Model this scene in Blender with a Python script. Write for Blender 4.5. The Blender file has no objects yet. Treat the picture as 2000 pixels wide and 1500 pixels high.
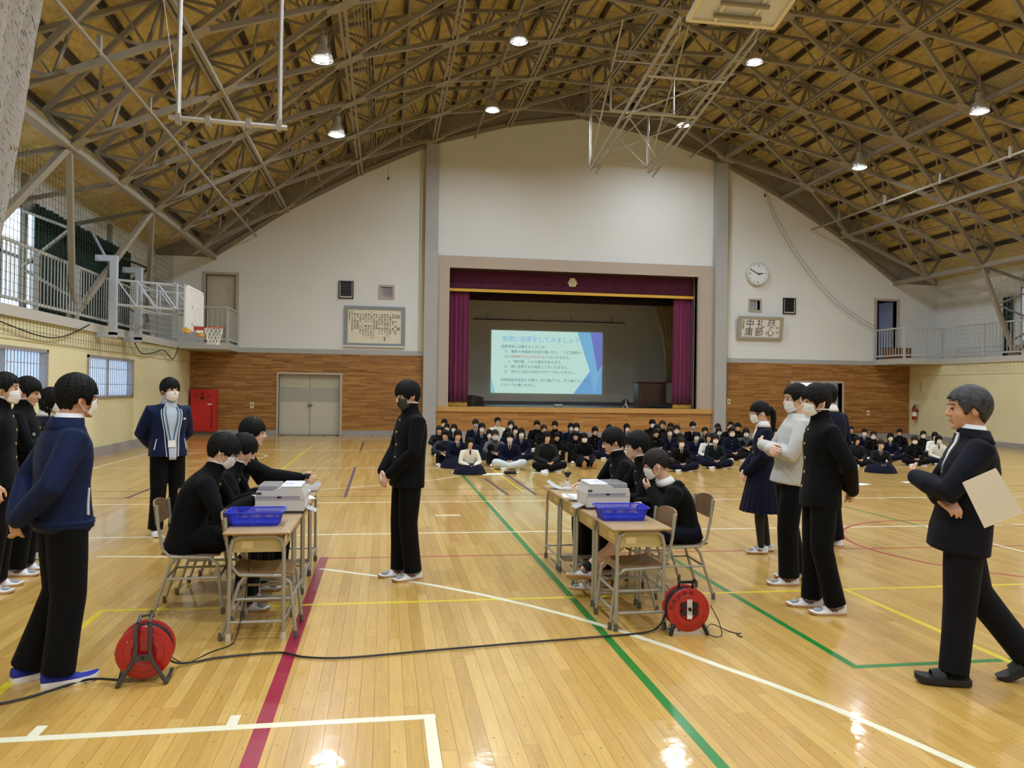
import bpy, math, random
from mathutils import Vector, Matrix, noise

# ------------------------------------------------------------------ camera, sky, exposure
scene = bpy.context.scene
C = scene.collection
PI = math.pi
EYE = Vector((0.0, 0.0, 1.62))
FOCAL = 1533.0
YAW, PITCH, ROLL = 0.1602, 0.00787, 0.01409
fwd = Vector((math.sin(YAW) * math.cos(PITCH), math.cos(YAW) * math.cos(PITCH), math.sin(PITCH)))
r0 = Vector((math.cos(YAW), -math.sin(YAW), 0.0))
u0 = r0.cross(fwd)
right = r0 * math.cos(ROLL) + u0 * math.sin(ROLL)
upv = u0 * math.cos(ROLL) - r0 * math.sin(ROLL)
cam_data = bpy.data.cameras.new('camera')
cam_data.sensor_width = 36.0
cam_data.lens = FOCAL / 2000.0 * 36.0
cam_data.clip_end = 300
cam = bpy.data.objects.new('camera', cam_data)
cam.matrix_world = Matrix(((right.x, upv.x, -fwd.x, EYE.x), (right.y, upv.y, -fwd.y, EYE.y),
                           (right.z, upv.z, -fwd.z, EYE.z), (0, 0, 0, 1)))
C.objects.link(cam)
scene.camera = cam

world = bpy.data.worlds.new('overcast_sky')
scene.world = world
world.use_nodes = True
bg = world.node_tree.nodes['Background']
bg.inputs[0].default_value = (0.80, 0.90, 1.0, 1)
bg.inputs[1].default_value = 3.0

scene.view_settings.view_transform = 'Standard'
scene.view_settings.look = 'None'
scene.view_settings.gamma = 1.0
scene.view_settings.use_curve_mapping = False
scene.view_settings.exposure = -0.70
LAMP_POWER = 300.0
scene.cycles.use_denoising = True
scene.cycles.max_bounces = 4
scene.cycles.diffuse_bounces = 3
scene.cycles.glossy_bounces = 2
scene.cycles.transmission_bounces = 3
scene.cycles.transparent_max_bounces = 4
scene.cycles.use_adaptive_sampling = True
scene.cycles.adaptive_threshold = 0.06
scene.cycles.adaptive_min_samples = 12
scene.cycles.sample_clamp_indirect = 6.0
scene.cycles.caustics_reflective = False
scene.cycles.caustics_refractive = False

random.seed(11)

def at_depth(x, y, Y):
    d = fwd + right * ((x - 1000) / FOCAL) - upv * ((y - 750) / FOCAL)
    return EYE + d * (Y / d.y)

# ------------------------------------------------------------------ materials
def lin(r, g, b):
    f = lambda c: (c / 255 / 12.92) if c <= 10 else ((c / 255 + 0.055) / 1.055) ** 2.4
    return (f(r), f(g), f(b), 1.0)

MATS = {}
def mat(name, col, rough=0.6, metal=0.0, spec=0.5, bump=None, mottle=None, emit=None, coat=0.0, sheen=0.0):
    """bump=(scale, strength); mottle=(scale, amount): a slight change of value over the surface."""
    if name in MATS:
        return MATS[name]
    m = bpy.data.materials.new(name)
    m.use_nodes = True
    nt = m.node_tree
    p = nt.nodes['Principled BSDF']
    c = lin(*col) if max(col) > 1.0 else (*col, 1.0)
    p.inputs['Base Color'].default_value = c
    p.inputs['Roughness'].default_value = rough
    p.inputs['Metallic'].default_value = metal
    p.inputs['Specular IOR Level'].default_value = spec
    if coat:
        p.inputs['Coat Weight'].default_value = coat
        p.inputs['Coat Roughness'].default_value = 0.15
    if sheen:
        p.inputs['Sheen Weight'].default_value = sheen
        p.inputs['Sheen Roughness'].default_value = 0.5
    if emit:
        p.inputs['Emission Color'].default_value = lin(*emit[0])
        p.inputs['Emission Strength'].default_value = emit[1]
    tc = None
    if bump or mottle:
        tc = nt.nodes.new('ShaderNodeTexCoord')
    if mottle:
        n = nt.nodes.new('ShaderNodeTexNoise'); n.inputs['Scale'].default_value = mottle[0]; n.inputs['Detail'].default_value = 5
        nt.links.new(tc.outputs['Object'], n.inputs['Vector'])
        r = nt.nodes.new('ShaderNodeMapRange')
        r.inputs[1].default_value = 0.3; r.inputs[2].default_value = 0.7
        r.inputs[3].default_value = 1 - mottle[1]; r.inputs[4].default_value = 1 + mottle[1]
        nt.links.new(n.outputs['Fac'], r.inputs[0])
        h = nt.nodes.new('ShaderNodeHueSaturation'); h.inputs['Color'].default_value = c
        nt.links.new(r.outputs[0], h.inputs['Value'])
        nt.links.new(h.outputs[0], p.inputs['Base Color'])
    if bump:
        n = nt.nodes.new('ShaderNodeTexNoise'); n.inputs['Scale'].default_value = bump[0]; n.inputs['Detail'].default_value = 4
        nt.links.new(tc.outputs['Object'], n.inputs['Vector'])
        b = nt.nodes.new('ShaderNodeBump'); b.inputs['Strength'].default_value = bump[1]; b.inputs['Distance'].default_value = 0.02
        nt.links.new(n.outputs['Fac'], b.inputs['Height'])
        nt.links.new(b.outputs[0], p.inputs['Normal'])
    MATS[name] = m
    return m

def ramp_node(nt, stops):
    r = nt.nodes.new('ShaderNodeValToRGB')
    e = r.color_ramp.elements
    e[0].position, e[0].color = stops[0][0], lin(*stops[0][1])
    e[1].position, e[1].color = stops[-1][0], lin(*stops[-1][1])
    for pos, c in stops[1:-1]:
        x = e.new(pos); x.color = lin(*c)
    return r

def floor_board_material():
    m = bpy.data.materials.new('varnished_maple'); m.use_nodes = True
    nt = m.node_tree; p = nt.nodes['Principled BSDF']; L = nt.links
    geo = nt.nodes.new('ShaderNodeNewGeometry'); inf = nt.nodes.new('ShaderNodeObjectInfo')
    add = nt.nodes.new('ShaderNodeMath'); add.operation = 'ADD'
    L.new(geo.outputs['Random Per Island'], add.inputs[0]); L.new(inf.outputs['Random'], add.inputs[1])
    fr = nt.nodes.new('ShaderNodeMath'); fr.operation = 'FRACT'; L.new(add.outputs[0], fr.inputs[0])
    base = ramp_node(nt, [(0.0, (194, 152, 76)), (0.35, (204, 162, 84)), (0.7, (210, 169, 91)), (1.0, (217, 178, 101))])
    L.new(fr.outputs[0], base.inputs[0])
    mp = nt.nodes.new('ShaderNodeMapping'); mp.inputs['Scale'].default_value = (26, 1.6, 1)
    L.new(geo.outputs['Position'], mp.inputs['Vector'])
    n = nt.nodes.new('ShaderNodeTexNoise'); n.inputs['Scale'].default_value = 2.2; n.inputs['Detail'].default_value = 6
    n.inputs['Distortion'].default_value = 0.8; n.noise_dimensions = '4D'
    L.new(mp.outputs[0], n.inputs['Vector'])
    w = nt.nodes.new('ShaderNodeMath'); w.operation = 'MULTIPLY'; w.inputs[1].default_value = 40
    L.new(fr.outputs[0], w.inputs[0]); L.new(w.outputs[0], n.inputs['W'])
    rg = nt.nodes.new('ShaderNodeMapRange'); rg.inputs[1].default_value = .3; rg.inputs[2].default_value = .7
    rg.inputs[3].default_value = .86; rg.inputs[4].default_value = 1.1
    L.new(n.outputs['Fac'], rg.inputs[0])
    h = nt.nodes.new('ShaderNodeHueSaturation'); L.new(base.outputs[0], h.inputs['Color']); L.new(rg.outputs[0], h.inputs['Value'])
    L.new(h.outputs[0], p.inputs['Base Color'])
    p.inputs['Roughness'].default_value = 0.30
    p.inputs['Specular IOR Level'].default_value = 0.5
    p.inputs['Coat Weight'].default_value = 0.55
    p.inputs['Coat Roughness'].default_value = 0.09
    n2 = nt.nodes.new('ShaderNodeTexNoise'); n2.inputs['Scale'].default_value = 9; L.new(geo.outputs['Position'], n2.inputs['Vector'])
    b = nt.nodes.new('ShaderNodeBump'); b.inputs['Strength'].default_value = .06; b.inputs['Distance'].default_value = .02
    L.new(n2.outputs['Fac'], b.inputs['Height']); L.new(b.outputs[0], p.inputs['Coat Normal'])
    return m

def wood_cladding_material(name, stops, scale=1.0):
    """narrow strips of wood in random tones, laid level"""
    m = bpy.data.materials.new(name); m.use_nodes = True
    nt = m.node_tree; p = nt.nodes['Principled BSDF']; L = nt.links
    geo = nt.nodes.new('ShaderNodeNewGeometry')
    sep = nt.nodes.new('ShaderNodeSeparateXYZ'); L.new(geo.outputs['Position'], sep.inputs[0])
    cmb = nt.nodes.new('ShaderNodeCombineXYZ'); L.new(sep.outputs[0], cmb.inputs[0]); L.new(sep.outputs[2], cmb.inputs[1])
    br = nt.nodes.new('ShaderNodeTexBrick')
    br.inputs['Scale'].default_value = 1.0; br.inputs['Brick Width'].default_value = 0.62 * scale; br.inputs['Row Height'].default_value = 0.045 * scale
    br.inputs['Mortar Size'].default_value = 0.0018; br.offset = 0.37; br.offset_frequency = 2
    br.inputs['Color1'].default_value = (0, 0, 0, 1); br.inputs['Color2'].default_value = (1, 1, 1, 1); br.inputs['Mortar'].default_value = (0.1, 0.1, 0.1, 1)
    L.new(cmb.outputs[0], br.inputs['Vector'])
    mp = nt.nodes.new('ShaderNodeMapping'); mp.inputs['Scale'].default_value = (1.5, 1, 26)
    L.new(geo.outputs['Position'], mp.inputs['Vector'])
    n = nt.nodes.new('ShaderNodeTexNoise'); n.inputs['Scale'].default_value = 1.3; n.inputs['Detail'].default_value = 5
    L.new(mp.outputs[0], n.inputs['Vector'])
    mx = nt.nodes.new('ShaderNodeMix'); mx.data_type = 'FLOAT'; mx.inputs[0].default_value = 0.62
    L.new(br.outputs['Color'], mx.inputs[2]); L.new(n.outputs['Fac'], mx.inputs[3])
    r = ramp_node(nt, stops); L.new(mx.outputs[0], r.inputs[0])
    L.new(r.outputs[0], p.inputs['Base Color'])
    p.inputs['Roughness'].default_value = 0.38
    b = nt.nodes.new('ShaderNodeBump'); b.inputs['Strength'].default_value = .25; b.inputs['Distance'].default_value = .01
    L.new(br.outputs['Fac'], b.inputs['Height']); b.invert = True; L.new(b.outputs[0], p.inputs['Normal'])
    return m

def wood_wool_material():
    m = bpy.data.materials.new('wood_wool_board'); m.use_nodes = True
    nt = m.node_tree; p = nt.nodes['Principled BSDF']; L = nt.links
    geo = nt.nodes.new('ShaderNodeNewGeometry')
    mp = nt.nodes.new('ShaderNodeMapping'); mp.inputs['Scale'].default_value = (1, .35, 1); L.new(geo.outputs['Position'], mp.inputs['Vector'])
    n = nt.nodes.new('ShaderNodeTexNoise'); n.inputs['Scale'].default_value = 9; n.inputs['Detail'].default_value = 8; n.inputs['Roughness'].default_value = .75
    L.new(mp.outputs[0], n.inputs['Vector'])
    n2 = nt.nodes.new('ShaderNodeTexNoise'); n2.inputs['Scale'].default_value = .7; n2.inputs['Detail'].default_value = 3
    L.new(geo.outputs['Position'], n2.inputs['Vector'])
    mx = nt.nodes.new('ShaderNodeMix'); mx.data_type = 'FLOAT'; mx.inputs[0].default_value = .3
    L.new(n.outputs['Fac'], mx.inputs[2]); L.new(n2.outputs['Fac'], mx.inputs[3])
    r = ramp_node(nt, [(.3, (146, 126, 74)), (.46, (194, 173, 114)), (.56, (214, 195, 138)), (.72, (234, 218, 166))])
    L.new(mx.outputs[0], r.inputs[0]); L.new(r.outputs[0], p.inputs['Base Color'])
    p.inputs['Roughness'].default_value = .9
    b = nt.nodes.new('ShaderNodeBump'); b.inputs['Strength'].default_value = .35; b.inputs['Distance'].default_value = .02
    L.new(n.outputs['Fac'], b.inputs['Height']); L.new(b.outputs[0], p.inputs['Normal'])
    return m

def frosted_glass_material():
    m = bpy.data.materials.new('frosted_glass'); m.use_nodes = True
    nt = m.node_tree; L = nt.links
    for n in list(nt.nodes):
        if n.type != 'OUTPUT_MATERIAL': nt.nodes.remove(n)
    out = [n for n in nt.nodes if n.type == 'OUTPUT_MATERIAL'][0]
    t = nt.nodes.new('ShaderNodeBsdfTranslucent'); t.inputs[0].default_value = (.72, .80, .92, 1)
    g = nt.nodes.new('ShaderNodeBsdfGlossy'); g.inputs['Roughness'].default_value = .3; g.inputs[0].default_value = (.8, .8, .8, 1)
    mx = nt.nodes.new('ShaderNodeMixShader'); mx.inputs[0].default_value = .08
    L.new(t.outputs[0], mx.inputs[1]); L.new(g.outputs[0], mx.inputs[2]); L.new(mx.outputs[0], out.inputs[0])
    return m

def clear_glass_material():
    m = bpy.data.materials.new('clear_glass'); m.use_nodes = True
    nt = m.node_tree; L = nt.links
    for n in list(nt.nodes):
        if n.type != 'OUTPUT_MATERIAL': nt.nodes.remove(n)
    out = [n for n in nt.nodes if n.type == 'OUTPUT_MATERIAL'][0]
    t = nt.nodes.new('ShaderNodeBsdfTransparent'); t.inputs[0].default_value = (.92, .95, .97, 1)
    g = nt.nodes.new('ShaderNodeBsdfGlossy'); g.inputs['Roughness'].default_value = .05
    mx = nt.nodes.new('ShaderNodeMixShader'); mx.inputs[0].default_value = .06
    L.new(t.outputs[0], mx.inputs[1]); L.new(g.outputs[0], mx.inputs[2]); L.new(mx.outputs[0], out.inputs[0])
    return m

def emission_material(name, col, strength):
    m = bpy.data.materials.new(name); m.use_nodes = True
    nt = m.node_tree
    for n in list(nt.nodes):
        if n.type != 'OUTPUT_MATERIAL': nt.nodes.remove(n)
    out = [n for n in nt.nodes if n.type == 'OUTPUT_MATERIAL'][0]
    e = nt.nodes.new('ShaderNodeEmission'); e.inputs[0].default_value = lin(*col); e.inputs[1].default_value = strength
    nt.links.new(e.outputs[0], out.inputs[0])
    return m

M_board = floor_board_material()
M_subfloor = mat('subfloor', (70, 48, 24), .8)
M_clad = wood_cladding_material('strip_cladding', [(.18, (106, 68, 28)), (.4, (146, 98, 46)), (.6, (168, 118, 60)), (.85, (192, 146, 86))])
M_stagewood = wood_cladding_material('stage_cladding', [(.18, (138, 92, 42)), (.4, (172, 120, 62)), (.6, (190, 138, 76)), (.85, (208, 160, 98))], 1.6)
M_lip = mat('stage_lip_wood', (206, 158, 92), .4, mottle=(3, .08))
M_wool = wood_wool_material()
M_wall = mat('white_plaster', (230, 232, 233), .85, bump=(14, .12), mottle=(.5, .02))
M_cream = mat('cream_plaster', (230, 222, 182), .85, bump=(20, .15), mottle=(.6, .05))
M_gable = mat('gable_boarding', (146, 141, 136), .9, mottle=(1.5, .08))
M_grey = mat('grey_paint', (176, 177, 178), .55, mottle=(2, .03))
M_basegrey = mat('baseboard_grey', (160, 156, 156), .6)
M_taupe = mat('taupe_paint', (188, 172, 158), .55)
M_steel = mat('roof_steel', (148, 140, 126), .5, mottle=(4, .06))
M_purlin = mat('purlin_steel', (66, 57, 46), .6)
M_rail = mat('rail_paint', (190, 190, 186), .45)
M_slab = mat('gallery_slab', (196, 194, 188), .7)
M_frost = frosted_glass_material()
M_glass = clear_glass_material()
M_alu = mat('window_aluminium', (176, 172, 168), .4, .3)
M_greycurtain = mat('dark_green_curtain', (16, 40, 36), .9)
M_white = mat('white_paint', (236, 236, 234), .45)
M_chrome = mat('pipe_steel', (190, 186, 180), .35, .5)
M_black = mat('black_plastic', (16, 16, 18), .45)
M_door = mat('door_grey_beige', (190, 186, 168), .5)

# ------------------------------------------------------------------ mesh building
class MB:
    def __init__(s):
        s.v, s.f = [], []
    def add(s, vs, fs, mtx=None):
        o = len(s.v)
        s.v += [mtx @ Vector(p) for p in vs] if mtx is not None else [Vector(p) for p in vs]
        s.f += [tuple(i + o for i in f) for f in fs]
        return s
    def bx(s, x0, y0, z0, x1, y1, z1, mtx=None):
        return s.add([(x0, y0, z0), (x1, y0, z0), (x1, y1, z0), (x0, y1, z0), (x0, y0, z1), (x1, y0, z1), (x1, y1, z1), (x0, y1, z1)],
                     [(0, 3, 2, 1), (4, 5, 6, 7), (0, 1, 5, 4), (1, 2, 6, 5), (2, 3, 7, 6), (3, 0, 4, 7)], mtx)
    def bevel_box(s, x0, y0, z0, x1, y1, z1, r=0.01, mtx=None):
        """box with its four upright edges and its rims cut off"""
        def ring(z, i):
            a, b, c, d = x0 + i, y0 + i, x1 - i, y1 - i
            q = min(r, (c - a) * .3, (d - b) * .3)
            return [(a + q, b, z), (c - q, b, z), (c, b + q, z), (c, d - q, z), (c - q, d, z), (a + q, d, z), (a, d - q, z), (a, b + q, z)]
        q = min(r, (z1 - z0) * .4)
        return s.loft([ring(z0, q), ring(z0 + q, 0), ring(z1 - q, 0), ring(z1, q)], mtx=mtx)
    def beam(s, p, q, w, h, up=(0, 0, 1)):
        p, q = Vector(p), Vector(q); d = (q - p).normalized(); up = Vector(up)
        a = d.cross(up)
        if a.length < 1e-4: a = d.cross(Vector((1, 0, 0)))
        a.normalize(); b = a.cross(d).normalized()
        vs = []
        for c in (p, q):
            for i, j in ((-1, -1), (1, -1), (1, 1), (-1, 1)):
                vs.append(c + a * (i * w / 2) + b * (j * h / 2))
        return s.add(vs, [(3, 2, 1, 0), (4, 5, 6, 7), (0, 1, 5, 4), (1, 2, 6, 5), (2, 3, 7, 6), (3, 0, 4, 7)])
    def loft(s, rings, cap=True, mtx=None, closed=False):
        n = len(rings[0]); vs = [p for r in rings for p in r]; fs = []
        m = len(rings)
        for i in range(m if closed else m - 1):
            for j in range(n):
                a, b = i * n + j, i * n + (j + 1) % n
                i2 = (i + 1) % m
                fs.append((a, b, i2 * n + (j + 1) % n, i2 * n + j))
        if cap and not closed:
            fs.append(tuple(range(n - 1, -1, -1))); fs.append(tuple(range((m - 1) * n, m * n)))
        return s.add(vs, fs, mtx)
    def tube(s, pts, r, n=8, closed=False, round_ends=False, mtx=None):
        pts = [Vector(p) for p in pts]; m = len(pts)
        rs = list(r) if isinstance(r, (list, tuple)) else [r] * m
        if round_ends and not closed:
            d0 = (pts[0] - pts[1]).normalized(); d1 = (pts[-1] - pts[-2]).normalized()
            P, Q = [], []
            for a in (1.0, .8, .45):
                P.append(pts[0] + d0 * rs[0] * a); Q.append(rs[0] * math.sqrt(max(0.0025, 1 - a * a)))
            P += pts; Q += rs
            for a in (.45, .8, 1.0):
                P.append(pts[-1] + d1 * rs[-1] * a); Q.append(rs[-1] * math.sqrt(max(0.0025, 1 - a * a)))
            pts, rs, m = P, Q, len(P)
        tang = []
        for i in range(m):
            a = pts[(i - 1) % m] if closed or i > 0 else pts[i]
            b = pts[(i + 1) % m] if closed or i < m - 1 else pts[i]
            t = b - a
            tang.append(t.normalized() if t.length > 1e-9 else Vector((0, 0, 1)))
        u = tang[0].cross(Vector((0, 0, 1)))
        if u.length < 1e-3: u = tang[0].cross(Vector((1, 0, 0)))
        u.normalize(); rings = []
        for i in range(m):
            u = (u - tang[i] * u.dot(tang[i]))
            if u.length < 1e-6: u = tang[i].orthogonal()
            u.normalize(); w = tang[i].cross(u)
            rings.append([pts[i] + (u * math.cos(2 * PI * k / n) + w * math.sin(2 * PI * k / n)) * rs[i] for k in range(n)])
        return s.loft(rings, True, mtx, closed)
    def ell(s, c, r, nu=12, nv=8, mtx=None):
        c = Vector(c)
        vs = [c + Vector((0, 0, -r[2]))]
        for i in range(1, nv):
            t = -PI / 2 + PI * i / nv
            for j in range(nu):
                a = 2 * PI * j / nu
                vs.append(c + Vector((r[0] * math.cos(t) * math.cos(a), r[1] * math.cos(t) * math.sin(a), r[2] * math.sin(t))))
        vs.append(c + Vector((0, 0, r[2])))
        fs = []
        for j in range(nu):
            fs.append((0, 1 + (j + 1) % nu, 1 + j))
            for i in range(nv - 2):
                a = 1 + i * nu
                fs.append((a + j, a + (j + 1) % nu, a + nu + (j + 1) % nu, a + nu + j))
            fs.append((1 + (nv - 2) * nu + j, 1 + (nv - 2) * nu + (j + 1) % nu, len(vs) - 1))
        return s.add(vs, fs, mtx)
    def lathe(s, prof, n=24, mtx=None, cap=True):
        """prof: (radius, height) from bottom to top around z"""
        rings = [[Vector((max(r, 1e-4) * math.cos(2 * PI * k / n), max(r, 1e-4) * math.sin(2 * PI * k / n), z)) for k in range(n)] for r, z in prof]
        return s.loft(rings, cap, mtx)
    def prism(s, poly, d0, d1, mtx=None):
        """poly in (x, z) turned into a slab from y=d0 to y=d1"""
        n = len(poly)
        vs = [(x, d0, z) for x, z in poly] + [(x, d1, z) for x, z in poly]
        fs = [tuple(range(n)), tuple(range(2 * n - 1, n - 1, -1))] + [((i + 1) % n, i, n + i, n + (i + 1) % n) for i in range(n)]
        return s.add(vs, fs, mtx)
    def mesh(s, name, smooth=False):
        me = bpy.data.meshes.new(name)
        me.from_pydata([tuple(p) for p in s.v], [], s.f)
        me.update()
        if smooth:
            me.polygons.foreach_set('use_smooth', [True] * len(me.polygons))
            if smooth != 'all':
                me.set_sharp_from_angle(angle=math.radians(40))
        return me

def put(name, me, m, parent=None, loc=(0, 0, 0), rot=(0, 0, 0), mtx=None):
    o = bpy.data.objects.new(name, me)
    if m is not None:
        if len(me.materials) == 0: me.materials.append(m)
        elif me.materials[0] != m:
            o.material_slots[0].link = 'OBJECT'; o.material_slots[0].material = m
    if mtx is not None: o.matrix_local = mtx
    else:
        o.location = loc; o.rotation_euler = rot
    if parent is not None: o.parent = parent
    C.objects.link(o)
    return o

def part(name, mb, m, parent=None, smooth=False, **k):
    return put(name, mb.mesh(name, smooth), m, parent, **k)

def tag(o, label=None, cat=None, group=None, kind=None):
    if label: o['label'] = label
    if cat: o['category'] = cat
    if group: o['group'] = group
    if kind: o['kind'] = kind
    return o

def thing(name, label, cat, loc=(0, 0, 0), rz=0.0, group=None, scale=1.0, kind=None):
    o = bpy.data.objects.new(name, None)
    o.empty_display_size = .1
    o.location = loc; o.rotation_euler = (0, 0, rz); o.scale = (scale,) * 3
    C.objects.link(o)
    return tag(o, label, cat, group, kind)

def struct(name, label, loc=(0, 0, 0)):
    return thing(name, label, None, loc, kind='structure')

workshop = bpy.data.scenes.new('workshop')       # a bare scene in which shapes are worked out before they are linked
def worked_out(o):
    workshop.collection.objects.link(o)
    workshop.view_layers[0].update()
    dg = workshop.view_layers[0].depsgraph
    me = bpy.data.meshes.new_from_object(o.evaluated_get(dg))
    workshop.collection.objects.unlink(o)
    return me

def text_mesh(body, size, align='LEFT', vertical_gap=None):
    cu = bpy.data.curves.new('lettering', 'FONT')
    cu.body = body; cu.size = size; cu.align_x = align; cu.resolution_u = 2
    if vertical_gap: cu.space_line = vertical_gap
    o = bpy.data.objects.new('lettering', cu)
    me = worked_out(o)
    bpy.data.objects.remove(o); bpy.data.curves.remove(cu)
    me.materials.clear()
    return me
# ------------------------------------------------------------------ the hall
XL, XR, XC = -6.33, 19.71, 6.72      # side walls, centre line
XOL, XOR = -7.47, 20.85              # outer walls behind the galleries
YB, YF = 27.12, -12.0                # stage wall, wall behind the camera
NODE_D = [0, 2.6, 5.2, 7.64, 10.05, 12.35]
NODE_Z = [11.31, 10.85, 10.06, 8.87, 7.5, 5.87]
def profile(x):
    d = abs(x - XC)
    for i in range(5):
        if d <= NODE_D[i + 1]:
            t = (d - NODE_D[i]) / (NODE_D[i + 1] - NODE_D[i])
            return NODE_Z[i] + t * (NODE_Z[i + 1] - NODE_Z[i])
    return NODE_Z[5]

def holed_wall(mb, x0, x1, z0, top, holes, ya, yb, extra=()):
    """upright slab between y=ya (room side) and yb; top is a height or a function of x; holes are (x0, x1, z0, z1)"""
    tf = top if callable(top) else (lambda x: top)
    xs = sorted({x0, x1, *[h[0] for h in holes], *[h[1] for h in holes], *extra})
    xs = [x for x in xs if x0 <= x <= x1]
    for a, b in zip(xs, xs[1:]):
        hs = sorted([h for h in holes if h[0] <= a + 1e-6 and h[1] >= b - 1e-6], key=lambda h: h[2])
        z = z0
        for h in hs:
            if h[2] > z + 1e-4: mb.prism([(a, z), (b, z), (b, h[2]), (a, h[2])], ya, yb)
            z = h[3]
        mb.prism([(a, z), (b, z), (b, tf(b - 1e-6)), (a, tf(a + 1e-6))], ya, yb)

# --- floor: base slab, boards, painted lines
floor = struct('floor', 'varnished maple board gym floor with painted court lines')
part('floor_slab', MB().bx(XL - .2, YF - .2, -.30, XR + .2, YB + .2, -.022), M_subfloor, floor)
BW = .075
board_meshes = {}
def board_mesh(length):
    if length not in board_meshes:
        board_meshes[length] = MB().bx(-.0369, -length / 2 + .0006, -.018, .0369, length / 2 - .0006, 0).mesh('board')
        board_meshes[length].materials.append(M_board)
    return board_meshes[length]
rng = random.Random(5)
boards = []
nrow = int((XR - XL) / BW)
for i in range(nrow):
    x = XL + BW * (i + .5)
    y = 0.6 + rng.random() * 1.2
    while y < YB - .3:
        ln = rng.choice((.9, 1.35, 1.8))
        if y + ln > YB: ln = YB - y
        boards.append((x, y + ln / 2, ln)); y += ln
def seen(b):
    d = Vector((b[0], b[1], 0)) - EYE
    z = d.dot(fwd)
    if z < .5: return False
    px = 1000 + FOCAL * d.dot(right) / z; py = 750 - FOCAL * d.dot(upv) / z
    return -150 < px < 2150 and py < 1700
vis = sorted([b for b in boards if seen(b) and b[2] in (.9, 1.35, 1.8)], key=lambda b: (Vector((b[0], b[1], 0)) - EYE).length)[:300]
near = set(vis)
for x, y, ln in vis:
    put('floor_board', board_mesh(ln), M_board, floor, (x, y, 0))
mb = MB()
for x, y, ln in boards:
    if (x, y, ln) not in near:
        mb.bx(x - .0369, y - ln / 2 + .0006, -.018, x + .0369, y + ln / 2 - .0006, 0)
mb.bx(XL, YF, -.018, XR, .6, -.0005)
tag(part('floor_boarding', mb, M_board, floor), kind='stuff')
# nail heads
mb = MB()
for x, y, ln in boards:
    if y < 9 and -3 < x < 6:
        for s in (-1, 1):
            if rng.random() < .8:
                cx, cy = x + rng.uniform(-.02, .02), y + s * (ln / 2 - .2)
                mb.add([(cx - .004, cy - .004, .0003), (cx + .004, cy - .004, .0003), (cx + .004, cy + .004, .0003), (cx - .004, cy + .004, .0003)], [(0, 1, 2, 3)])
tag(part('nail_heads', mb, mat('nail_plug', (120, 76, 30), .6), floor), kind='stuff')

LW = mat('line_white', (236, 232, 206), .35, coat=.4)
LR = mat('line_crimson', (158, 26, 62), .35, coat=.4)
LRT = mat('line_red', (170, 62, 50), .35, coat=.4)
LG = mat('line_green', (22, 126, 44), .35, coat=.4)
LY = mat('line_yellow', (226, 204, 44), .35, coat=.4)
LP = mat('line_purple', (92, 66, 78), .4)
LD = mat('line_dark', (92, 60, 30), .5)
line_z = [0.0006]
def court_line(pts, w, m, name='court_line'):
    z = line_z[0]; line_z[0] += .00004
    P = [Vector((p[0], p[1], 0)) for p in pts]; vs = []
    for i, p in enumerate(P):
        t = (P[min(i + 1, len(P) - 1)] - P[max(i - 1, 0)]).normalized(); nrm = Vector((-t.y, t.x, 0))
        for sgn, zz in ((1, z), (-1, z), (-1, -.002), (1, -.002)):
            q = p + nrm * (sgn * w / 2); vs.append((q.x, q.y, zz))
    rings = [vs[4 * i:4 * i + 4] for i in range(len(P))]
    return part(name, MB().loft(rings), m, floor)
court_line([(-.55, 7.70), (-.55, 1.2)], .078, LR)
court_line([(-.51, 7.64), (19.5, 7.50)], .035, LRT)
court_line([(1.47, 14.9), (1.47, 1.2)], .055, LG)
court_line([(1.47, 16.6), (1.47, 14.9)], .055, LG)
court_line([(2.79, 7.6), (2.79, 4.30), ], .05, LG)
court_line([(2.765, 4.30), (9, 4.30)], .05, LG)
court_line([(6.6, 10.5), (6.62, 8.76)], .04, LG)
court_line([(-6.2, 16.2), (19.5, 16.2)], .045, LW)
court_line([(-6.2, 20.87), (1.0, 20.87)], .045, LW)
court_line([(-6.2, 11.33), (19.5, 11.33)], .045, LW)
court_line([(-6.2, 8.9), (19.5, 8.8)], .045, LW)
court_line([(-1.9, 12.4), (-.99, 12.74), (.01, 13.36), (.91, 14.08), (1.43, 14.73)], .04, LW)
court_line([(-6.2, 12.72), (19.5, 12.72)], .025, LD)
court_line([(-6.2, 11.95), (19.5, 11.95)], .025, LD)
court_line([(-6.2, 24.4), (19.5, 24.4)], .05, LD)
court_line([(-2.65, 7.92), (-1.2, 7.75)], .04, LW)
court_line([(-1.98, 6.02), (9, 6.02)], .045, LY)
court_line([(-1.975, 6.04), (-1.975, 1.5)], .05, LY)
court_line([(3.8, 6.0), (3.8, 2.0)], .05, LY)
court_line([(-1.97, 15.2), (-1.97, 22.6)], .05, LY)
court_line([(2.2, 16.0), (2.2, 12.3)], .04, LY)
court_line([(-4.5, 3.87), (.27, 3.905)], .055, LW)
court_line([(.24, 3.93), (.24, 1.2)], .055, LW)
court_line([(-1.575, 3.90), (-1.575, 4.03)], .05, LW)
court_line([(-.7, 3.92), (-.7, 4.04)], .05, LW)
arc = [(-.55, 7.21), (-.03, 6.87), (.43, 6.50), (.80, 6.15), (1.08, 5.84), (1.36, 5.49), (1.58, 5.17), (1.80, 4.79), (1.98, 4.42), (2.15, 4.10), (2.30, 3.78), (2.43, 3.42), (2.54, 3.08), (2.62, 2.7), (2.70, 1.5)]
court_line(arc, .05, LW)
court_line([(XC + 1.66 * math.cos(a * PI / 24), 7.6 + 1.66 * math.sin(a * PI / 24)) for a in range(49)], .04, LRT)
court_line([(6.64, 8.8), (6.64, 7.0)], .04, LW)
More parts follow.
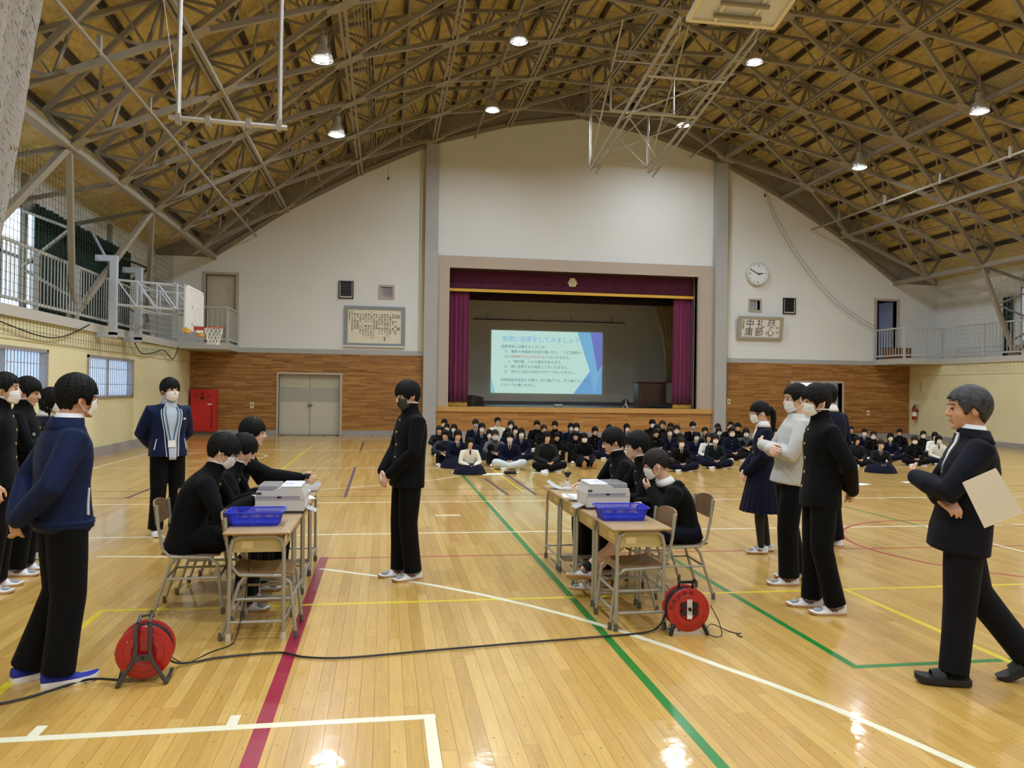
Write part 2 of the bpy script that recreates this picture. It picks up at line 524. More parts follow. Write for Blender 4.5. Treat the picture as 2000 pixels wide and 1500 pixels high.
for a, b in (((-.56, 11.85), (-.58, 16.4)), ((-.61, 20.6), (-.61, 24.2)), ((1.82, 14.3), (1.90, 12.0)), ((2.33, 14.9), (2.34, 12.0)), ((-3.62, 11.97), (-3.59, 13.45))):
    court_line([a, b], .05, LP, 'tape_mark')
court_line([(-5.53, 12.5), (-5.53, 20.8)], .045, LW)
court_line([(-3.9 + 1.2 * math.cos(a * PI / 16), 18.9 + 1.2 * math.sin(a * PI / 16)) for a in range(33)], .045, LW)
court_line([(.66, 10.1), (.98, 10.1)], .12, mat('tape_pale', (205, 192, 150), .5), 'tape_mark')

# --- stage wall
DOOR_L = (-3.5, -1.5, -.05, 2.05); DOOR_R = (14.9, 16.92, -.05, 2.05); STAGE = (2.14, 11.16, 1.03, 5.82)
GD_L = (-5.87, -4.93, 2.95, 5.3); GD_R = (18.32, 19.16, 2.95, 5.2)
SQ_L = (-.2, .2, 4.73, 5.08); SQ_R = (13.22, 13.6, 4.70, 5.05)
wb = struct('wall_back', 'white stage wall under the arched roof with wood strip cladding below')
mb = MB()
holed_wall(mb, XOL, XOR, -.05, lambda x: profile(x), [DOOR_L, DOOR_R, STAGE, GD_L, GD_R, SQ_L, SQ_R], YB, YB + .2,
           [XC + s * d for s in (-1, 1) for d in NODE_D])
part('plaster', mb, M_wall, wb)
mb = MB()
holed_wall(mb, XL, 1.27, .18, 2.75, [DOOR_L], YB - .03, YB)
part('wood_cladding', mb, M_clad, wb)
mb = MB()
holed_wall(mb, 12.2, XR, .18, 2.75, [DOOR_R], YB - .03, YB)
part('wood_cladding', mb, M_clad, wb)
mb = MB(); holed_wall(mb, XL, 1.27, 2.75, 2.91, [], YB - .045, YB); part('trim_band', mb, M_grey, wb)
mb = MB(); holed_wall(mb, 12.2, XR, 2.75, 2.91, [], YB - .045, YB); part('trim_band', mb, M_grey, wb)
for a, b in ((1.27, 1.72), (11.75, 12.2)):
    part('pillar', MB().bx(a, YB - .28, 0, b, YB, profile((a + b) / 2) - .05), M_grey, wb)
    part('pillar_side_strip', MB().bx(a - .16 if a < 5 else b, YB - .06, 2.91, a if a < 5 else b + .16, YB, profile(a) - .1), mat('cream_strip', (206, 196, 168), .8), wb)  # flat cream strip along the outer side of each pillar
bb = tag(part('baseboard_back', MB().bx(XL, YB - .05, 0, -3.5, YB, .18), M_basegrey), 'grey skirting board along the stage wall', kind='structure')
for a, b in ((-1.5, 1.27), (12.2, 14.9), (16.92, XR)):
    part('skirting', MB().bx(a, YB - .05, 0, b, YB, .18), M_basegrey, bb)
# brown boarding of the gable above the lower chords, up to the roof
def deck_pt(i, off):
    """node i (signed) of the arch moved outward by off along the normal"""
    s = -1 if i < 0 else 1; k = abs(i)
    a = max(k - 1, 0); b = min(k + 1, 5)
    if k == 0: nx, nz = 0.0, 1.0
    else:
        tx, tz = NODE_D[b] - NODE_D[a], NODE_Z[b] - NODE_Z[a]
        l = math.hypot(tx, tz); nx, nz = -tz / l, tx / l
    return Vector((XC + s * (NODE_D[k] + nx * off), 0, NODE_Z[k] + nz * off))
DECK = .95
mb = MB()
for i in range(-5, 5):
    a, b = deck_pt(i, 0), deck_pt(i + 1, 0); c, d = deck_pt(i + 1, DECK + .1), deck_pt(i, DECK + .1)
    mb.prism([(a.x, a.z), (b.x, b.z), (c.x, c.z), (d.x, d.z)], YB + .02, YB + .18)
for s in (-1, 1):
    e0, e1 = deck_pt(5 * s, 0), deck_pt(5 * s, DECK + .1); xo = XOL - .2 if s < 0 else XOR + .2
    P = [(e0.x, e0.z), (e1.x, e1.z + .05), (xo, 6.1), (xo, e0.z - .02)]
    mb.prism(P if s < 0 else P[::-1], YB + .02, YB + .18)
part('gable_boarding', mb, M_gable, wb)
mb = MB()
for i in range(-5, 5):
    a, b = deck_pt(i, -.02), deck_pt(i + 1, -.02); c, d = deck_pt(i + 1, .12), deck_pt(i, .12)
    mb.prism([(a.x, a.z), (b.x, b.z), (c.x, c.z), (d.x, d.z)], YB - .07, YB + .02)
part('verge_trim', mb, M_steel, wb)

# --- side walls
wl = struct('wall_left', 'cream plaster side wall below the left gallery')
WIN_L = [(-2.2, .9), (2.9, 6.0), (7.95, 11.05), (13.0, 16.08), (18.1, 21.2)]
swap = Matrix(((0, -1, 0, 0), (1, 0, 0, 0), (0, 0, 1, 0), (0, 0, 0, 1)))   # wall drawn along x turned to run along y
def side_wall(mb, y0, y1, z0, z1, holes, x, thick, outward):
    t = MB(); holed_wall(t, y0, y1, z0, z1, holes, 0, thick)
    for v in t.v:
        v.x, v.y = x + outward * v.y, v.x
    mb.add(t.v, t.f)
mb = MB(); side_wall(mb, YF, YB, -.05, 2.76, [(a, b, 1.3, 2.26) for a, b in WIN_L], XL, .2, -1); part('plaster', mb, M_cream, wl)
wr = struct('wall_right', 'cream plaster side wall below the right gallery')
mb = MB(); side_wall(mb, YF, YB, -.05, 2.76, [], XR, .2, 1); part('plaster', mb, M_cream, wr)
wf = struct('wall_front', 'plain white wall at the far end behind the viewer')
mb = MB(); holed_wall(mb, XOL, XOR, -.05, lambda x: profile(x) + 1.0, [], YF - .2, YF, [XC + s * d for s in (-1, 1) for d in NODE_D]); part('plaster', mb, M_wall, wf)
tag(part('baseboard_left', MB().bx(XL, YF, 0, XL + .05, YB - .06, .22), M_basegrey), 'grey skirting along the cream left wall', kind='structure')
tag(part('baseboard_right', MB().bx(XR - .05, YF, 0, XR, YB - .06, .17), M_basegrey), 'grey skirting along the cream right wall', kind='structure')
# ledge rail with small fixings on both side walls
tag(part('trim_1', MB().bx(XL, 12, 2.37, XL + .012, YB - .3, 2.385), mat('faint_cable', (200, 190, 150), .7)), 'thin cable run clipped along the left wall above the windows', kind='structure')
tag(part('trim_2', MB().bx(XR - .012, 14, 2.37, XR, YB - .3, 2.385), MATS['faint_cable']), 'thin cable run clipped along the right wall', kind='structure')

# lower windows with upright bars
for k, (a, b) in enumerate(WIN_L):
    w = struct('window_%d' % (k + 1), 'frosted side window with upright steel bars, number %d along the left wall' % (k + 1))
    mb = MB()
    for y0, y1, z0, z1 in ((a, b, 1.3, 1.36), (a, b, 2.2, 2.26), (a, a + .06, 1.3, 2.26), (b - .06, b, 1.3, 2.26)):
        mb.bx(XL - .14, y0, z0, XL + .03, y1, z1)
    part('window_frame', mb, M_alu, w)
    part('mullion', MB().bx(XL - .13, (a + b) / 2 - .04, 1.36, XL - .07, (a + b) / 2 + .04, 2.2), M_alu, w)
    for y0, y1 in ((a + .06, (a + b) / 2 - .04), ((a + b) / 2 + .04, b - .06)):
        part('pane', MB().bx(XL - .12, y0, 1.36, XL - .11, y1, 2.2), M_frost, w)
    bar = MB().tube([(XL - .02, 0, 1.36), (XL - .02, 0, 2.2)], .008, 6).mesh('bar')
    nb = 24
    for i in range(1, nb):
        put('bar', bar, M_alu, w, (0, a + (b - a) * i / nb, 0))
    for z in (1.62, 1.98):
        part('bar_tie', MB().bx(XL - .03, a + .06, z, XL - .012, b - .06, z + .012), M_alu, w)

# --- galleries
def gallery(side):
    s = -1 if side == 'left' else 1
    xe, xo = (XL, XOL) if s < 0 else (XR, XOR)
    g = struct('trim_3' if s < 0 else 'trim_4', 'concrete gallery walkway with steel railing along the %s wall' % side)
    x0, x1 = sorted((xe - s * .06, xo))
    part('gallery_slab', MB().bx(x0, YF, 2.76, x1, YB, 2.95), M_slab, g)
    xl0, xl1 = sorted((xe, xe - s * 1.52))
    yl = 25.3
    part('landing_slab', MB().bx(xl0, yl, 2.76, xl1, YB, 2.96), M_rail, g)
    xr = xe
    def run(p, q, name='rail'):
        part(name, MB().beam(p, q, .05, .05), M_rail, g)
    y0 = -2.0
    for z in (4.05, 3.07):
        run((xr, y0, z), (xr, yl, z)); run((xr, yl + .03, z), (xe - s * 1.5, yl + .03, z)); run((xe - s * 1.5, yl, z), (xe - s * 1.5, YB - .05, z))
    ys = [y0 + i * 1.95 for i in range(15)]
    post = MB().bx(-.035, -.035, 2.95, .035, .035, 4.05).mesh('post')
    for y in ys:
        if y < yl: put('post', post, M_rail, g, (xr, y, 0))
    for p in ((xr, yl + .03), (xe - s * .75, yl + .03), (xe - s * 1.5, yl + .03), (xe - s * 1.5, YB - .1)):
        put('post', post, M_rail, g, (p[0], p[1], 0))
    bal = MB().bx(-.009, -.009, 3.07, .009, .009, 4.05).mesh('baluster')
    y = 12.0
    while y < yl:
        put('baluster', bal, M_rail, g, (xr, y, 0)); y += .15
    for i in range(1, 10): put('baluster', bal, M_rail, g, (xe - s * .15 * i, yl + .03, 0))
    for i in range(1, 11): put('baluster', bal, M_rail, g, (xe - s * 1.5, yl + .03 + .16 * i, 0))
    # outer wall with the band of upper windows
    mb = MB()
    W = [(a, a + 3.6) for a in (-7, -2.6, 1.8, 6.2, 10.6, 15.0, 19.4)] if s < 0 else [(a, a + 3.4) for a in (-7, -2.6, 1.8, 6.2, 10.6, 15.2, 19.7)]
    side_wall(mb, YF, YB, 2.95, 6.4, [(a, b, 3.15, 5.3) for a, b in W], xo, .2, s)
    o = struct('wall_left_upper' if s < 0 else 'wall_right_upper', 'white outer wall behind the %s gallery with high windows' % side)
    part('plaster', mb, M_wall, o)
    for a, b in W:
        f = MB()
        xa, xb = sorted((xo + s * .02, xo + s * .1))
        for y0_, y1_, z0, z1 in ((a, b, 3.15, 3.21), (a, b, 5.24, 5.3), (a, a + .06, 3.15, 5.3), (b - .06, b, 3.15, 5.3), (a, b, 4.2, 4.26), ((a + b) / 2 - .03, (a + b) / 2 + .03, 3.15, 5.3)):
            f.bx(xa, y0_, z0, xb, y1_, z1)
        wn = part('window_frame', f, M_alu, o)
        for y0_, y1_ in ((a + .06, (a + b) / 2 - .03), ((a + b) / 2 + .03, b - .06)):
            for z0, z1 in ((3.21, 4.2), (4.26, 5.24)):
                part('pane', MB().bx(xa + .03, y0_, z0, xa + .036, y1_, z1), M_glass, wn)
    return g
gallery('left'); gallery('right')
def folded_curtain(y0, y1, x, z0, z1, amp, pitch, label, m):
    n = int((y1 - y0) / pitch * 6); rings = []
    prof = []
    for i in range(n + 1):
        y = y0 + (y1 - y0) * i / n
        prof.append((x + amp * math.sin(2 * PI * (y - y0) / pitch) + amp * .4 * math.sin(5.1 * y), y))
    vs = []; fs = []
    for (px, py) in prof: vs += [(px, py, z0), (px, py, z1), (px - .01, py, z1), (px - .01, py, z0)]
    rings = [vs[4 * i:4 * i + 4] for i in range(n + 1)]
    o = part('curtain', MB().loft(rings), m, smooth=True)
    return tag(o, label, 'curtain')
folded_curtain(17.95, 24.1, XOL + .13, 3.0, 5.42, .05, .32, 'dark green curtain drawn across the windows of the left gallery', M_greycurtain)
folded_curtain(23.3, 23.75, XOR - .13, 3.0, 5.0, .05, .2, 'dark green curtain gathered by the window of the right gallery', M_greycurtain)
folded_curtain(19.6, 22.3, XOR - .13, 3.0, 5.42, .05, .32, 'dark green curtain drawn across a right gallery window', M_greycurtain)

# --- doors
def double_door(n, hole, closed, label):
    x0, x1, z0, z1 = hole
    d = struct('door_%d' % n, label)
    f = MB().bx(x0 - .07, YB - .06, 0, x0, YB + .2, z1 + .07).bx(x1, YB - .06, 0, x1 + .07, YB + .2, z1 + .07).bx(x0, YB - .06, z1, x1, YB + .2, z1 + .07)
    part('door_frame', f, M_taupe, d)
    return d
d1 = double_door(1, DOOR_L, True, 'closed pair of grey beige steel doors left of the stage')
xm = (DOOR_L[0] + DOOR_L[1]) / 2
for a, b in ((DOOR_L[0], xm - .006), (xm + .006, DOOR_L[1])):
    lf = part('door_leaf', MB().bx(a, YB + .12, .01, b, YB + .17, 2.05), M_door, d1)
    part('upper_panel', MB().bx(a + .03, YB + .112, 1.15, b - .03, YB + .12, 1.62), mat('door_window_grey', (168, 168, 156), .4), lf)
    part('kick_panel', MB().bx(a + .03, YB + .113, .06, b - .03, YB + .12, 1.11), mat('door_panel', (196, 193, 176), .5), lf)
part('door_backing', MB().bx(DOOR_L[0] - .1, YB + .19, -.05, DOOR_L[1] + .1, YB + .24, 2.2), M_gable, d1)  # unseen sheet added to stop sky light leaking between and under the leaves
h = MB().bx(xm - .05, YB + .07, .95, xm - .02, YB + .11, 1.07).bx(xm + .03, YB + .06, 1.0, xm + .09, YB + .11, 1.04)
part('door_handle', h, mat('handle_steel', (90, 90, 92), .4, .6), d1, )
d2 = double_door(2, DOOR_R, False, 'open doorway with a bright window beyond, right of the stage')
part('corridor', MB().bx(14.2, YB + .2, -.02, 17.8, YB + 3.2, 0).bx(14.2, YB + .2, 2.5, 17.8, YB + 3.2, 2.55).bx(17.75, YB + .2, 0, 17.8, YB + 3.2, 2.5).bx(14.2, YB + .2, 0, 14.25, YB + 3.2, 2.5), mat('corridor_wall', (150, 148, 146), .8), d2)
f = MB()
for x0, x1, z0, z1 in ((14.25, 17.75, 0, .9), (14.25, 14.6, .9, 2.5), (16.75, 17.75, .9, 2.5), (14.6, 16.75, 2.4, 2.5), (15.3, 15.33, .9, 2.4), (16.05, 16.08, .9, 2.4)):
    f.bx(x0, YB + 1.5, z0, x1, YB + 1.6, z1)
part('corridor_window_frame', f, M_alu, d2)
part('corridor_window_pane', MB().bx(14.6, YB + 1.54, .9, 16.75, YB + 1.55, 2.4), M_glass, d2)
lf = part('door_leaf', MB().bx(16.86, YB + .2, .01, 16.9, YB + 1.2, 2.05), M_door, d2)
for n, (x0, x1, z0, z1), lab in ((3, GD_L, 'closed door on the left gallery landing'), (4, GD_R, 'half open door on the right gallery landing')):
    d = struct('door_%d' % n, lab)
    part('door_frame', MB().bx(x0 - .1, YB - .04, z0, x0, YB + .2, z1).bx(x1, YB - .04, z0, x1 + .1, YB + .2, z1).bx(x0 - .1, YB - .04, z1, x1 + .1, YB + .2, z1 + .08), M_taupe, d)
    if n == 3: part('door_leaf', MB().bx(x0, YB + .12, z0, x1, YB + .16, z1), mat('gallery_door', (206, 198, 178), .5), d)
    else:
        part('door_leaf', MB().bx(x1 - .05, YB + .2, z0, x1, YB + 1.0, z1), mat('blue_grey_door', (120, 126, 150), .5), d)
        part('room_beyond', MB().bx(x0 - .8, YB + 1.6, z0, x1 + .6, YB + 1.7, z1 + .3).bx(x0 - .8, YB + .2, z1 + .3, x1 + .6, YB + 1.7, z1 + .35).bx(x1 + .55, YB + .2, z0, x1 + .6, YB + 1.6, z1 + .3).bx(x0 - .8, YB + .2, z0 - .05, x1 + .6, YB + 1.6, z0), mat('storeroom_wall', (96, 100, 118), .8), d)
for n, (x0, x1, z0, z1) in ((10, SQ_L), (11, SQ_R)):
    w = struct('window_%d' % n, 'small square projection window with taupe frame %s of the stage' % ('left' if n == 10 else 'right'))
    part('window_frame', MB().bx(x0 - .07, YB - .03, z0 - .07, x0, YB + .18, z1 + .07).bx(x1, YB - .03, z0 - .07, x1 + .07, YB + .18, z1 + .07).bx(x0, YB - .03, z1, x1, YB + .18, z1 + .07).bx(x0, YB - .03, z0 - .07, x1, YB + .18, z0), M_taupe, w)
    part('mullion', MB().bx((x0 + x1) / 2 - .012 if n == 10 else x0 + .25, YB + .1, z0, (x0 + x1) / 2 + .012 if n == 10 else x0 + .28, YB + .14, z1), M_taupe, w)
    part('booth_wall', MB().bx(x0 - .3, YB + .5, z0 - .3, x1 + .3, YB + .55, z1 + .3).bx(x0 - .3, YB + .2, z0 - .3, x1 + .3, YB + .5, z0 - .25).bx(x0 - .3, YB + .2, z1 + .25, x1 + .3, YB + .5, z1 + .3), mat('booth_wall', (206, 200, 196), .8), w)

# --- stage
st = struct('stage', 'raised wooden stage with taupe proscenium frame')
part('stage_front', MB().bx(1.72, YB - .10, .18, 11.75, YB + .1, .87), M_stagewood, st)
part('stage_skirting', MB().bx(1.72, YB - .11, 0, 11.75, YB + .1, .18), M_basegrey, st)
part('stage_lip', MB().bx(1.72, YB - .16, .86, 11.75, YB + .3, 1.03), M_lip, st)
part('stage_floor', MB().bx(.8, YB + .2, .9, 12.6, 33.2, 1.02), mat('stage_floor', (120, 118, 116), .5), st)
part('proscenium_header', MB().bx(1.72, YB - .12, 5.82, 11.75, YB + .25, 6.23), M_taupe, st)
for a, b in ((1.72, 2.14), (11.16, 11.75)):
    part('proscenium_post', MB().bx(a, YB - .12, 1.03, b, YB + .25, 5.82), M_taupe, st)
    part('post_groove', MB().bx(a + .06, YB - .13, 1.05, a + .09, YB - .12, 5.8), M_grey, st)
part('stage_back_wall', MB().bx(.8, 33.0, 1.02, 12.6, 33.2, 8.0), mat('stage_wall', (214, 207, 192), .85, mottle=(.4, .03)), st)
part('stage_back_skirting', MB().bx(.8, 32.97, 1.02, 12.6, 33.0, 1.16), mat('dark_skirting', (96, 98, 104), .6), st)
part('stage_side_wall', MB().bx(.7, YB + .2, 1.02, .8, 33.2, 8.0), MATS['stage_wall'], st)
part('stage_side_wall', MB().bx(12.6, YB + .2, 1.02, 12.7, 33.2, 8.0), MATS['stage_wall'], st)
part('stage_ceiling', MB().bx(.7, YB + .2, 8.0, 12.7, 33.2, 8.1), MATS['stage_wall'], st)
part('screen_rail', MB().bx(3.6, 32.7, 4.57, 10.2, 32.74, 4.61), M_black, st)
for x in (4.2, 6.0, 7.8, 9.6): part('rail_hanger', MB().bx(x, 32.7, 4.6, x + .02, 32.72, 4.85), M_black, st)

# --- roof: decking, purlins, lattice of trusses
PITCH_Y = 2.54
ROWS = {0: [26.5 - PITCH_Y * k for k in range(15)], 1: [25.23 - PITCH_Y * k for k in range(14)]}
ce = struct('ceiling', 'arched roof deck of ochre wood wool boards')
ys = [YF - .2, -9.5, -7, -4.46, -1.9, .64, 3.18, 5.7, 8.26, 10.8, 13.3, 15.9, 18.4, 21.0, 23.5, 25.3, YB + .2]
for i in range(-5, 5):
    a, b = deck_pt(i, DECK), deck_pt(i + 1, DECK)
    n = Vector((-(b.z - a.z), 0, b.x - a.x)).normalized()
    for y0, y1 in zip(ys, ys[1:]):
        e = .006
        P = [Vector((a.x, y0 + e, a.z)), Vector((b.x, y0 + e, b.z)), Vector((b.x, y1 - e, b.z)), Vector((a.x, y1 - e, a.z))]
        part('deck_board', MB().loft([P, [p + n * .06 for p in P]]), M_wool, ce)
mb = MB()
for i in range(-5, 5):
    a, b = deck_pt(i, DECK + .08), deck_pt(i + 1, DECK + .08)
    n = Vector((-(b.z - a.z), 0, b.x - a.x)).normalized()
    P = [Vector((a.x, YF - .3, a.z)), Vector((b.x, YF - .3, b.z)), Vector((b.x, YB + .3, b.z)), Vector((a.x, YB + .3, a.z))]
    mb.loft([P, [p + n * .1 for p in P]])
part('roof_skin', mb, M_gable, ce)
for s in (-1, 1):
    e = deck_pt(5 * s, DECK)
    xo = XOL - .2 if s < 0 else XOR + .2
    x0, x1 = sorted((e.x + s * .02, xo))
    za = 6.2
    for y0, y1 in zip(ys, ys[1:]):
        P = [Vector((e.x, y0, e.z)), Vector((xo, y0, 5.95)), Vector((xo, y1, 5.95)), Vector((e.x, y1, e.z))]
        part('eave_deck_board', MB().loft([P, [p + Vector((0, 0, .06)) for p in P]]), M_wool, ce)
    P = [Vector((e.x - s * .1, YF - .3, e.z + .08)), Vector((xo + s * .1, YF - .3, 6.03)), Vector((xo + s * .1, YB + .3, 6.03)), Vector((e.x - s * .1, YB + .3, e.z + .08))]
    part('eave_skin', MB().loft([P, [p + Vector((0, 0, .08)) for p in P]]), M_gable, ce)

rf = struct('roof_frame', 'lattice of taupe steel trusses carrying the arched roof')
ex = .05
for i in range(-5, 6):
    p = deck_pt(i, 0)
    a = part('ridge_chord', MB().beam((p.x - .055, -10, p.z - .02), (p.x - .055, YB - .08, p.z - .02), .06, .09).beam((p.x + .055, -10, p.z - .02), (p.x + .055, YB - .08, p.z - .02), .06, .09), M_steel, rf)
    for t in ((0.0, .34, .67) if i < 5 else (0.0,)):
        a, b = deck_pt(i, DECK - .07), deck_pt(min(i + 1, 5), DECK - .07)
        q = a.lerp(b, t)
        part('purlin', MB().beam((q.x, YF, q.z), (q.x, YB, q.z), .09, .13), M_purlin, rf)
TOP = DECK - .22
gus = {}
for i in range(-5, 6):
    for y in ROWS[abs(i) % 2]:
        if y < 3.5: continue
        p = deck_pt(i, 0); q = deck_pt(i, TOP); p.y = q.y = y
        k = abs(i)
        a, b = deck_pt(max(i - 1, -5), 0), deck_pt(min(i + 1, 5), 0)
        tg = (b - a).normalized(); nr = Vector((-tg.z, 0, tg.x))
        # plate: eight-sided, lying along the arch
        pts = [(-.34, -.07), (-.16, -.17), (.16, -.17), (.34, -.07), (.34, .07), (.16, .17), (-.16, .17), (-.34, .07)]
        dv = Vector((0, 1, 0))
        P = [p + tg * u + dv * v - nr * .055 for u, v in pts]
        part('gusset_plate', MB().loft([P, [w - nr * .014 for w in P]]), M_steel, rf)
        part('node_post', MB().beam(p, q, .08, .08, up=(0, 1, 0)), M_steel, rf)
truss_count = 0
for i in range(-5, 5):
    A, B = ROWS[abs(i) % 2], ROWS[abs(i + 1) % 2]
    for ya in A:
        for yb in B:
            if abs(ya - yb) > PITCH_Y * .6 or max(ya, yb) < 3.5: continue
            p, q = deck_pt(i, 0), deck_pt(i + 1, 0); p.y, q.y = ya, yb
            P, Q = deck_pt(i, TOP), deck_pt(i + 1, TOP); P.y, Q.y = ya, yb
            up = (P + Q - p - q).normalized()
            t = MB().beam(p, q, .085, .10, up)
            t.beam(P, Q, .08, .08, up)
            for f0, f1 in ((.0, .25), (.25, .5), (.5, .75), (.75, 1.0)):
                if f0 in (.0, .5): t.beam(P.lerp(Q, f0), p.lerp(q, f1), .045, .045)
                else: t.beam(p.lerp(q, f0), P.lerp(Q, f1), .045, .045)
            t.beam(p.lerp(q, .25), P.lerp(Q, .25), .035, .035); t.beam(p.lerp(q, .75), P.lerp(Q, .75), .035, .035)
            part('truss', t, M_steel, rf); truss_count += 1
swap2 = Matrix(((0, 1, 0, 0), (1, 0, 0, 0), (0, 0, 1, 0), (0, 0, 0, 1)))
# zigzag struts from the gallery edge up to the eave nodes, with ties to the outer wall
for s in (-1, 1):
    e = deck_pt(5 * s, 0)
    xe = (XL if s < 0 else XR) + s * .12
    xo = XOL if s < 0 else XOR
    tops = [20.15, 15.07, 9.99, 4.91] if s < 0 else [22.69, 17.61, 12.53, 7.45]
    for y in tops:
        feet = (y - PITCH_Y, y + PITCH_Y) if s < 0 else (y - .5, y + 4.58)
        for yf in feet:
            if yf > 26: continue
            part('eave_strut', MB().beam((xe, yf, 3.0), (e.x, y, e.z), .12, .10, up=(1, 0, 0)), M_steel, rf)
        yf = feet[1] if s < 0 else feet[0]
        part('base_plate', MB().prism([(-.24, 2.95), (.24, 2.95), (.12, 3.28), (-.12, 3.28)], xe - .05, xe + .05, swap2), M_steel, rf).location.y = yf
        part('outer_column', MB().bx(xo - .1 if s > 0 else xo, yf - .06, 2.95, xo if s > 0 else xo + .1, yf + .06, 5.95), M_steel, rf)
        for z0, z1 in ((3.4, 4.0), (4.6, 4.0), (4.6, 5.2)):
            part('knee_brace', MB().beam((xe + (e.x - xe) * (z0 - 3) / 2.9, yf + (y - yf) * (z0 - 3) / 2.9, z0), (xo, yf, z1), .05, .05), M_steel, rf)
        for yy in (y, y - PITCH_Y):
            part('eave_tie', MB().beam((e.x, yy, e.z), (xo, yy + .3, 5.5), .08, .08), M_steel, rf)
    part('eave_beam', MB().beam((e.x, YF, e.z), (e.x, YB, e.z), .14, .16), M_steel, rf)

# conduits clipped along two node lines
for x, z, n in ((XC - 7.45, profile(XC - 7.45) + .16, 6), (XC + 7.35, profile(XC + 7.35) + .16, 6)):
    cg = thing('conduit_bundle', 'bundle of thin electrical conduits running along the roof on the %s side' % ('left' if x < XC else 'right'), 'conduit')
    for k in range(n):
        part('conduit', MB().tube([(x + k * .07, 2, z + k * (.035 if x < XC else -.035)), (x + k * .07, YB - .1, z + k * (.035 if x < XC else -.035))], .014, 6), M_steel, cg, smooth=True)

# long rails and pipes hung lengthwise under the trusses
for x, z, lab in ((-4.3, 6.6, 'long brown pipe running lengthwise low under the left roof edge'), (-2.2, 8.35, 'thin lengthwise pipe under the roof above the left wall loudspeaker'), (.4, 9.75, 'thin lengthwise pipe ending above the left pillar'),
                  (2.95, 10.35, 'thin lengthwise pipe ending left of the roof ridge'), (10.8, 10.15, 'bright lengthwise pipe ending right of the roof ridge'), (15.6, 7.75, 'bright lengthwise pipe low under the right roof slope')):
    pl = thing('roof_pipe', lab, 'pipe', group='lengthwise pipes under the roof')
    part('pipe_run', MB().tube([(x, 3, z), (x, YB - .1, z)], .035, 8), M_steel, pl, smooth=True)
    for k in range(9): part('pipe_clip', MB().bx(x - .03, 4.9 + k * 2.54, z - .045, x + .03, 4.98 + k * 2.54, z + .25), M_steel, pl)
# --- high-bay lamps
M_bulb = emission_material('lamp_glow', (255, 250, 240), 60.0)
M_bulb.cycles.emission_sampling = 'NONE'
M_refl = mat('lamp_reflector', (214, 214, 212), .3, .6)
M_wire = mat('lamp_guard', (225, 225, 225), .35, .5)
lamp_spots = []
LAMP_X = {0: (-1.32, 20.41, 4.6), 1: (3.03, 23.1, 4.68), 2: (9.38, 24.1, 4.95), 3: (14.0, 21.62, 4.83)}
refl = MB().lathe([(.20, 0), (.205, .01), (.19, .08), (.13, .19), (.09, .24), (.085, .25), (.07, .25), (.08, .235), (.12, .18), (.18, .075), (.195, .012)], 20).mesh('reflector', True)
bulb = MB().ell((0, 0, .10), (.075, .075, .11), 14, 10).mesh('bulb', 'all')
hous = MB().lathe([(.085, .25), (.095, .26), (.095, .42), (.06, .46), (.02, .47), (.02, .80)], 14).mesh('housing', True)
guard = MB()
guard.tube([(.21 * math.cos(2 * PI * k / 24), .21 * math.sin(2 * PI * k / 24), -.03) for k in range(24)], .008, 5, closed=True)
guard.tube([(.13 * math.cos(2 * PI * k / 24), .13 * math.sin(2 * PI * k / 24), -.06) for k in range(24)], .005, 5, closed=True)
for k in range(4):
    a = PI * k / 4
    guard.tube([(.21 * math.cos(a), .21 * math.sin(a), 0), (.21 * math.cos(a), .21 * math.sin(a), -.03), (0, 0, -.07), (-.21 * math.cos(a), -.21 * math.sin(a), -.03), (-.21 * math.cos(a), -.21 * math.sin(a), 0)], .005, 5)
guard = guard.mesh('guard')
names = ['outer left', 'inner left', 'inner right', 'outer right']
for k, (x, y0, dy) in LAMP_X.items():
    for j in range(7):
        y = y0 - dy * j
        if y < -10: continue
        z = profile(x) - .55
        lab = 'high-bay lamp in a wire guard, %s row, %s from the stage wall' % (names[k], ('nearest', 'second', 'third', 'fourth', 'fifth', 'sixth', 'seventh')[j])
        t = thing('ceiling_lamp', lab, 'lamp', (x, y, z), group='high-bay lamps under the roof')
        put('reflector', refl, M_refl, t); put('bulb', bulb, M_bulb, t); put('housing', hous, M_steel, t); put('guard', guard, M_wire, t)
        ld = bpy.data.lights.new('lamp_light', 'AREA'); ld.shape = 'DISK'; ld.size = .34; ld.energy = LAMP_POWER; ld.color = (.86, .94, 1.0); ld.spread = math.radians(165)
        lo = bpy.data.objects.new('lamp_light', ld); lo.location = (0, 0, -.02); lo.parent = t; C.objects.link(lo)
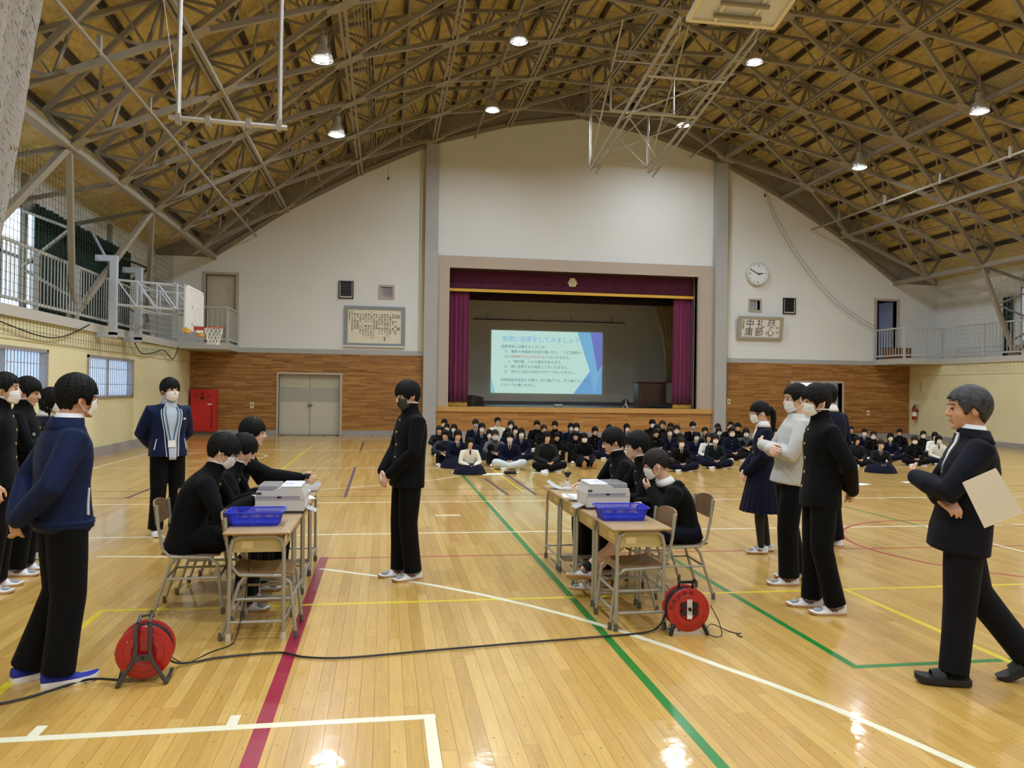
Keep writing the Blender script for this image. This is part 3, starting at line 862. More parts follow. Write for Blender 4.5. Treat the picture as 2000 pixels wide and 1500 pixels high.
# ------------------------------------------------------------------ stage dressing
M_purple = mat('purple_velvet', (112, 8, 72), .8, sheen=.4)
M_purpled = mat('dark_purple_velvet', (78, 6, 48), .85, sheen=.3)
M_gold = mat('gold_fringe', (222, 176, 60), .6)
def drape(name, label, x0, x1, y, z0, z1, amp, pitch, m, seed=0, gather=0.0):
    """upright folded cloth; gather pulls the lower end together"""
    n = max(int((x1 - x0) / pitch * 7), 12); rows = 8; vs = []; fs = []
    rr = random.Random(seed); ph = rr.random() * 6
    for side in (0, 1):
        for r in range(rows + 1):
            v = r / rows; z = z1 + (z0 - z1) * v
            for i in range(n + 1):
                u = i / n
                w = 1 - gather * math.sin(min(v * 1.15, 1) * PI / 2) if gather else 1
                x = x1 - (x1 - x0) * (1 - u) * w if gather else x0 + (x1 - x0) * u
                a = amp * (.55 + .45 * v)
                yy = y + a * math.sin(2 * PI * u * (x1 - x0) / pitch + ph) + a * .4 * math.sin(2 * PI * u * (x1 - x0) / pitch * .43 + 1) + side * .012
                vs.append((x, yy, z))
    k = (rows + 1) * (n + 1)
    for r in range(rows):
        for i in range(n):
            a = r * (n + 1) + i
            fs.append((a, a + n + 1, a + n + 2, a + 1)); fs.append((k + a, k + a + 1, k + a + n + 2, k + a + n + 1))
    for i in range(n):
        fs.append((i, i + 1, k + i + 1, k + i)); b = rows * (n + 1) + i; fs.append((b + 1, b, k + b, k + b + 1))
    for r in range(rows):
        a = r * (n + 1); fs.append((a + n + 1, a, k + a, k + a + n + 1)); a += n; fs.append((a, a + n + 1, k + a + n + 1, k + a))
    mb = MB().add(vs, fs)
    o = thing(name, label, 'curtain')
    c = part('cloth', mb, m, o, smooth='all')
    return o
for x0, x1, lab in ((2.16, 2.88, 'purple velvet side curtain at the left edge of the stage'), (10.44, 11.14, 'purple velvet side curtain at the right edge of the stage')):
    o = drape('stage_curtain', lab, x0, x1, YB + .42, 1.16, 5.3, .05, .16, M_purple, 3)
    f = MB()
    for i in range(int((x1 - x0) / .02)):
        x = x0 + .02 * i
        f.bx(x, YB + .40, 1.04, x + .014, YB + .43, 1.17)
    tag(part('gold_fringe', f, M_gold, o), kind='stuff')
o = drape('stage_valance', 'wide purple velvet valance hung across the top of the stage', 2.15, 11.15, YB + .32, 5.12, 5.86, .02, .5, M_purpled, 4)
part('gold_trim', MB().bx(2.15, YB + .285, 5.06, 11.15, YB + .30, 5.16), M_gold, o)
drape('stage_valance', 'second darker valance hanging deeper inside the stage', 2.0, 11.3, YB + 1.9, 4.95, 6.4, .03, .6, mat('deep_purple', (34, 6, 22), .9), 6)
drape('stage_curtain', 'beige gathered curtain tied back at the right of the stage', 9.9, 11.3, YB + 2.6, 2.0, 6.2, .05, .16, mat('beige_cloth', (170, 148, 108), .85), 8, gather=.75)
# emblem of three heart-shaped leaves on the valance
em = thing('stage_emblem', 'cream three-leaf school emblem on the purple valance', 'emblem', (6.57, YB + .275, 5.5))
M_emb = mat('emblem_cream', (226, 212, 168), .5)
for k in range(3):
    a = PI / 2 + k * 2 * PI / 3
    pts = []
    for i in range(24):
        t = 2 * PI * i / 24
        hx = 16 * math.sin(t) ** 3 / 16; hz = (13 * math.cos(t) - 5 * math.cos(2 * t) - 2 * math.cos(3 * t) - math.cos(4 * t)) / 16
        u, v = hx * .098, (hz + 1.05) * .082 + .02
        pts.append((u * math.sin(a) + v * math.cos(a), -u * math.cos(a) + v * math.sin(a)))
    part('leaf', MB().prism(pts, -.02, 0), M_emb, em)
    b = a + PI / 3
    part('petal', MB().prism([(.02 * math.cos(b - 1.57), .02 * math.sin(b - 1.57)), (.13 * math.cos(b - .25), .13 * math.sin(b - .25)), (.17 * math.cos(b), .17 * math.sin(b)), (.13 * math.cos(b + .25), .13 * math.sin(b + .25)), (.02 * math.cos(b + 1.57), .02 * math.sin(b + 1.57))], -.015, 0), M_emb, em)

# projected slide
sl = thing('projected_slide', 'projected pale green slide with Japanese voting instructions on the stage wall', 'slide', (4.42, 32.98, 1.5))
SW, SH = 4.85, 2.66
def slide_poly(name, pts, col, d, strength=1.4):
    m = MATS.get('slide' + name) or emission_material('slide' + name, col, strength); MATS['slide' + name] = m
    part(name, MB().prism([(x * SW, z * SH) for x, z in pts], -d, -d + .002), m, sl)
slide_poly('slide_background', [(0, 0), (1, 0), (1, 1), (0, 1)], (196, 232, 222), .004)
slide_poly('blue_facet', [(.74, 0), (.89, .37), (.77, 1), (1, 1), (1, 0)], (126, 184, 222), .008)
slide_poly('mid_blue_facet', [(.89, .37), (.74, 0), (1, 0), (1, .45), (.93, .0)], (116, 170, 220), .010)
slide_poly('violet_facet', [(.89, 1), (1, 1), (1, .47), (.96, .36)], (118, 128, 200), .012)
slide_poly('left_facet', [(0, .27), (.04, 0), (0, 0)], (150, 206, 224), .012)
S_dark = emission_material('slide_text_dark', (92, 116, 116), 1.3)
S_red = emission_material('slide_text_red', (190, 120, 116), 1.4)
S_blue = emission_material('slide_text_blue', (120, 180, 226), 1.5)
def slide_line(body, x, z, size, m):
    put('lettering', text_mesh(body, size * SH * 1.25), m, sl, (x * SW, -.016, z * SH), (PI / 2, 0, 0))
slide_line('実際に投票をしてみましょう', .09, .83, .079, S_blue)
for body, x, z, m in (('投票用紙に記載するときには、', .085, .725, S_dark), ('①　複数の候補者の名前を書いたり、「〇〇頑張れ！」', .115, .645, S_dark),
                      ('など', .115, .565, S_dark), ('候補者氏名以外を記入', .175, .565, S_red), ('してはいけません。', .455, .565, S_dark),
                      ('→「無効票」となる場合があります。', .145, .485, S_dark), ('②　誰に投票するか相談してはいけません。', .115, .405, S_dark),
                      ('③　他の人の記入内容をのぞいてはいけません。', .115, .325, S_dark),
                      ('投票用紙を投函する際は、折り曲げても、折り曲げなくても', .085, .19, S_dark), ('どちらでも構いません。', .085, .11, S_dark)):
    slide_line(body, x, z, .0435, m)

# things standing on the stage
pr = thing('projector', 'small grey projector standing at the front edge of the stage', 'projector', (6.1, YB + .25, 1.03))
part('body', MB().bevel_box(-.15, -.11, .02, .15, .11, .11, .02), mat('projector_grey', (170, 172, 178), .4), pr)
part('lens', MB().lathe([(.035, 0), (.035, .03)], 14, Matrix.Translation((.06, .11, .06)) @ Matrix.Rotation(-PI / 2, 4, 'X')), M_black, pr, smooth=True)
for x in (-.12, .12): part('foot', MB().bx(x - .015, -.08, 0, x + .015, -.05, .02), M_black, pr)
pt = thing('round_reflector', 'black round disc on a small white tripod at the stage edge', 'stand', (8.62, YB + .3, 1.03))
part('disc', MB().lathe([(.01, -.01), (.15, -.01), (.155, 0), (.15, .01), (.01, .01)], 24, Matrix.Translation((0, .05, .17)) @ Matrix.Rotation(PI / 2, 4, 'X')), M_black, pt, smooth=True)
for k in range(3):
    a = k * 2 * PI / 3 - PI / 2
    part('tripod_leg', MB().tube([(0, 0, .17), (.12 * math.cos(a), .12 * math.sin(a), 0)], .009, 6), M_white, pt)
part('tripod_post', MB().tube([(0, 0, .12), (0, 0, .3)], .01, 6), M_white, pt)
ld = thing('lectern', 'dark brown wooden lectern at the right of the stage', 'lectern', (9.9, YB + 1.4, 1.02))
part('body', MB().bevel_box(-.55, -.3, 0, .55, .3, .95, .02), mat('dark_lectern_wood', (66, 34, 22), .35), ld)
part('top', MB().bevel_box(-.62, -.36, .95, .62, .36, 1.0, .015), mat('lectern_top_wood', (80, 44, 28), .35), ld)
part('front_panel', MB().bx(-.42, -.315, .12, .42, -.3, .82), mat('lectern_panel_wood', (52, 26, 18), .35), ld)
bg_ = thing('black_bag', 'low black cloth bag lying beside the lectern', 'bag', (9.85, YB + .33, 1.03))
rngs = []
for i in range(9):
    u = -1 + 2 * i / 8; q = math.sqrt(max(.04, 1 - u * u))
    rngs.append([(u * .5, .12 * q * math.cos(2 * PI * k / 10), .06 + .06 * q * math.sin(2 * PI * k / 10) * (1 if math.sin(2 * PI * k / 10) > 0 else .95)) for k in range(10)])
part('bag_body', MB().loft(rngs), mat('black_cloth', (14, 14, 16), .85), bg_, smooth='all')
part('bag_strap', MB().tube([(-.2, 0, .11), (-.12, -.02, .17), (.05, -.02, .17), (.15, 0, .11)], .012, 6), MATS['black_cloth'], bg_)
sp = thing('speaker_wedge', 'grey brown wedge loudspeaker at the left of the stage', 'loudspeaker', (3.2, YB + .75, 1.03), rz=.5)
part('cabinet', MB().prism([(-.27, 0), (.27, 0), (.17, .34), (-.2, .40)], -.2, .25), mat('speaker_brown', (74, 62, 50), .6), sp)
part('grille', MB().add([(-.24, -.205, .03), (.23, -.205, .03), (.15, -.205, .31), (-.18, -.205, .36)], [(0, 1, 2, 3)]), M_black, sp)

# ------------------------------------------------------------------ things on the stage wall
bd = thing('school_song_board', 'grey framed school song board with brush writing left of the stage', 'board', (-.38, YB - .02, 3.72))
part('frame', MB().bx(-1.02, -.05, -.68, -.90, .02, .68).bx(.90, -.05, -.68, 1.02, .02, .68).bx(-.9, -.05, .58, .9, .02, .68).bx(-.9, -.05, -.68, .9, .02, -.58), mat('frame_blue_grey', (138, 146, 154), .45), bd)
part('bottom_ledge', MB().bx(-1.03, -.09, -.70, 1.03, .02, -.66), M_white, bd)
part('paper', MB().bx(-.9, -.015, -.58, .9, .0, .58), mat('aged_paper', (232, 226, 206), .8, mottle=(1.5, .03)), bd)
INK = mat('brush_ink', (24, 22, 22), .7)
cols = ['校　　歌', '　作詞　林　野　四郎', '　作曲　高木　東六', '一、黒潮のよする海原', '　ああわが浦の朝ぼらけ', '　若き血の胸に湧きて　理想', '　希望の峰は　雄々し', '　この浦の宮　新らし', '　ああ　宮田高校', '　美しき我が母校たたえん',
        '二、海広く　はるか雲の山', '　清らかに　澄みわたる', '　朝ぼらけ　鐘の音ひびく', '　人の道　ここに学びて', '　その幸は　わが身に', '　ああ　宮田高校', '　美しき我が母校', '昭和二十五年度卒業生寄贈', '宮田高等学校']
for ch, z in (('校', .30), ('歌', -.12)): put('lettering', text_mesh(ch, .13, 'CENTER'), INK, bd, (.80, -.019, z), (PI / 2, 0, 0))
for i, c in enumerate(cols):
    if i == 0: continue
    sz = .13 if i == 0 else (.078 if i < 17 else .056)
    x = .80 - (.0 if i == 0 else .10 + (i - 1) * .091)
    put('lettering', text_mesh('\n'.join(c), sz, 'CENTER', 1.0 if i else 1.5), INK, bd, (x, -.019, .45 if i else .30), (PI / 2, 0, 0))
pq = thing('calligraphy_plaque', 'tilted framed calligraphy of six brush characters right of the stage', 'plaque', (13.57, YB - .13, 4.03))
pq.rotation_euler = (.14, .0, 0)
part('frame', MB().bx(-.88, -.04, -.42, -.74, .03, .42).bx(.74, -.04, -.42, .88, .03, .42).bx(-.74, -.04, .33, .74, .03, .42).bx(-.74, -.04, -.42, .74, .03, -.33), mat('frame_taupe', (168, 162, 146), .5), pq)
part('backing', MB().bx(-.8, .0, -.4, .8, .03, .4), mat('frame_taupe', (168, 162, 146), .5), pq)
part('paper', MB().bx(-.74, -.015, -.33, .74, 0, .33), mat('plaque_paper', (232, 228, 224), .8), pq)
for ch, x, z in (('中', -.42, .03), ('礼', 0, .03), ('尽', .42, .03), ('庸', -.45, -.27), ('節', -.05, -.27), ('心', .38, -.27)):
    put('lettering', text_mesh(ch, .34, 'CENTER'), INK, pq, (x, -.018, z), (PI / 2, 0, 0))
for ch, z in (('松', -.02), ('印', -.2)): put('lettering', text_mesh(ch, .12, 'CENTER'), INK, pq, (.66, -.018, z), (PI / 2, 0, 0))
put('lettering', text_mesh('昭\n和\n五\n年\n卒\n業\n生', .07, 'CENTER', .6), INK, pq, (-.67, -.018, .2), (PI / 2, 0, 0))
ck = thing('wall_clock', 'round white wall clock showing ten to three', 'clock', (13.46, YB - .02, 6.02))
rot = Matrix.Rotation(PI / 2, 4, 'X')
part('case', MB().lathe([(.40, -.02), (.43, .0), (.43, .10), (.40, .13), (.385, .13), (.385, .11), (.01, .11)], 40, rot), mat('clock_case', (214, 212, 206), .4), ck, smooth=True)
part('face', MB().lathe([(.38, .112), (.38, .116)], 40, rot), mat('clock_face', (238, 240, 250), .5), ck)
for i in range(12):
    a = PI / 2 - i * PI / 6
    if i % 3: part('tick', MB().beam((.31 * math.cos(a), -.118, .31 * math.sin(a)), (.35 * math.cos(a), -.118, .35 * math.sin(a)), .006, .018, up=(-math.sin(a), 0, math.cos(a))), M_black, ck)
for t, i in (('12', 0), ('3', 3), ('6', 6), ('9', 9)):
    a = PI / 2 - i * PI / 6
    put('numeral', text_mesh(t, .13, 'CENTER'), M_black, ck, (.31 * math.cos(a), -.12, .31 * math.sin(a) - .045), (PI / 2, 0, 0))
a = PI / 2 - 2.82 * PI / 6; part('hour_hand', MB().beam((-.05 * math.cos(a), -.122, -.05 * math.sin(a)), (.20 * math.cos(a), -.122, .20 * math.sin(a)), .006, .035, up=(-math.sin(a), 0, math.cos(a))), M_black, ck)
a = PI / 2 - 9.85 * PI / 6; part('minute_hand', MB().beam((-.08 * math.cos(a), -.126, -.08 * math.sin(a)), (.34 * math.cos(a), -.126, .34 * math.sin(a)), .006, .028, up=(-math.sin(a), 0, math.cos(a))), M_black, ck)
for x, z, lab, side in ((-1.355, 4.935, 'black framed wall loudspeaker above the school song board', 1), (14.76, 4.885, 'black framed wall loudspeaker right of the calligraphy plaque', -1)):
    s = thing('wall_speaker', lab, 'loudspeaker', (x, YB, z), group='wall loudspeakers')
    part('frame', MB().bx(-.25, -.05, -.3, -.21, 0, .3).bx(.21, -.05, -.3, .25, 0, .3).bx(-.21, -.05, .26, .21, 0, .3).bx(-.21, -.05, -.3, .21, 0, -.26), M_black, s)
    part('inner_rim', MB().bx(-.21, -.04, -.26, -.19, 0, .26).bx(.19, -.04, -.26, .21, 0, .26).bx(-.19, -.04, -.26, .19, 0, -.22), mat('speaker_rim', (214, 214, 212), .5), s)
    part('grille', MB().bx(-.19, -.02, -.22, .19, -.005, .26), M_black, s)
    for k in range(5): part('slat', MB().bx(-.19, -.035, -.16 + k * .08, .19, -.02, -.14 + k * .08), mat('speaker_slat', (30, 30, 34), .4), s)
# fire hydrant cabinet
fc = thing('hydrant_cabinet', 'red steel fire hydrant cabinet in the corner left of the doors', 'cabinet', (-5.83, YB - .06, 0))
M_fire = mat('fire_red', (196, 34, 36), .4)
part('body', MB().bx(-.42, -.16, .13, .40, .0, 1.51), M_fire, fc)
dr = part('door', MB().bx(-.38, -.175, .17, .36, -.16, 1.08), mat('fire_red_door', (204, 38, 38), .4), fc)
part('handle', MB().bx(.23, -.19, .22, .27, -.175, .98), mat('fire_red_dark', (120, 22, 24), .5), dr)
part('name_plate', MB().bx(.12, -.185, 1.0, .25, -.175, 1.04), M_white, dr)
tr = Matrix.Translation((-.05, -.16, 1.38)) @ Matrix.Rotation(PI / 2, 4, 'X')
part('red_lamp', MB().lathe([(.05, 0), (.048, .03), (.02, .06)], 16, tr), mat('lamp_red_glass', (200, 20, 20), .2), fc, smooth=True)
part('push_button', MB().lathe([(.06, 0), (.06, .015), (.03, .02)], 16, Matrix.Translation((-.05, -.16, 1.22)) @ Matrix.Rotation(PI / 2, 4, 'X')), mat('button_dark', (60, 16, 18), .4), fc, smooth=True)
for x in (-.22, .14): part('bell_disc', MB().lathe([(.07, 0), (.06, .01)], 16, Matrix.Translation((x, -.16, 1.29)) @ Matrix.Rotation(PI / 2, 4, 'X')), mat('fire_red_disc', (168, 30, 32), .5), fc)
fe = thing('fire_extinguisher', 'red fire extinguisher hung on the cream wall beside the stage wall corner', 'extinguisher', (XR - .14, 26.6, .72))
part('cylinder', MB().lathe([(.01, 0), (.075, .01), (.08, .03), (.08, .36), (.06, .43), (.03, .46)], 16), mat('extinguisher_red', (150, 26, 24), .35), fe, smooth=True)
part('valve', MB().lathe([(.03, .46), (.035, .5), (.02, .52)], 10).bx(-.02, -.1, .52, .02, .03, .54).bx(-.02, -.1, .56, .02, .02, .58), M_black, fe)
part('hose', MB().tube([(0, .03, .5), (0, .11, .46), (0, .12, .3), (0, .1, .16)], .014, 6), M_black, fe, smooth=True)
part('label_band', MB().lathe([(.0812, .14), (.0812, .3)], 16, cap=False), M_white, fe, smooth=True)
part('wall_bracket', MB().bx(.07, -.04, .3, .14, .04, .36), M_black, fe)
sg = thing('extinguisher_sign', 'small upright notice above the fire extinguisher', 'sign', (XR - .01, 26.45, 1.95))
part('plate', MB().bx(-.005, -.06, -.2, .005, .06, .2), mat('sign_cream', (226, 214, 176), .6), sg)
put('lettering', text_mesh('消\n火\n器', .1, 'CENTER', .9), mat('sign_red', (150, 40, 36), .6), sg, (-.007, 0, .08), (PI / 2, 0, -PI / 2))
for x, z, y, lab in ((12.42, 1.32, YB - .03, 'cream light switch plate beside the right grey pillar'), (18.0, .95, YB - .03, 'small white socket plate on the wood cladding right of the doorway'), (-4.35, 1.0, YB - .03, 'small white socket plate left of the steel doors')):
    s = thing('switch_plate', lab, 'switch', (x, y, z))
    part('plate', MB().bevel_box(-.06, -.012, -.1, .06, 0, .1, .005), mat('plate_cream', (220, 208, 176), .5), s)
    part('rocker', MB().bx(-.02, -.02, -.03, .02, -.012, .03), mat('rocker_dark', (70, 62, 50), .5), s)
# cables slung along the wall to the right gallery, hanging sensor ends
def cable(name, label, pts, r, m, cat='cable', sub=8):
    P = [Vector(p) for p in pts]; Q = []
    for i in range(len(P) - 1):
        a, b, c, d = P[max(i - 1, 0)], P[i], P[i + 1], P[min(i + 2, len(P) - 1)]
        for k in range(sub):
            t = k / sub
            Q.append(.5 * ((2 * b) + (c - a) * t + (2 * a - 5 * b + 4 * c - d) * t * t + (3 * b - a - 3 * c + d) * t ** 3))
    Q.append(P[-1])
    return tag(part(name, MB().tube(Q, r, 6), m, smooth=True), label, cat)
M_cab = mat('grey_cable', (150, 146, 138), .6)
for dz, lab in ((0, 'thin grey cable sagging from the roof to the right gallery railing'), (.18, 'second thin grey cable sagging below the first to the right gallery')):
    pts = [(13.7, YB - .1, 9.2 - dz)]
    for x, z in ((14.3, 7.9), (15.2, 6.6), (16.4, 5.3), (17.6, 4.5), (18.2, 4.2)): pts.append((x - dz * .5, YB - .15, z - dz * .6))
    cable('wall_cable', lab, pts, .009, M_cab)
for x, y, zt, zb, lab in ((.0, YB - .3, 9.2, 8.75, 'thin drop cable with a black end left of the pillar'), (13.6, YB - .3, 9.3, 8.9, 'thin drop cable with a black end right of the stage')):
    t = thing('drop_cable', lab, 'cable', (x, y, zb))
    part('wire', MB().tube([(0, 0, 0), (0, 0, zt - zb + .5)], .008, 6), M_cab, t); part('plug', MB().lathe([(.01, -.09), (.03, -.07), (.03, 0), (.01, .02)], 10), M_black, t, smooth=True)

# ------------------------------------------------------------------ hanging pipe frames and basketball goals
def pipe(parent, a, b, r=.025, m=None, name='pipe'):
    return part(name, MB().tube([a, b], r, 8), m or M_chrome, parent, smooth=True)
hf = thing('hanging_frame', 'pipe frame hung from the roof on the left, like a trapeze', 'frame')
XA, XB, HY, HZ = -2.89, -1.37, 11.0, 5.18
pipe(hf, (XA, HY, HZ), (XB, HY, HZ - .04), .036, name='bottom_bar'); pipe(hf, (XA + .12, HY, HZ), (XA + .12, HY, 7.85), .032, name='upright'); pipe(hf, (XB - .1, HY, HZ - .04), (XB - .1, HY, 8.6), .032, name='upright')
pipe(hf, (XA + .12, HY, 7.0), (XB - .1, HY, 7.0), .022, name='top_bar'); pipe(hf, (XA + .12, HY, HZ + .1), (XA - .3, HY + .4, 7.6), .006, name='stay')
for x in (XA + .12, XA + .5, XB - .5, XB - .1): part('clamp', MB().bx(x - .03, HY - .045, HZ - .09, x + .03, HY + .045, HZ + .05), M_steel, hf)
bsx = thing('folded_backstop', 'basketball backstop folded up under the roof right of centre', 'basketball goal')
pz = 8.05
for x in (5.65, 7.35):
    pipe(bsx, (x, 21.6, pz), (x, 21.6, 10.95), .035, name='mast'); pipe(bsx, (x + .05, 21.7, pz - .1), (x + .12, 15.0, 9.2), .04, name='long_strut'); pipe(bsx, (x + .25, 21.9, pz - .15), (x + .3, 15.6, 9.1), .03, name='long_strut')
    pipe(bsx, (x, 19.6, 8.9), (x, 19.6, 10.9), .03, name='mast'); pipe(bsx, (x, 21.6, pz), (x, 18.6, 10.8), .025, name='brace'); pipe(bsx, (x, 21.6, 10.0), (x, 19.6, 9.0), .02, name='brace')
    pipe(bsx, (x + .12, 15.0, 9.2), (x + .1, 15.2, 10.7), .012, name='hoist_wire')
    for k in range(6):
        t = k / 5.0
        pipe(bsx, Vector((x + .05, 21.7, pz - .1)).lerp(Vector((x + .12, 15.0, 9.2)), t), Vector((x + .25, 21.9, pz - .15)).lerp(Vector((x + .3, 15.6, 9.1)), min(1, t + .1)), .018, name='rung')
for y, z in ((21.6, pz), (21.6, 9.6), (19.6, 8.9), (19.6, 10.2), (18.2, 8.35), (16.6, 8.6)): pipe(bsx, (5.65, y, z), (7.4, y, z), .03, name='cross_bar')
for (a, b) in (((5.65, 21.6, pz), (7.35, 21.6, 9.6)), ((7.35, 21.6, pz), (5.65, 21.6, 9.6)), ((5.7, 19.6, 8.9), (7.4, 19.6, 10.2)), ((5.75, 21, 8.1), (7.45, 18.4, 8.35)), ((7.45, 21, 8.1), (5.75, 18.4, 8.35)), ((5.75, 18.2, 8.35), (7.45, 16.2, 8.62))):
    pipe(bsx, a, b, .018, name='diagonal')
tb = Matrix.Translation((6.78, 14.35, 9.22)) @ Matrix.Rotation(math.radians(-14), 4, 'X')
part('board', MB().bx(-.92, -.62, 0, .92, .55, .03, tb), mat('backboard_acrylic', (214, 220, 236), .3), bsx)
part('board_frame', MB().bx(-.95, -.65, -.05, .95, -.58, .05, tb).bx(-.95, .5, -.05, .95, .58, .05, tb).bx(-.95, -.58, -.05, -.87, .5, .05, tb).bx(.87, -.58, -.05, .95, .5, .05, tb).bx(-.4, -.58, -.04, -.34, .5, 0, tb).bx(.34, -.58, -.04, .4, .5, 0, tb), mat('board_cream', (232, 226, 206), .5), bsx)
part('board_bracket', MB().bx(-.5, -.1, -.12, .5, -.04, -.05, tb).bx(-.5, .25, -.12, .5, .31, -.05, tb), M_steel, bsx)

# wall goal on the left gallery
wg = thing('wall_basketball_goal', 'white basketball backboard on a swing frame fixed to the left gallery', 'basketball goal')
M_gw = mat('goal_pale_blue', (196, 202, 216), .4, .2)
for y in (18.6, 20.4):
    b = part('c_bracket', MB().bx(XL - .02, y - .08, 4.35, XL + .42, y + .08, 4.48).bx(XL + .28, y - .08, 2.72, XL + .42, y + .08, 4.35).bx(XL - .02, y - .08, 2.66, XL + .42, y + .08, 2.78), M_gw, wg)
    for z in (3.4, 3.95): pipe(wg, (XL + .35, y, z), (-4.75, y + .25, z - .05), .028, M_gw, 'arm')
    for t in (.0, .33, .66, 1.0):
        x = XL + .42 + t * (1.2); pipe(wg, (x, y + t * .25, 3.36), (x, y + t * .25, 3.94), .02, M_gw, 'arm_post')
        if t < 1: pipe(wg, (x, y + t * .25, 3.94), (x + .4, y + t * .25 + .08, 3.36), .015, M_gw, 'arm_diagonal')
for z in (3.38, 3.93):
    for x in (-5.6, -4.75): pipe(wg, (x, 18.75, z), (x, 20.6, z), .022, M_gw, 'cross_bar')
pipe(wg, (-5.9, 18.7, 3.9), (XL - .2, 18.9, 5.0), .03, M_gw, 'stay')
part('backboard', MB().bx(-4.64, 19.2, 2.93, -4.6, 21.0, 3.98), mat('backboard_white', (226, 226, 226), .4), wg)
bl = MB()
for y0, y1, z0, z1 in ((19.2, 21, 2.93, 2.98), (19.2, 21, 3.93, 3.98), (19.2, 19.25, 2.93, 3.98), (20.95, 21, 2.93, 3.98), (19.8, 20.4, 3.08, 3.12), (19.8, 20.4, 3.48, 3.52), (19.8, 19.84, 3.08, 3.52), (20.36, 20.4, 3.08, 3.52)):
    bl.bx(-4.6, y0, z0, -4.594, y1, z1)
part('board_lines', bl, M_white, wg)
for y in (19.18, 20.6): part('edge_pad', MB().bx(-4.67, y, 2.86, -4.57, y + .42, 2.96), mat('pad_yellow', (214, 170, 70), .6), wg)
M_rim = mat('rim_orange', (170, 70, 50), .45)
rc = Vector((-4.16, 20.1, 3.05))
part('rim', MB().tube([rc + Vector((.225 * math.cos(2 * PI * k / 28), .225 * math.sin(2 * PI * k / 28), 0)) for k in range(28)], .012, 6, closed=True), M_rim, wg, smooth=True)
part('rim_bracket', MB().bx(-4.6, 20.0, 2.98, -4.38, 20.2, 3.06).tube([(-4.6, 19.95, 2.95), (-4.3, 19.95, 3.04)], .01, 6), M_rim, wg)
nt_ = MB()
for k in range(12):
    for sgn in (1, -1):
        P = []
        for j in range(6):
            a = 2 * PI * (k + sgn * j * .5) / 12; r = .225 - .085 * min(1, j / 4); P.append(rc + Vector((r * math.cos(a), r * math.sin(a), -.085 * j)))
        nt_.tube(P, .006, 4)
tag(part('net', nt_, M_white, wg), kind='stuff')

# green safety nets along the eaves, white ball net hanging at the left
def grid_net(name, label, corners, nu, nv, r, m, sag=0.0, wave=0.0):
    P = lambda u, v: (Vector(corners[0]).lerp(Vector(corners[1]), u)).lerp(Vector(corners[3]).lerp(Vector(corners[2]), u), v) + Vector((wave * math.sin(u * 31 + v * 5), 0, -sag * math.sin(PI * u) * (v)))
    mb = MB()
    for i in range(nu + 1): mb.tube([P(i / nu, j / 8) for j in range(9)], r, 3)
    for j in range(nv + 1): mb.tube([P(k / 30, j / nv) for k in range(31)], r, 3)
    return tag(part(name, mb, m), label, 'net', kind='stuff')
M_net = mat('net_green', (40, 62, 48), .8)
grid_net('safety_net', 'dark green safety net hung along the left gallery under the eave', [(XL + .05, 12, 5.75), (XL + .05, 24.6, 5.75), (XL + .05, 24.6, 2.5), (XL + .05, 12, 2.5)], 90, 22, .004, M_net, sag=.12)
grid_net('safety_net', 'pale safety net hung along the right gallery railing', [(XR - .05, 17, 5.3), (XR - .05, 24.6, 5.3), (XR - .05, 24.6, 2.55), (XR - .05, 17, 2.55)], 50, 18, .003, mat('net_grey', (150, 150, 142), .8), sag=.1)
cable('net_rope', 'black rope looping below the left gallery edge', [(XL + .08, 13, 2.75), (XL + .08, 15.4, 2.5), (XL + .08, 16.6, 2.55), (XL + .08, 18, 2.9)], .012, M_black, 'rope')
cable('net_rope', 'dark green rope sagging by the brackets of the left gallery', [(XL + .1, 20.8, 2.8), (XL + .1, 21.5, 2.45), (XL + .1, 22.6, 2.5), (XL + .1, 23.6, 2.62), (XL + .1, 24.6, 2.4), (XL + .1, 25.2, 2.8)], .014, M_net, 'rope')
nc = thing('ball_net_curtain', 'bunched pale grey net curtain hanging at the far left of the hall', 'net')
vs, fs = [], []
NR, NCOL = 26, 60
for j in range(NR + 1):
    v = j / NR; z = 6.9 - v * 3.9
    yr = 10.5 - 1.25 * v ** 1.1
    for i in range(NCOL + 1):
        u = i / NCOL
        y = yr - (1 - u) * (3.4 - 1.2 * v)
        x = -4.2 + .07 * math.sin(u * 46 + v * 2.0) + .04 * math.sin(u * 17 + 4 * v) + .015 * noise.noise(Vector((u * 30, v * 40, 0)))
        vs.append((x, y, z + .03 * math.sin(u * 46 + 1)))
for j in range(NR):
    for i in range(NCOL):
        a = j * (NCOL + 1) + i; fs.append((a, a + 1, a + NCOL + 2, a + NCOL + 1))
nm = MB().add(vs, fs).mesh('net_cloth', 'all')
def net_cloth_material():
    m = bpy.data.materials.new('knotted_net'); m.use_nodes = True
    nt = m.node_tree; L = nt.links; p = nt.nodes['Principled BSDF']
    p.inputs['Base Color'].default_value = lin(150, 142, 132); p.inputs['Roughness'].default_value = .9
    tc = nt.nodes.new('ShaderNodeTexCoord'); n = nt.nodes.new('ShaderNodeTexNoise'); n.inputs['Scale'].default_value = 14; n.inputs['Detail'].default_value = 2
    mp = nt.nodes.new('ShaderNodeMapping'); mp.inputs['Scale'].default_value = (1, 6, .8); L.new(tc.outputs['Object'], mp.inputs[0]); L.new(mp.outputs[0], n.inputs[0])
    r = nt.nodes.new('ShaderNodeMapRange'); r.inputs[1].default_value = .35; r.inputs[2].default_value = .42; L.new(n.outputs['Fac'], r.inputs[0]); L.new(r.outputs[0], p.inputs['Alpha'])
    b = nt.nodes.new('ShaderNodeBump'); b.inputs['Strength'].default_value = .6; L.new(n.outputs['Fac'], b.inputs['Height']); L.new(b.outputs[0], p.inputs['Normal'])
    return m
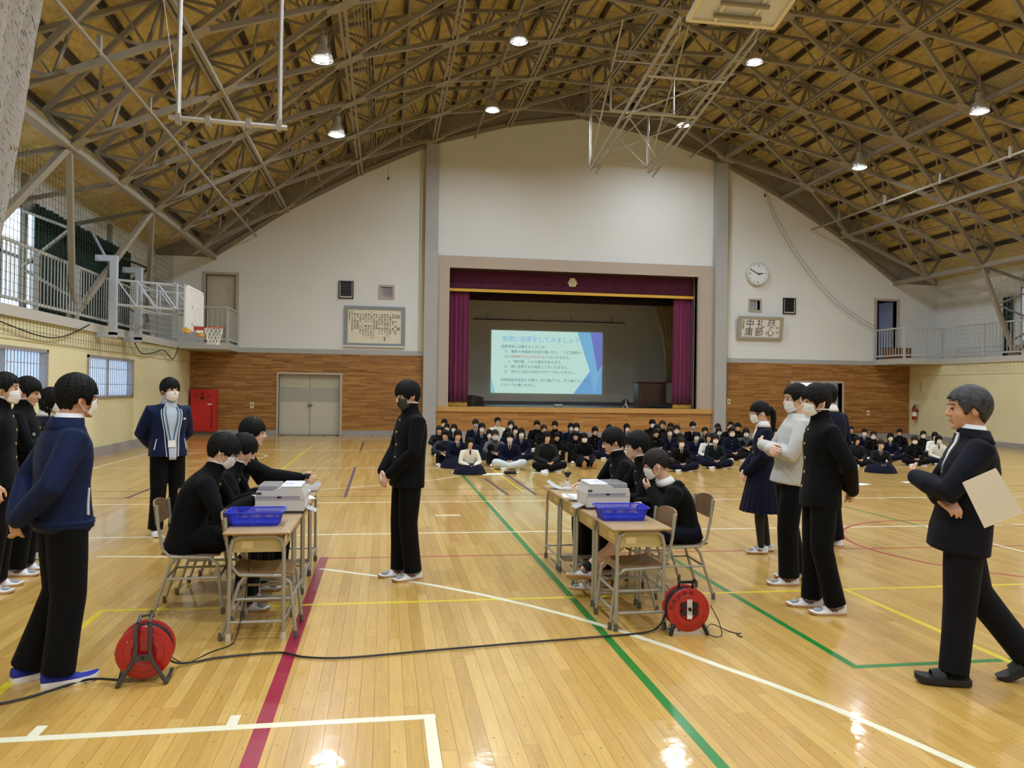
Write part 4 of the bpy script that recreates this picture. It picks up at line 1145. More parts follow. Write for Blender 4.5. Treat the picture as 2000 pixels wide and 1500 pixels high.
put('net_cloth', nm, net_cloth_material(), nc)

bw_ = thing('leaning_board', 'reddish brown board standing behind the railing of the right gallery landing', 'board', (18.75, 26.75, 2.96))
part('panel', MB().bx(-.4, -.03, 0, .75, .03, .42), mat('red_brown_board', (128, 82, 62), .6), bw_); part('edge_strip', MB().bx(-.4, -.035, .42, .75, .035, .45), mat('red_brown_edge', (96, 60, 46), .6), bw_)
# ------------------------------------------------------------------ desks, chairs and what lies on them
M_desktop = mat('desk_wood', (176, 146, 108), .4, mottle=(6, .10))
M_tubing = mat('desk_tube', (168, 166, 156), .38, .35)
M_tray = mat('desk_tray', (196, 180, 128), .5)
M_foot = mat('rubber_foot', (96, 92, 84), .6)
M_footw = mat('pale_rubber_foot', (206, 202, 190), .6)
DH, DWX, DWY = .70, .42, .60
top_me = MB().bevel_box(-DWX / 2, -DWY / 2, DH - .022, DWX / 2, DWY / 2, DH, .012).mesh('desk_top')
def u_frame(y):
    P = [(-.17, y, .02), (-.165, y, DH - .12), (-.15, y, DH - .06), (-.11, y, DH - .035), (.11, y, DH - .035), (.15, y, DH - .06), (.165, y, DH - .12), (.17, y, .02)]
    return MB().tube(P, .013, 8)
uf = {s: u_frame(s * (DWY / 2 - .04)).mesh('leg_frame', True) for s in (-1, 1)}
fb = MB().tube([(-.17, DWY / 2 - .04, .10), (.17, DWY / 2 - .04, .10)], .010, 8).mesh('foot_bar', True)
def desk(label, x, y, sx, rz=0.0):
    """sx: side (+1/-1 in x) the sitter is on"""
    t = thing('school_desk', label, 'desk', (x, y, 0), rz, group='school desks set end to end')
    put('desk_top', top_me, M_desktop, t)
    for s in (-1, 1):
        put('leg_frame', uf[s], M_tubing, t)
        for xx in (-.17, .17): part('foot_cap', MB().lathe([(.017, 0), (.018, .01), (.016, .05)], 8, Matrix.Translation((xx, s * (DWY / 2 - .04), 0))), M_foot if (x > 0 or s > 0) else M_footw, t)
        part('foot_bar', MB().tube([(-.168, s * (DWY / 2 - .04), .12), (.168, s * (DWY / 2 - .04), .12)], .010, 8), M_tubing, t, smooth=True)
    part('stretcher', MB().tube([(-sx * .17, -DWY / 2 + .04, .12), (-sx * .17, DWY / 2 - .04, .12)], .010, 8), M_tubing, t, smooth=True)
    tr = MB().bx(-.155, -.24, DH - .14, .155, .24, DH - .132).bx(-.155, -.24, DH - .132, -.147, .24, DH - .03).bx(.147, -.24, DH - .132, .155, .24, DH - .10).bx(-.147, -.24, DH - .132, .147, -.234, DH - .03).bx(-.147, .234, DH - .132, .147, .24, DH - .03)
    ty = part('book_tray', tr, M_tray, t)
    part('name_sticker', MB().bx(-.10, -.2425, DH - .115, -.03, -.24, DH - .07), mat('sticker_cream', (228, 212, 160), .6), ty)
    part('side_sticker', MB().bx(-sx * .1555 - .001, -.16, DH - .11, -sx * .1555 + .001, -.02, DH - .06), MATS['sticker_cream'], ty)
    return t
DESK_L = [5.47 + .605 * k for k in range(4)]
DESK_R = [5.40 + .605 * k for k in range(4)]
ordn = ['nearest', 'second', 'third', 'farthest']
what_l = ['holding the blue basket', 'holding the grey counting machine', 'holding paper trays', 'with the stamp stand on it']
desks_l = [desk('school desk of the left row %s, %s to the viewer' % (what_l[k], ordn[k]), -.79, DESK_L[k], -1) for k in range(4)]
desks_r = [desk('school desk of the right row %s, %s to the viewer' % (what_l[k], ordn[k]), 1.735, DESK_R[k], 1) for k in range(4)]

seat_pts = []
def seat_mesh():
    rings = []
    for i in range(7):
        u = -1 + 2 * i / 6
        x = .19 * u; dz = -.012 * (1 - u * u) + (.008 * u * u if u < 0 else -.015 * u * u)
        w = .185 - .01 * u
        rings.append([(x, -w, .43 + dz + .006), (x, -w * .5, .43 + dz), (x, w * .5, .43 + dz), (x, w, .43 + dz + .006), (x, w, .418 + dz + .006), (x, w * .5, .418 + dz), (x, -w * .5, .418 + dz), (x, -w, .418 + dz + .006)])
    return MB().loft(rings).mesh('seat', True)
def back_mesh():
    rings = []
    for i in range(9):
        u = -1 + 2 * i / 8
        y = .185 * u; dx = -.03 * (1 - u * u); h0, h1 = .62 + .02 * u * u, .80 - .03 * u ** 4
        rings.append([(-.215 + dx, y, h0), (-.235 + dx, y, h1), (-.247 + dx, y, h1), (-.227 + dx, y, h0)])
    return MB().loft(rings).mesh('backrest', True)
SEAT, BACK = seat_mesh(), back_mesh()
M_ply = mat('chair_plywood', (140, 110, 76), .35, mottle=(5, .10))
def chair_tubes():
    out = []
    for s in (-1, 1):
        out.append(('rear_frame', MB().tube([(-.225, s * .19, .78), (-.21, s * .19, .62), (-.18, s * .19, .47), (-.13, s * .19, .415), (.13, s * .19, .405), (.185, s * .185, .36), (.225, s * .18, .012)], .0115, 8)))
        out.append(('leg', MB().tube([(-.09, s * .185, .41), (-.13, s * .185, .36), (-.24, s * .19, .012)], .0115, 8)))
    out.append(('front_rail', MB().tube([(.195, -.185, .26), (.195, .185, .26)], .009, 8)))
    out.append(('rear_rail', MB().tube([(-.16, -.185, .26), (-.16, .185, .26)], .009, 8)))
    for s in (-1, 1): out.append(('side_rail', MB().tube([(-.16, s * .187, .26), (.195, s * .184, .26)], .009, 8)))
    return [(n, m.mesh(n, True)) for n, m in out]
CHT = chair_tubes()
FOOT = MB().lathe([(.014, 0), (.016, .008), (.0145, .05)], 8).mesh('foot_cap', True)
def chair(label, x, y, rz):
    t = thing('school_chair', label, 'chair', (x, y, 0), rz, group='school chairs')
    put('seat', SEAT, M_ply, t); put('backrest', BACK, M_ply, t)
    for n, m in CHT: put(n, m, M_tubing, t)
    for px, py in ((.225, .18), (.225, -.18), (-.24, .19), (-.24, -.19)): put('foot_cap', FOOT, M_foot, t, (px, py, 0))
    return t
chair('empty school chair pushed under the nearest desk of the left row', -.77, 5.42, 0.0)
chair('empty school chair pushed under the nearest desk of the right row', 1.76, 5.36, PI)

# blue baskets
M_bask = mat('blue_basket', (46, 62, 206), .4, spec=.4)
def basket(label, x, y, rz):
    t = thing('plastic_basket', label, 'basket', (x, y, DH), rz, group='blue plastic baskets')
    a, b, A, B, H = .15, .105, .175, .125, .095
    part('base', MB().bevel_box(-a, -b, .0, a, b, .005, .002), M_bask, t)
    def rr(a_, b_, z, q=.03):
        P = []
        for cx, cy, s in ((a_ - q, b_ - q, 0), (-a_ + q, b_ - q, 1), (-a_ + q, -b_ + q, 2), (a_ - q, -b_ + q, 3)):
            for k in range(5):
                t_ = (s + k / 4) * PI / 2; P.append(Vector((cx + q * math.cos(t_), cy + q * math.sin(t_), z)))
        return P
    rim = MB().loft([rr(A, B, H), rr(A + .012, B + .012, H), rr(A + .012, B + .012, H - .008), rr(A, B, H - .008)], False, closed=True)
    part('rim', rim, M_bask, t)
    lo, hi = rr(a, b, .004), rr(A, B, H - .004)
    part('lower_band', MB().loft([rr(a, b, .0), rr(a + .006, b + .005, .022), rr(a + .003, b + .002, .022), rr(a - .003, b - .003, .0)], False, closed=True), M_bask, t)
    w = MB(); N = len(lo)
    for i in range(N):
        p0, p1, q0, q1 = lo[i], lo[(i + 1) % N], hi[i], hi[(i + 1) % N]
        n = max(1, int((p1 - p0).length / .009))
        for k in range(n):
            f = k / n; w.beam(p0.lerp(p1, f), q0.lerp(q1, f), .0045, .002)
    for j in range(1, 9):
        f = j / 9; R = [lo[i].lerp(hi[i], f) for i in range(N)]
        w.tube(R, .0016, 4, closed=True)
    tag(part('lattice_wall', w, M_bask, t), kind='stuff')
    fl = MB()
    for k in range(13): fl.bx(-a + .012 + k * .0225, -b + .01, .005, -a + .018 + k * .0225, b - .01, .008)
    tag(part('base_ribs', fl, M_bask, t), kind='stuff')
    return t
basket('blue lattice plastic basket on the nearest desk of the left row', -.84, 5.48, .02)
basket('blue lattice plastic basket on the nearest desk of the right row', 1.70, 5.50, -.04)

# counting machines
M_mach = mat('machine_grey', (202, 202, 204), .45)
M_mach2 = mat('machine_light', (224, 224, 224), .45)
def machine(label, x, y, flip):
    t = thing('counting_machine', label, 'machine', (x, y, DH), 0, group='grey counting machines')
    s = flip
    body = MB().prism([(-.17, .02), (.17, .02), (.175, .12), (.15, .185), (-.02, .185), (-.05, .165), (-.165, .165), (-.175, .12)], -.16, .16)
    if s < 0:
        for v in body.v: v.x = -v.x
        body.f = [tuple(reversed(f)) for f in body.f]
    part('body', body, M_mach, t)
    part('top_cover', MB().bevel_box(min(s * .0, s * .15), -.15, .185, max(s * .0, s * .15), .15, .205, .008), M_mach2, t)
    part('hopper_window', MB().bevel_box(min(-s * .16, -s * .01), -.14, .165, max(-s * .16, -s * .01), .14, .203, .006), mat('smoke_acrylic', (150, 150, 156), .15), t)
    part('front_band', MB().bx(-.165, -.163, .11, .14, -.16, .128), mat('band_grey', (150, 150, 162), .5), t)
    part('logo_mark', MB().bx(-.02, -.165, .113, .01, -.163, .125), M_black, t)
    part('name_plate', MB().bx(-.165, -.163, .14, -.13, -.16, .155), mat('plate_dark', (50, 50, 56), .5), t)
    part('seam', MB().bx(-.172, -.161, .098, .172, -.16, .101), mat('seam_grey', (130, 130, 136), .6), t)
    part('base', MB().bx(-.17, -.155, 0, .17, .155, .02), mat('machine_base', (60, 58, 60), .6), t)
    for k in range(5): part('vent_slot', MB().bx(s * .1735 - .002, -.13, .04 + k * .014, s * .1735 + .002, .06, .046 + k * .014), mat('vent_white', (235, 235, 235), .5), t)
    part('label_sheet', MB().bx(min(s * .02, s * .08), -.06, .205, max(s * .02, s * .08), .02, .2062), mat('label_lilac', (190, 186, 226), .6), t)
    part('output_tray', MB().prism([(s * .175, .03), (s * .25, .0), (s * .25, .004), (s * .175, .036)], -.11, .05), mat('tray_grey', (176, 178, 180), .4), t)
    return t
machine('light grey counting machine on the left row of desks', -.74, 6.05, 1)
machine('light grey counting machine with side vents on the right row of desks', 1.73, 6.08, -1)
def sheet(label, x, y, z, w, h, rz, curl=0.0, tilt=0.0, m=None, cat='paper'):
    rings = []
    n = 8
    for i in range(n + 1):
        u = -w / 2 + w * i / n; dz = curl * (i / n) ** 2
        rings.append([(u, -h / 2, dz), (u, h / 2, dz), (u, h / 2, dz + .0008), (u, -h / 2, dz + .0008)])
    o = part('paper_sheet', MB().loft(rings), m or mat('paper_white', (236, 238, 240), .7), None, loc=(x, y, z), rot=(0, tilt, rz))
    return tag(o, label, cat)
sheet('white sheet lying flat behind the left counting machine', -.72, 6.72, DH + .001, .30, .21, .3)
sheet('grey folded paper stand beside the stamp on the left desks', -.64, 7.16, DH + .004, .16, .14, .5, .07, 0, mat('paper_grey', (190, 194, 198), .6))
sheet('grey curled paper tray at the right edge of the left desks', -.66, 6.42, DH + .004, .18, .14, -.2, .05, 0, MATS['paper_grey'])
sheet('white sheet lying on the middle of the right desks', 1.70, 6.72, DH + .001, .30, .24, -.15)
sheet('second white sheet overlapping the first on the right desks', 1.82, 6.62, DH + .003, .21, .3, .25)
sheet('grey curled paper tray at the left edge of the right desks', 1.60, 6.42, DH + .004, .18, .14, 2.9, .05, 0, MATS['paper_grey'])
sheet('grey folded paper stand at the far end of the right desks', 1.60, 7.22, DH + .004, .16, .14, 2.7, .07, 0, MATS['paper_grey'])
def stamp(label, x, y):
    t = thing('stamp_stand', label, 'stamp', (x, y, DH), group='stamp stands')
    part('base', MB().bevel_box(-.035, -.03, 0, .035, .03, .03, .006), mat('stamp_white', (228, 230, 232), .4), t)
    part('sleeve', MB().lathe([(.022, .03), (.022, .075), (.016, .08)], 12), MATS['stamp_white'], t, smooth=True)
    part('shaft', MB().lathe([(.008, .08), (.008, .13)], 10), M_chrome, t, smooth=True)
    part('knob', MB().lathe([(.018, .125), (.022, .135), (.022, .165), (.012, .175)], 12).bx(-.035, -.008, .15, .035, .008, .165), M_black, t, smooth=True)
stamp('self-inking stamp with black knob on the left desks, held by a seated student', -.66, 7.02)
stamp('self-inking stamp with black knob at the far end of the right desks', 1.68, 7.10)

# ------------------------------------------------------------------ cord reels and cords
M_reel = mat('reel_red', (172, 18, 26), .3, coat=.5)
M_cord = mat('cord_black', (18, 16, 16), .45)
M_reelframe = mat('reel_frame', (74, 72, 74), .35, .4)
def reel(label, x, y, rz, front):
    t = thing('cord_reel', label, 'cord reel', (x, y, 0), rz, group='red cord reels')
    hz, R = .165, .145
    ax = lambda d: Matrix.Translation((0, d, hz)) @ Matrix.Rotation(PI / 2, 4, 'X')
    for d, s in ((-.06, 1), (.06, -1)):
        disc = MB().lathe([(.02, 0), (.06, 0), (.065, .008), (.10, .008), (.105, 0), (R - .01, 0), (R, -.006), (R, -.012), (R - .012, -.008), (.02, -.008)], 36, ax(d if s > 0 else d))
        part('flange', disc, M_reel, t, smooth=True)
    part('drum', MB().lathe([(.075, -.055), (.075, .055)], 24, ax(0)), M_reel, t, smooth=True)
    w = MB()
    for k in range(5):
        r = .122 - .006 * (k % 2); d = -.042 + .021 * k
        w.tube([(r * math.cos(2 * PI * i / 30), d, hz + r * math.sin(2 * PI * i / 30)) for i in range(30)], .012, 6, closed=True)
    part('wound_cord', w, M_cord, t, smooth=True)
    if front:
        part('socket_plate', MB().bx(-.018, -.078, hz - .055, .018, -.07, hz + .075), mat('socket_silver', (200, 200, 204), .3, .3), t)
        for sx in (-1, 1):
            for sz in (-1, 1): part('socket', MB().lathe([(.02, 0), (.02, .012), (.008, .013)], 14, Matrix.Translation((sx * .042, -.068, hz + .012 + sz * .024)) @ Matrix.Rotation(PI / 2, 4, 'X')), M_black, t, smooth=True)
        part('socket', MB().lathe([(.012, 0), (.012, .016)], 12, Matrix.Translation((0, -.075, hz + .012)) @ Matrix.Rotation(PI / 2, 4, 'X')), M_black, t)
        part('warning_label', MB().bx(-.016, -.081, hz - .05, .016, -.078, hz - .028), M_white, t)
        for i, ch in enumerate('体育館専用'):
            a = PI - .15 - i * .36 - .1
            put('lettering', text_mesh(ch, .034, 'CENTER'), INK, t, (.115 * math.cos(a), -.0705, hz + .115 * math.sin(a) - .01), (PI / 2, -(a - PI / 2), 0))
        part('plastic_foot', MB().prism([(-.11, 0.0), (.11, 0.0), (.09, .045), (-.09, .045)], -.05, .06), mat('reel_base_clear', (206, 200, 188), .3), t)
        for s in (-1, 1): part('rubber_foot', MB().tube([(s * .10, -.05, .07), (s * .125, -.07, .012)], .014, 8, round_ends=True), M_black, t, smooth=True)
        part('handle', MB().tube([(-.05, 0, hz + .13), (-.05, 0, hz + .175), (.045, 0, hz + .175), (.045, 0, hz + .13)], .012, 8), M_black, t, smooth=True)
        part('crank_knob', MB().lathe([(.012, 0), (.014, .02), (.01, .03)], 10, Matrix.Translation((.05, -.02, hz + .17))), M_black, t, smooth=True)
    else:
        for s in (-1, 1):
            part('stand_tube', MB().tube([(s * .028, -.085, hz + .165), (s * .035, -.092, hz + .14), (s * .035, -.095, hz + .01), (s * .05, -.098, hz - .04), (s * .12, -.11, .012)], .011, 8), M_reelframe, t, smooth=True)
            part('stand_foot', MB().tube([(s * .12, -.11, .012), (s * .125, -.02 if s < 0 else -.05, .012), (s * .13, .08 if s < 0 else .04, .03)], .011, 8, round_ends=True), M_reelframe, t, smooth=True)
        part('handle', MB().tube([(-.028, -.085, hz + .165), (-.028, 0, hz + .185), (.028, 0, hz + .185), (.028, -.085, hz + .165)], .011, 8), M_reelframe, t, smooth=True)
        part('hub_plate', MB().bx(-.04, -.102, hz - .035, .04, -.088, hz + .0), M_reelframe, t)
        part('hub_hole', MB().lathe([(.009, 0), (.009, .004)], 10, Matrix.Translation((0, -.102, hz - .015)) @ Matrix.Rotation(PI / 2, 4, 'X')), M_black, t)
        part('price_sticker', MB().bx(-.085, -.064, hz + .04, -.055, -.061, hz + .065), M_white, t)
        for i, ch in enumerate('備品'):
            put('lettering', text_mesh(ch, .035, 'CENTER'), INK, t, (-.082 + .004 * i, -.0625, hz + .0 - .036 * i), (PI / 2, 0, 0))
        part('crank_clip', MB().tube([(-.13, -.03, hz - .02), (-.152, -.03, hz + .005), (-.15, -.03, hz - .01)], .004, 6), M_chrome, t)
    return t
reel('red cord reel on a grey tube stand at the left', -1.28, 4.60, .12, False)
reel('red cord reel with sockets beside the right desks', 2.03, 5.06, -.05, True)
cable('extension_cord', 'thick black extension cord lying between the two cord reels', [(-1.22, 4.70, .10), (-1.16, 4.76, .03), (-1.06, 4.82, .012), (-.95, 4.88, .011), (-.62, 4.93, .011), (-.45, 4.83, .011), (-.2, 4.79, .011), (.3, 4.86, .011), (.9, 4.94, .011), (1.4, 5.0, .011), (1.75, 5.06, .011), (1.86, 5.1, .04), (1.9, 5.08, .14)], .0065, M_cord, 'cord')
cable('extension_cord', 'thick black cord running off to the left past the blue shoes', [(-1.40, 4.52, .03), (-1.52, 4.55, .03), (-1.62, 4.56, .012), (-1.78, 4.38, .011), (-1.95, 4.28, .011), (-2.3, 4.15, .011), (-3.2, 4.1, .011)], .0065, M_cord, 'cord')
cable('thin_cord', 'thin black cord from the left reel up the nearest left desk leg', [(-1.2, 4.75, .08), (-1.12, 4.82, .006), (-1.02, 5.0, .006), (-.93, 5.12, .006), (-.90, 5.18, .05), (-.86, 5.24, .3), (-.84, 5.26, .55)], .0035, M_cord, 'cord')
cable('thin_cord', 'loose loops of thin black cord right of the socket reel', [(2.17, 4.98, .2), (2.22, 4.96, .1), (2.24, 4.95, .008), (2.18, 4.93, .006), (2.15, 5.0, .02), (2.24, 5.12, .03), (2.32, 5.05, .006), (2.36, 4.98, .006), (2.37, 4.94, .02), (2.35, 4.96, .006), (2.36, 4.9, .006)], .0035, M_cord, 'cord')
cable('thin_cord', 'thin black cord hanging from the right desks to the socket reel', [(1.92, 5.45, .45), (1.95, 5.35, .3), (2.0, 5.3, .22), (1.93, 5.2, .1), (1.9, 5.08, .03), (1.97, 5.0, .03)], .0035, M_cord, 'cord')
# papers and a pouch lying on the floor in front of the seated students
for k, (x, y, w, h, rz, lab) in enumerate(((2.05, 14.95, .45, .25, .2, 'white handout on the floor before the girl in white trousers'), (3.05, 15.2, .3, .2, -.3, 'white handout on the floor beside the masked boy with outstretched legs'),
        (8.2, 13.2, .5, .25, .1, 'white handout on the floor before the right group of students'), (8.55, 13.05, .35, .2, .5, 'second white handout overlapping on the floor at the right group'), (9.75, 13.3, .35, .2, -.2, 'white handout on the floor beside the boy at the right end'), (5.55, 15.6, .25, .2, .4, 'small white handout on the floor by the girl in the green jacket'))):
    sheet(lab, x, y, .003, w, h, rz)
pc = thing('pencil_pouch', 'small black pencil pouch on the floor before the girl in white trousers', 'pouch', (2.42, 15.0, 0), .1)
part('pouch_body', MB().bevel_box(-.13, -.05, 0, .13, .05, .06, .02), mat('pouch_black', (22, 22, 26), .8), pc); part('tag', MB().bx(.1, -.052, .02, .14, -.05, .05), M_white, pc)
# ------------------------------------------------------------------ people
def solid(mb, voxel, smooth=3, dec=None, name='body'):
    """all closed shapes in mb fused into one continuous skin"""
    me = mb.mesh(name)
    o = bpy.data.objects.new(name, me)
    r = o.modifiers.new('r', 'REMESH'); r.mode = 'VOXEL'; r.voxel_size = voxel; r.use_smooth_shade = True
    if smooth:
        s = o.modifiers.new('s', 'SMOOTH'); s.factor = .5; s.iterations = smooth
    if dec:
        d = o.modifiers.new('d', 'DECIMATE'); d.ratio = dec
    out = worked_out(o); out.name = name
    bpy.data.objects.remove(o); bpy.data.meshes.remove(me)
    out.materials.clear()
    out.polygons.foreach_set('use_smooth', [True] * len(out.polygons))
    return out

V = Vector
def cloth(name, col, rough=.85, bump=(30, .16), sheen=.02):
    return mat(name, col, rough, bump=bump, sheen=sheen, spec=.16)
SKIN = mat('skin', (226, 184, 158), .5, mottle=(9, .04))
SKIN2 = mat('skin_tan', (206, 158, 128), .5, mottle=(9, .04))
HAIR = mat('black_hair', (9, 8, 8), .6, spec=.2, bump=(70, .5))
HAIRB = mat('brown_black_hair', (26, 18, 15), .55, bump=(70, .5), spec=.3)
HAIRG = mat('greying_hair', (44, 44, 50), .5, bump=(70, .4), mottle=(40, .8))
GAKURAN = cloth('black_uniform', (9, 9, 13)); TROUS = cloth('black_trousers', (8, 8, 11))
NAVYJ = cloth('navy_work_jacket', (17, 30, 66), .7); NAVY = cloth('navy_blazer', (14, 18, 42)); NAVYS = cloth('navy_skirt', (14, 17, 38))
SUIT = cloth('dark_navy_suit', (15, 17, 30), .75); GREYH = cloth('light_grey_hoodie', (196, 196, 194)); BLACKH = cloth('black_hoodie', (7, 7, 8))
PUFF = cloth('black_padded_coat', (22, 24, 28), .6); SLATE = cloth('slate_padded_coat', (42, 48, 58), .65); GREYS = cloth('grey_sweatshirt', (92, 94, 94)); CREAMF = cloth('cream_fleece', (228, 224, 212), .95)
GREEN = cloth('dark_green_jacket', (18, 34, 32)); WHITEC = cloth('white_cotton', (232, 232, 232), .8); TIGHT = mat('black_tights', (14, 13, 15), .7); LIGHTP = cloth('pale_blue_trousers', (206, 216, 222), .8)
SHIRT = mat('white_shirt', (236, 236, 240), .7); SHIRTB = mat('pale_blue_shirt', (186, 198, 216), .7); MASKW = mat('white_mask', (240, 240, 242), .7); MASKB = mat('beige_mask', (214, 190, 160), .7); MASKK = mat('charcoal_mask', (52, 54, 54), .7); MASKG = mat('grey_mask', (176, 178, 190), .7); MASKP = mat('pink_white_mask', (236, 222, 228), .7)
BRASS = mat('brass_button', (206, 186, 128), .3, .7); EYE_M = mat('eye_dark', (16, 10, 8), .25); BROW = mat('eyebrow', (26, 18, 16), .8); LIP = mat('lips', (176, 104, 96), .5)
SHOEW = mat('white_shoe', (226, 226, 230), .5); SOLE = mat('gum_sole', (186, 146, 104), .6); SOLEW = mat('white_sole', (236, 236, 232), .5); STRIPE = mat('maroon_stripe', (84, 16, 36), .5); BLUESHOE = mat('blue_knit_shoe', (18, 34, 150), .7, bump=(120, .3)); SLIDE = mat('black_rubber', (24, 24, 26), .6); SOCKK = mat('black_sock', (14, 14, 16), .9); SOCKW = mat('white_sock', (224, 224, 224), .9)
MESHG = mat('grey_mesh', (150, 154, 160), .6)

def interp(P, Q, t): return P + (Q - P) * t

# --- head, in its own frame: +x is where the face looks, origin at eye level between the ears
def head_shapes(mb, mtx, s=1.0, female=False):
    m = mtx @ Matrix.Scale(s, 4)
    mb.ell((-.006, 0, .032), (.098, .079, .093), 18, 12, m)
    mb.ell((.030, 0, -.018), (.064, .067, .088), 16, 10, m)
    mb.ell((.028, 0, -.068), (.056, .054 if not female else .048, .044), 14, 8, m)
    mb.ell((.064, 0, -.094), (.024, .026, .020), 10, 8, m)
    mb.tube([(.088, 0, .016), (.104, 0, -.018), (.106, 0, -.028)], [.008, .011, .013], 8, round_ends=True, mtx=m)
    for y in (-.011, .011): mb.ell((.095, y, -.030), (.010, .008, .007), 8, 6, m)
    mb.ell((.074, 0, .030), (.018, .052, .012), 12, 6, m)
    mb.ell((.080, 0, -.062), (.014, .024, .012), 10, 6, m)
    for y in (-1, 1):
        mb.ell((.058, y * .042, -.028), (.022, .018, .020), 8, 6, m)
        mb.ell((0, 0, 0), (.019, .008, .031), 10, 8, m @ Matrix.Translation((-.010, y * .080, -.006)) @ Matrix.Rotation(y * -.35, 4, 'Z') @ Matrix.Rotation(.2, 4, 'Y'))
EYEM = MB().ell((0, 0, 0), (.006, .0135, .0045), 10, 6).mesh('eye', 'all')
BROWM = MB().tube([(.002, -.017, -.001), (.004, -.006, .003), (.003, .006, .003), (-.003, .017, -.001)], [.002, .0032, .003, .0016], 6, round_ends=True).mesh('eyebrow', 'all')
LIPM = MB().tube([(-.003, -.02, .001), (.003, -.009, -.001), (.004, 0, -.0015), (.003, .009, -.001), (-.003, .02, .001)], [.0022, .0042, .0046, .0042, .0022], 6, round_ends=True).mesh('lips', 'all')

def hair_mesh(style, seed=0):
    rr = random.Random(seed); NA, NE = 96, 14
    cz = .03; RX, RY, RZ = .112, .094, .112
    def key(a):      # how far down the hair reaches at azimuth a (0 = face side), degrees
        d = abs(a)
        K = {'short': [(0, .050), (38, .048), (52, .020), (62, -.022), (74, .0), (86, .018), (100, .006), (118, -.052), (150, -.074), (180, -.080)],
             'up': [(0, .068), (35, .062), (50, .03), (62, -.02), (74, .0), (88, .02), (102, .004), (120, -.05), (150, -.07), (180, -.075)],
             'fringe': [(0, .034), (40, .028), (55, .0), (64, -.03), (76, -.008), (88, .0), (100, -.01), (118, -.056), (150, -.078), (180, -.084)],
             'bob': [(0, .036), (38, .032), (50, -.03), (60, -.085), (90, -.115), (130, -.12), (180, -.125)],
             'long': [(0, .040), (36, .034), (48, -.04), (60, -.14), (90, -.20), (130, -.24), (180, -.25)],
             'tied': [(0, .03), (36, .03), (50, .0), (60, -.04), (70, .0), (90, .022), (104, .0), (125, -.035), (180, -.045)]}[style]
        for (d0, z0), (d1, z1) in zip(K, K[1:]):
            if d <= d1:
                t = (d - d0) / (d1 - d0); return z0 + (z1 - z0) * t
        return K[-1][1]
    jag, lock, groove = [], [], []
    while len(jag) < NA:           # locks four to seven columns wide, each ending in a point
        w = rr.randint(4, 7); ln = rr.uniform(-.6, 1.0); bu = rr.uniform(-1, 1)
        for q in range(w):
            f = (q + .5) / w; tip = 1 - abs(2 * f - 1)
            jag.append(ln - 1.5 * tip); lock.append(bu); groove.append(math.sin(f * PI))
    jag, lock, groove = jag[:NA], lock[:NA], groove[:NA]
    out, inn = [], []
    for e in range(NE + 1):
        ro, ri = [], []
        for i in range(NA):
            a = -PI + 2 * PI * i / NA; ad = math.degrees(a)
            zl = key(ad) + jag[i] * (.011 if style != 'tied' else .003)
            ztop = cz + RZ
            v = (e + .35) / (NE + .35)
            # even spacing by angle over the cap, then straight down
            z = cz + RZ * math.cos(v * PI / 2 * (1 if zl < cz else math.acos(max(-1, min(1, (zl - cz) / RZ))) / (PI / 2))) if zl >= cz or v < .6 else cz + RZ * math.cos(.6 * PI / 2) + (zl - cz - RZ * math.cos(.6 * PI / 2)) * (v - .6) / .4
            q = (z - cz) / RZ
            if q >= 0: f = math.sqrt(max(0.02, 1 - q * q))
            else:
                f = 1 - .55 * min(1, (-q * RZ / .13)) ** 2 * (.42 if style in ('bob', 'long') else 1)
            bulge = 1 + .03 * math.sin(a * 2 + seed) + (.020 * lock[i] + .075 * (groove[i] - .6)) * min(1, v * 2.0) * (.35 if style == 'tied' else 1) + .02 * noise.noise(V((3 * math.cos(a) + seed, 3 * math.sin(a), z * 30)))
            front = max(0, math.cos(a))
            rx = RX * (1.0 - .0 * front) * f * bulge; ry = RY * f * bulge
            ro.append(V((-.008 + rx * math.cos(a), ry * math.sin(a), z)))
            k = .84 if q < .3 else .9
            ri.append(V((-.008 + rx * k * math.cos(a), ry * k * math.sin(a), z - (.004 if q > .5 else -.002))))
        out.append(ro); inn.append(ri)
    mb = MB()
    top = V((-.008, 0, cz + RZ)); topi = V((-.008, 0, cz + RZ * .86))
    n0 = 0; vs = [top] + [p for r in out for p in r]; base = len(vs)
    vs += [topi] + [p for r in inn for p in r]; fs = []
    for i in range(NA):
        j = (i + 1) % NA
        fs.append((0, 1 + i, 1 + j)); fs.append((base, base + 1 + j, base + 1 + i))
        for e in range(NE):
            a = 1 + e * NA; fs.append((a + i, a + NA + i, a + NA + j, a + j))
            b = base + a; fs.append((b + i, b + j, b + NA + j, b + NA + i))
        a = 1 + NE * NA; fs.append((a + i, base + a + i, base + a + j, a + j))
    return mb.add(vs, fs).mesh('hair', 'all')
HAIRS = {}
def hair(style, seed):
    if (style, seed) not in HAIRS: HAIRS[(style, seed)] = hair_mesh(style, seed)
    return HAIRS[(style, seed)]
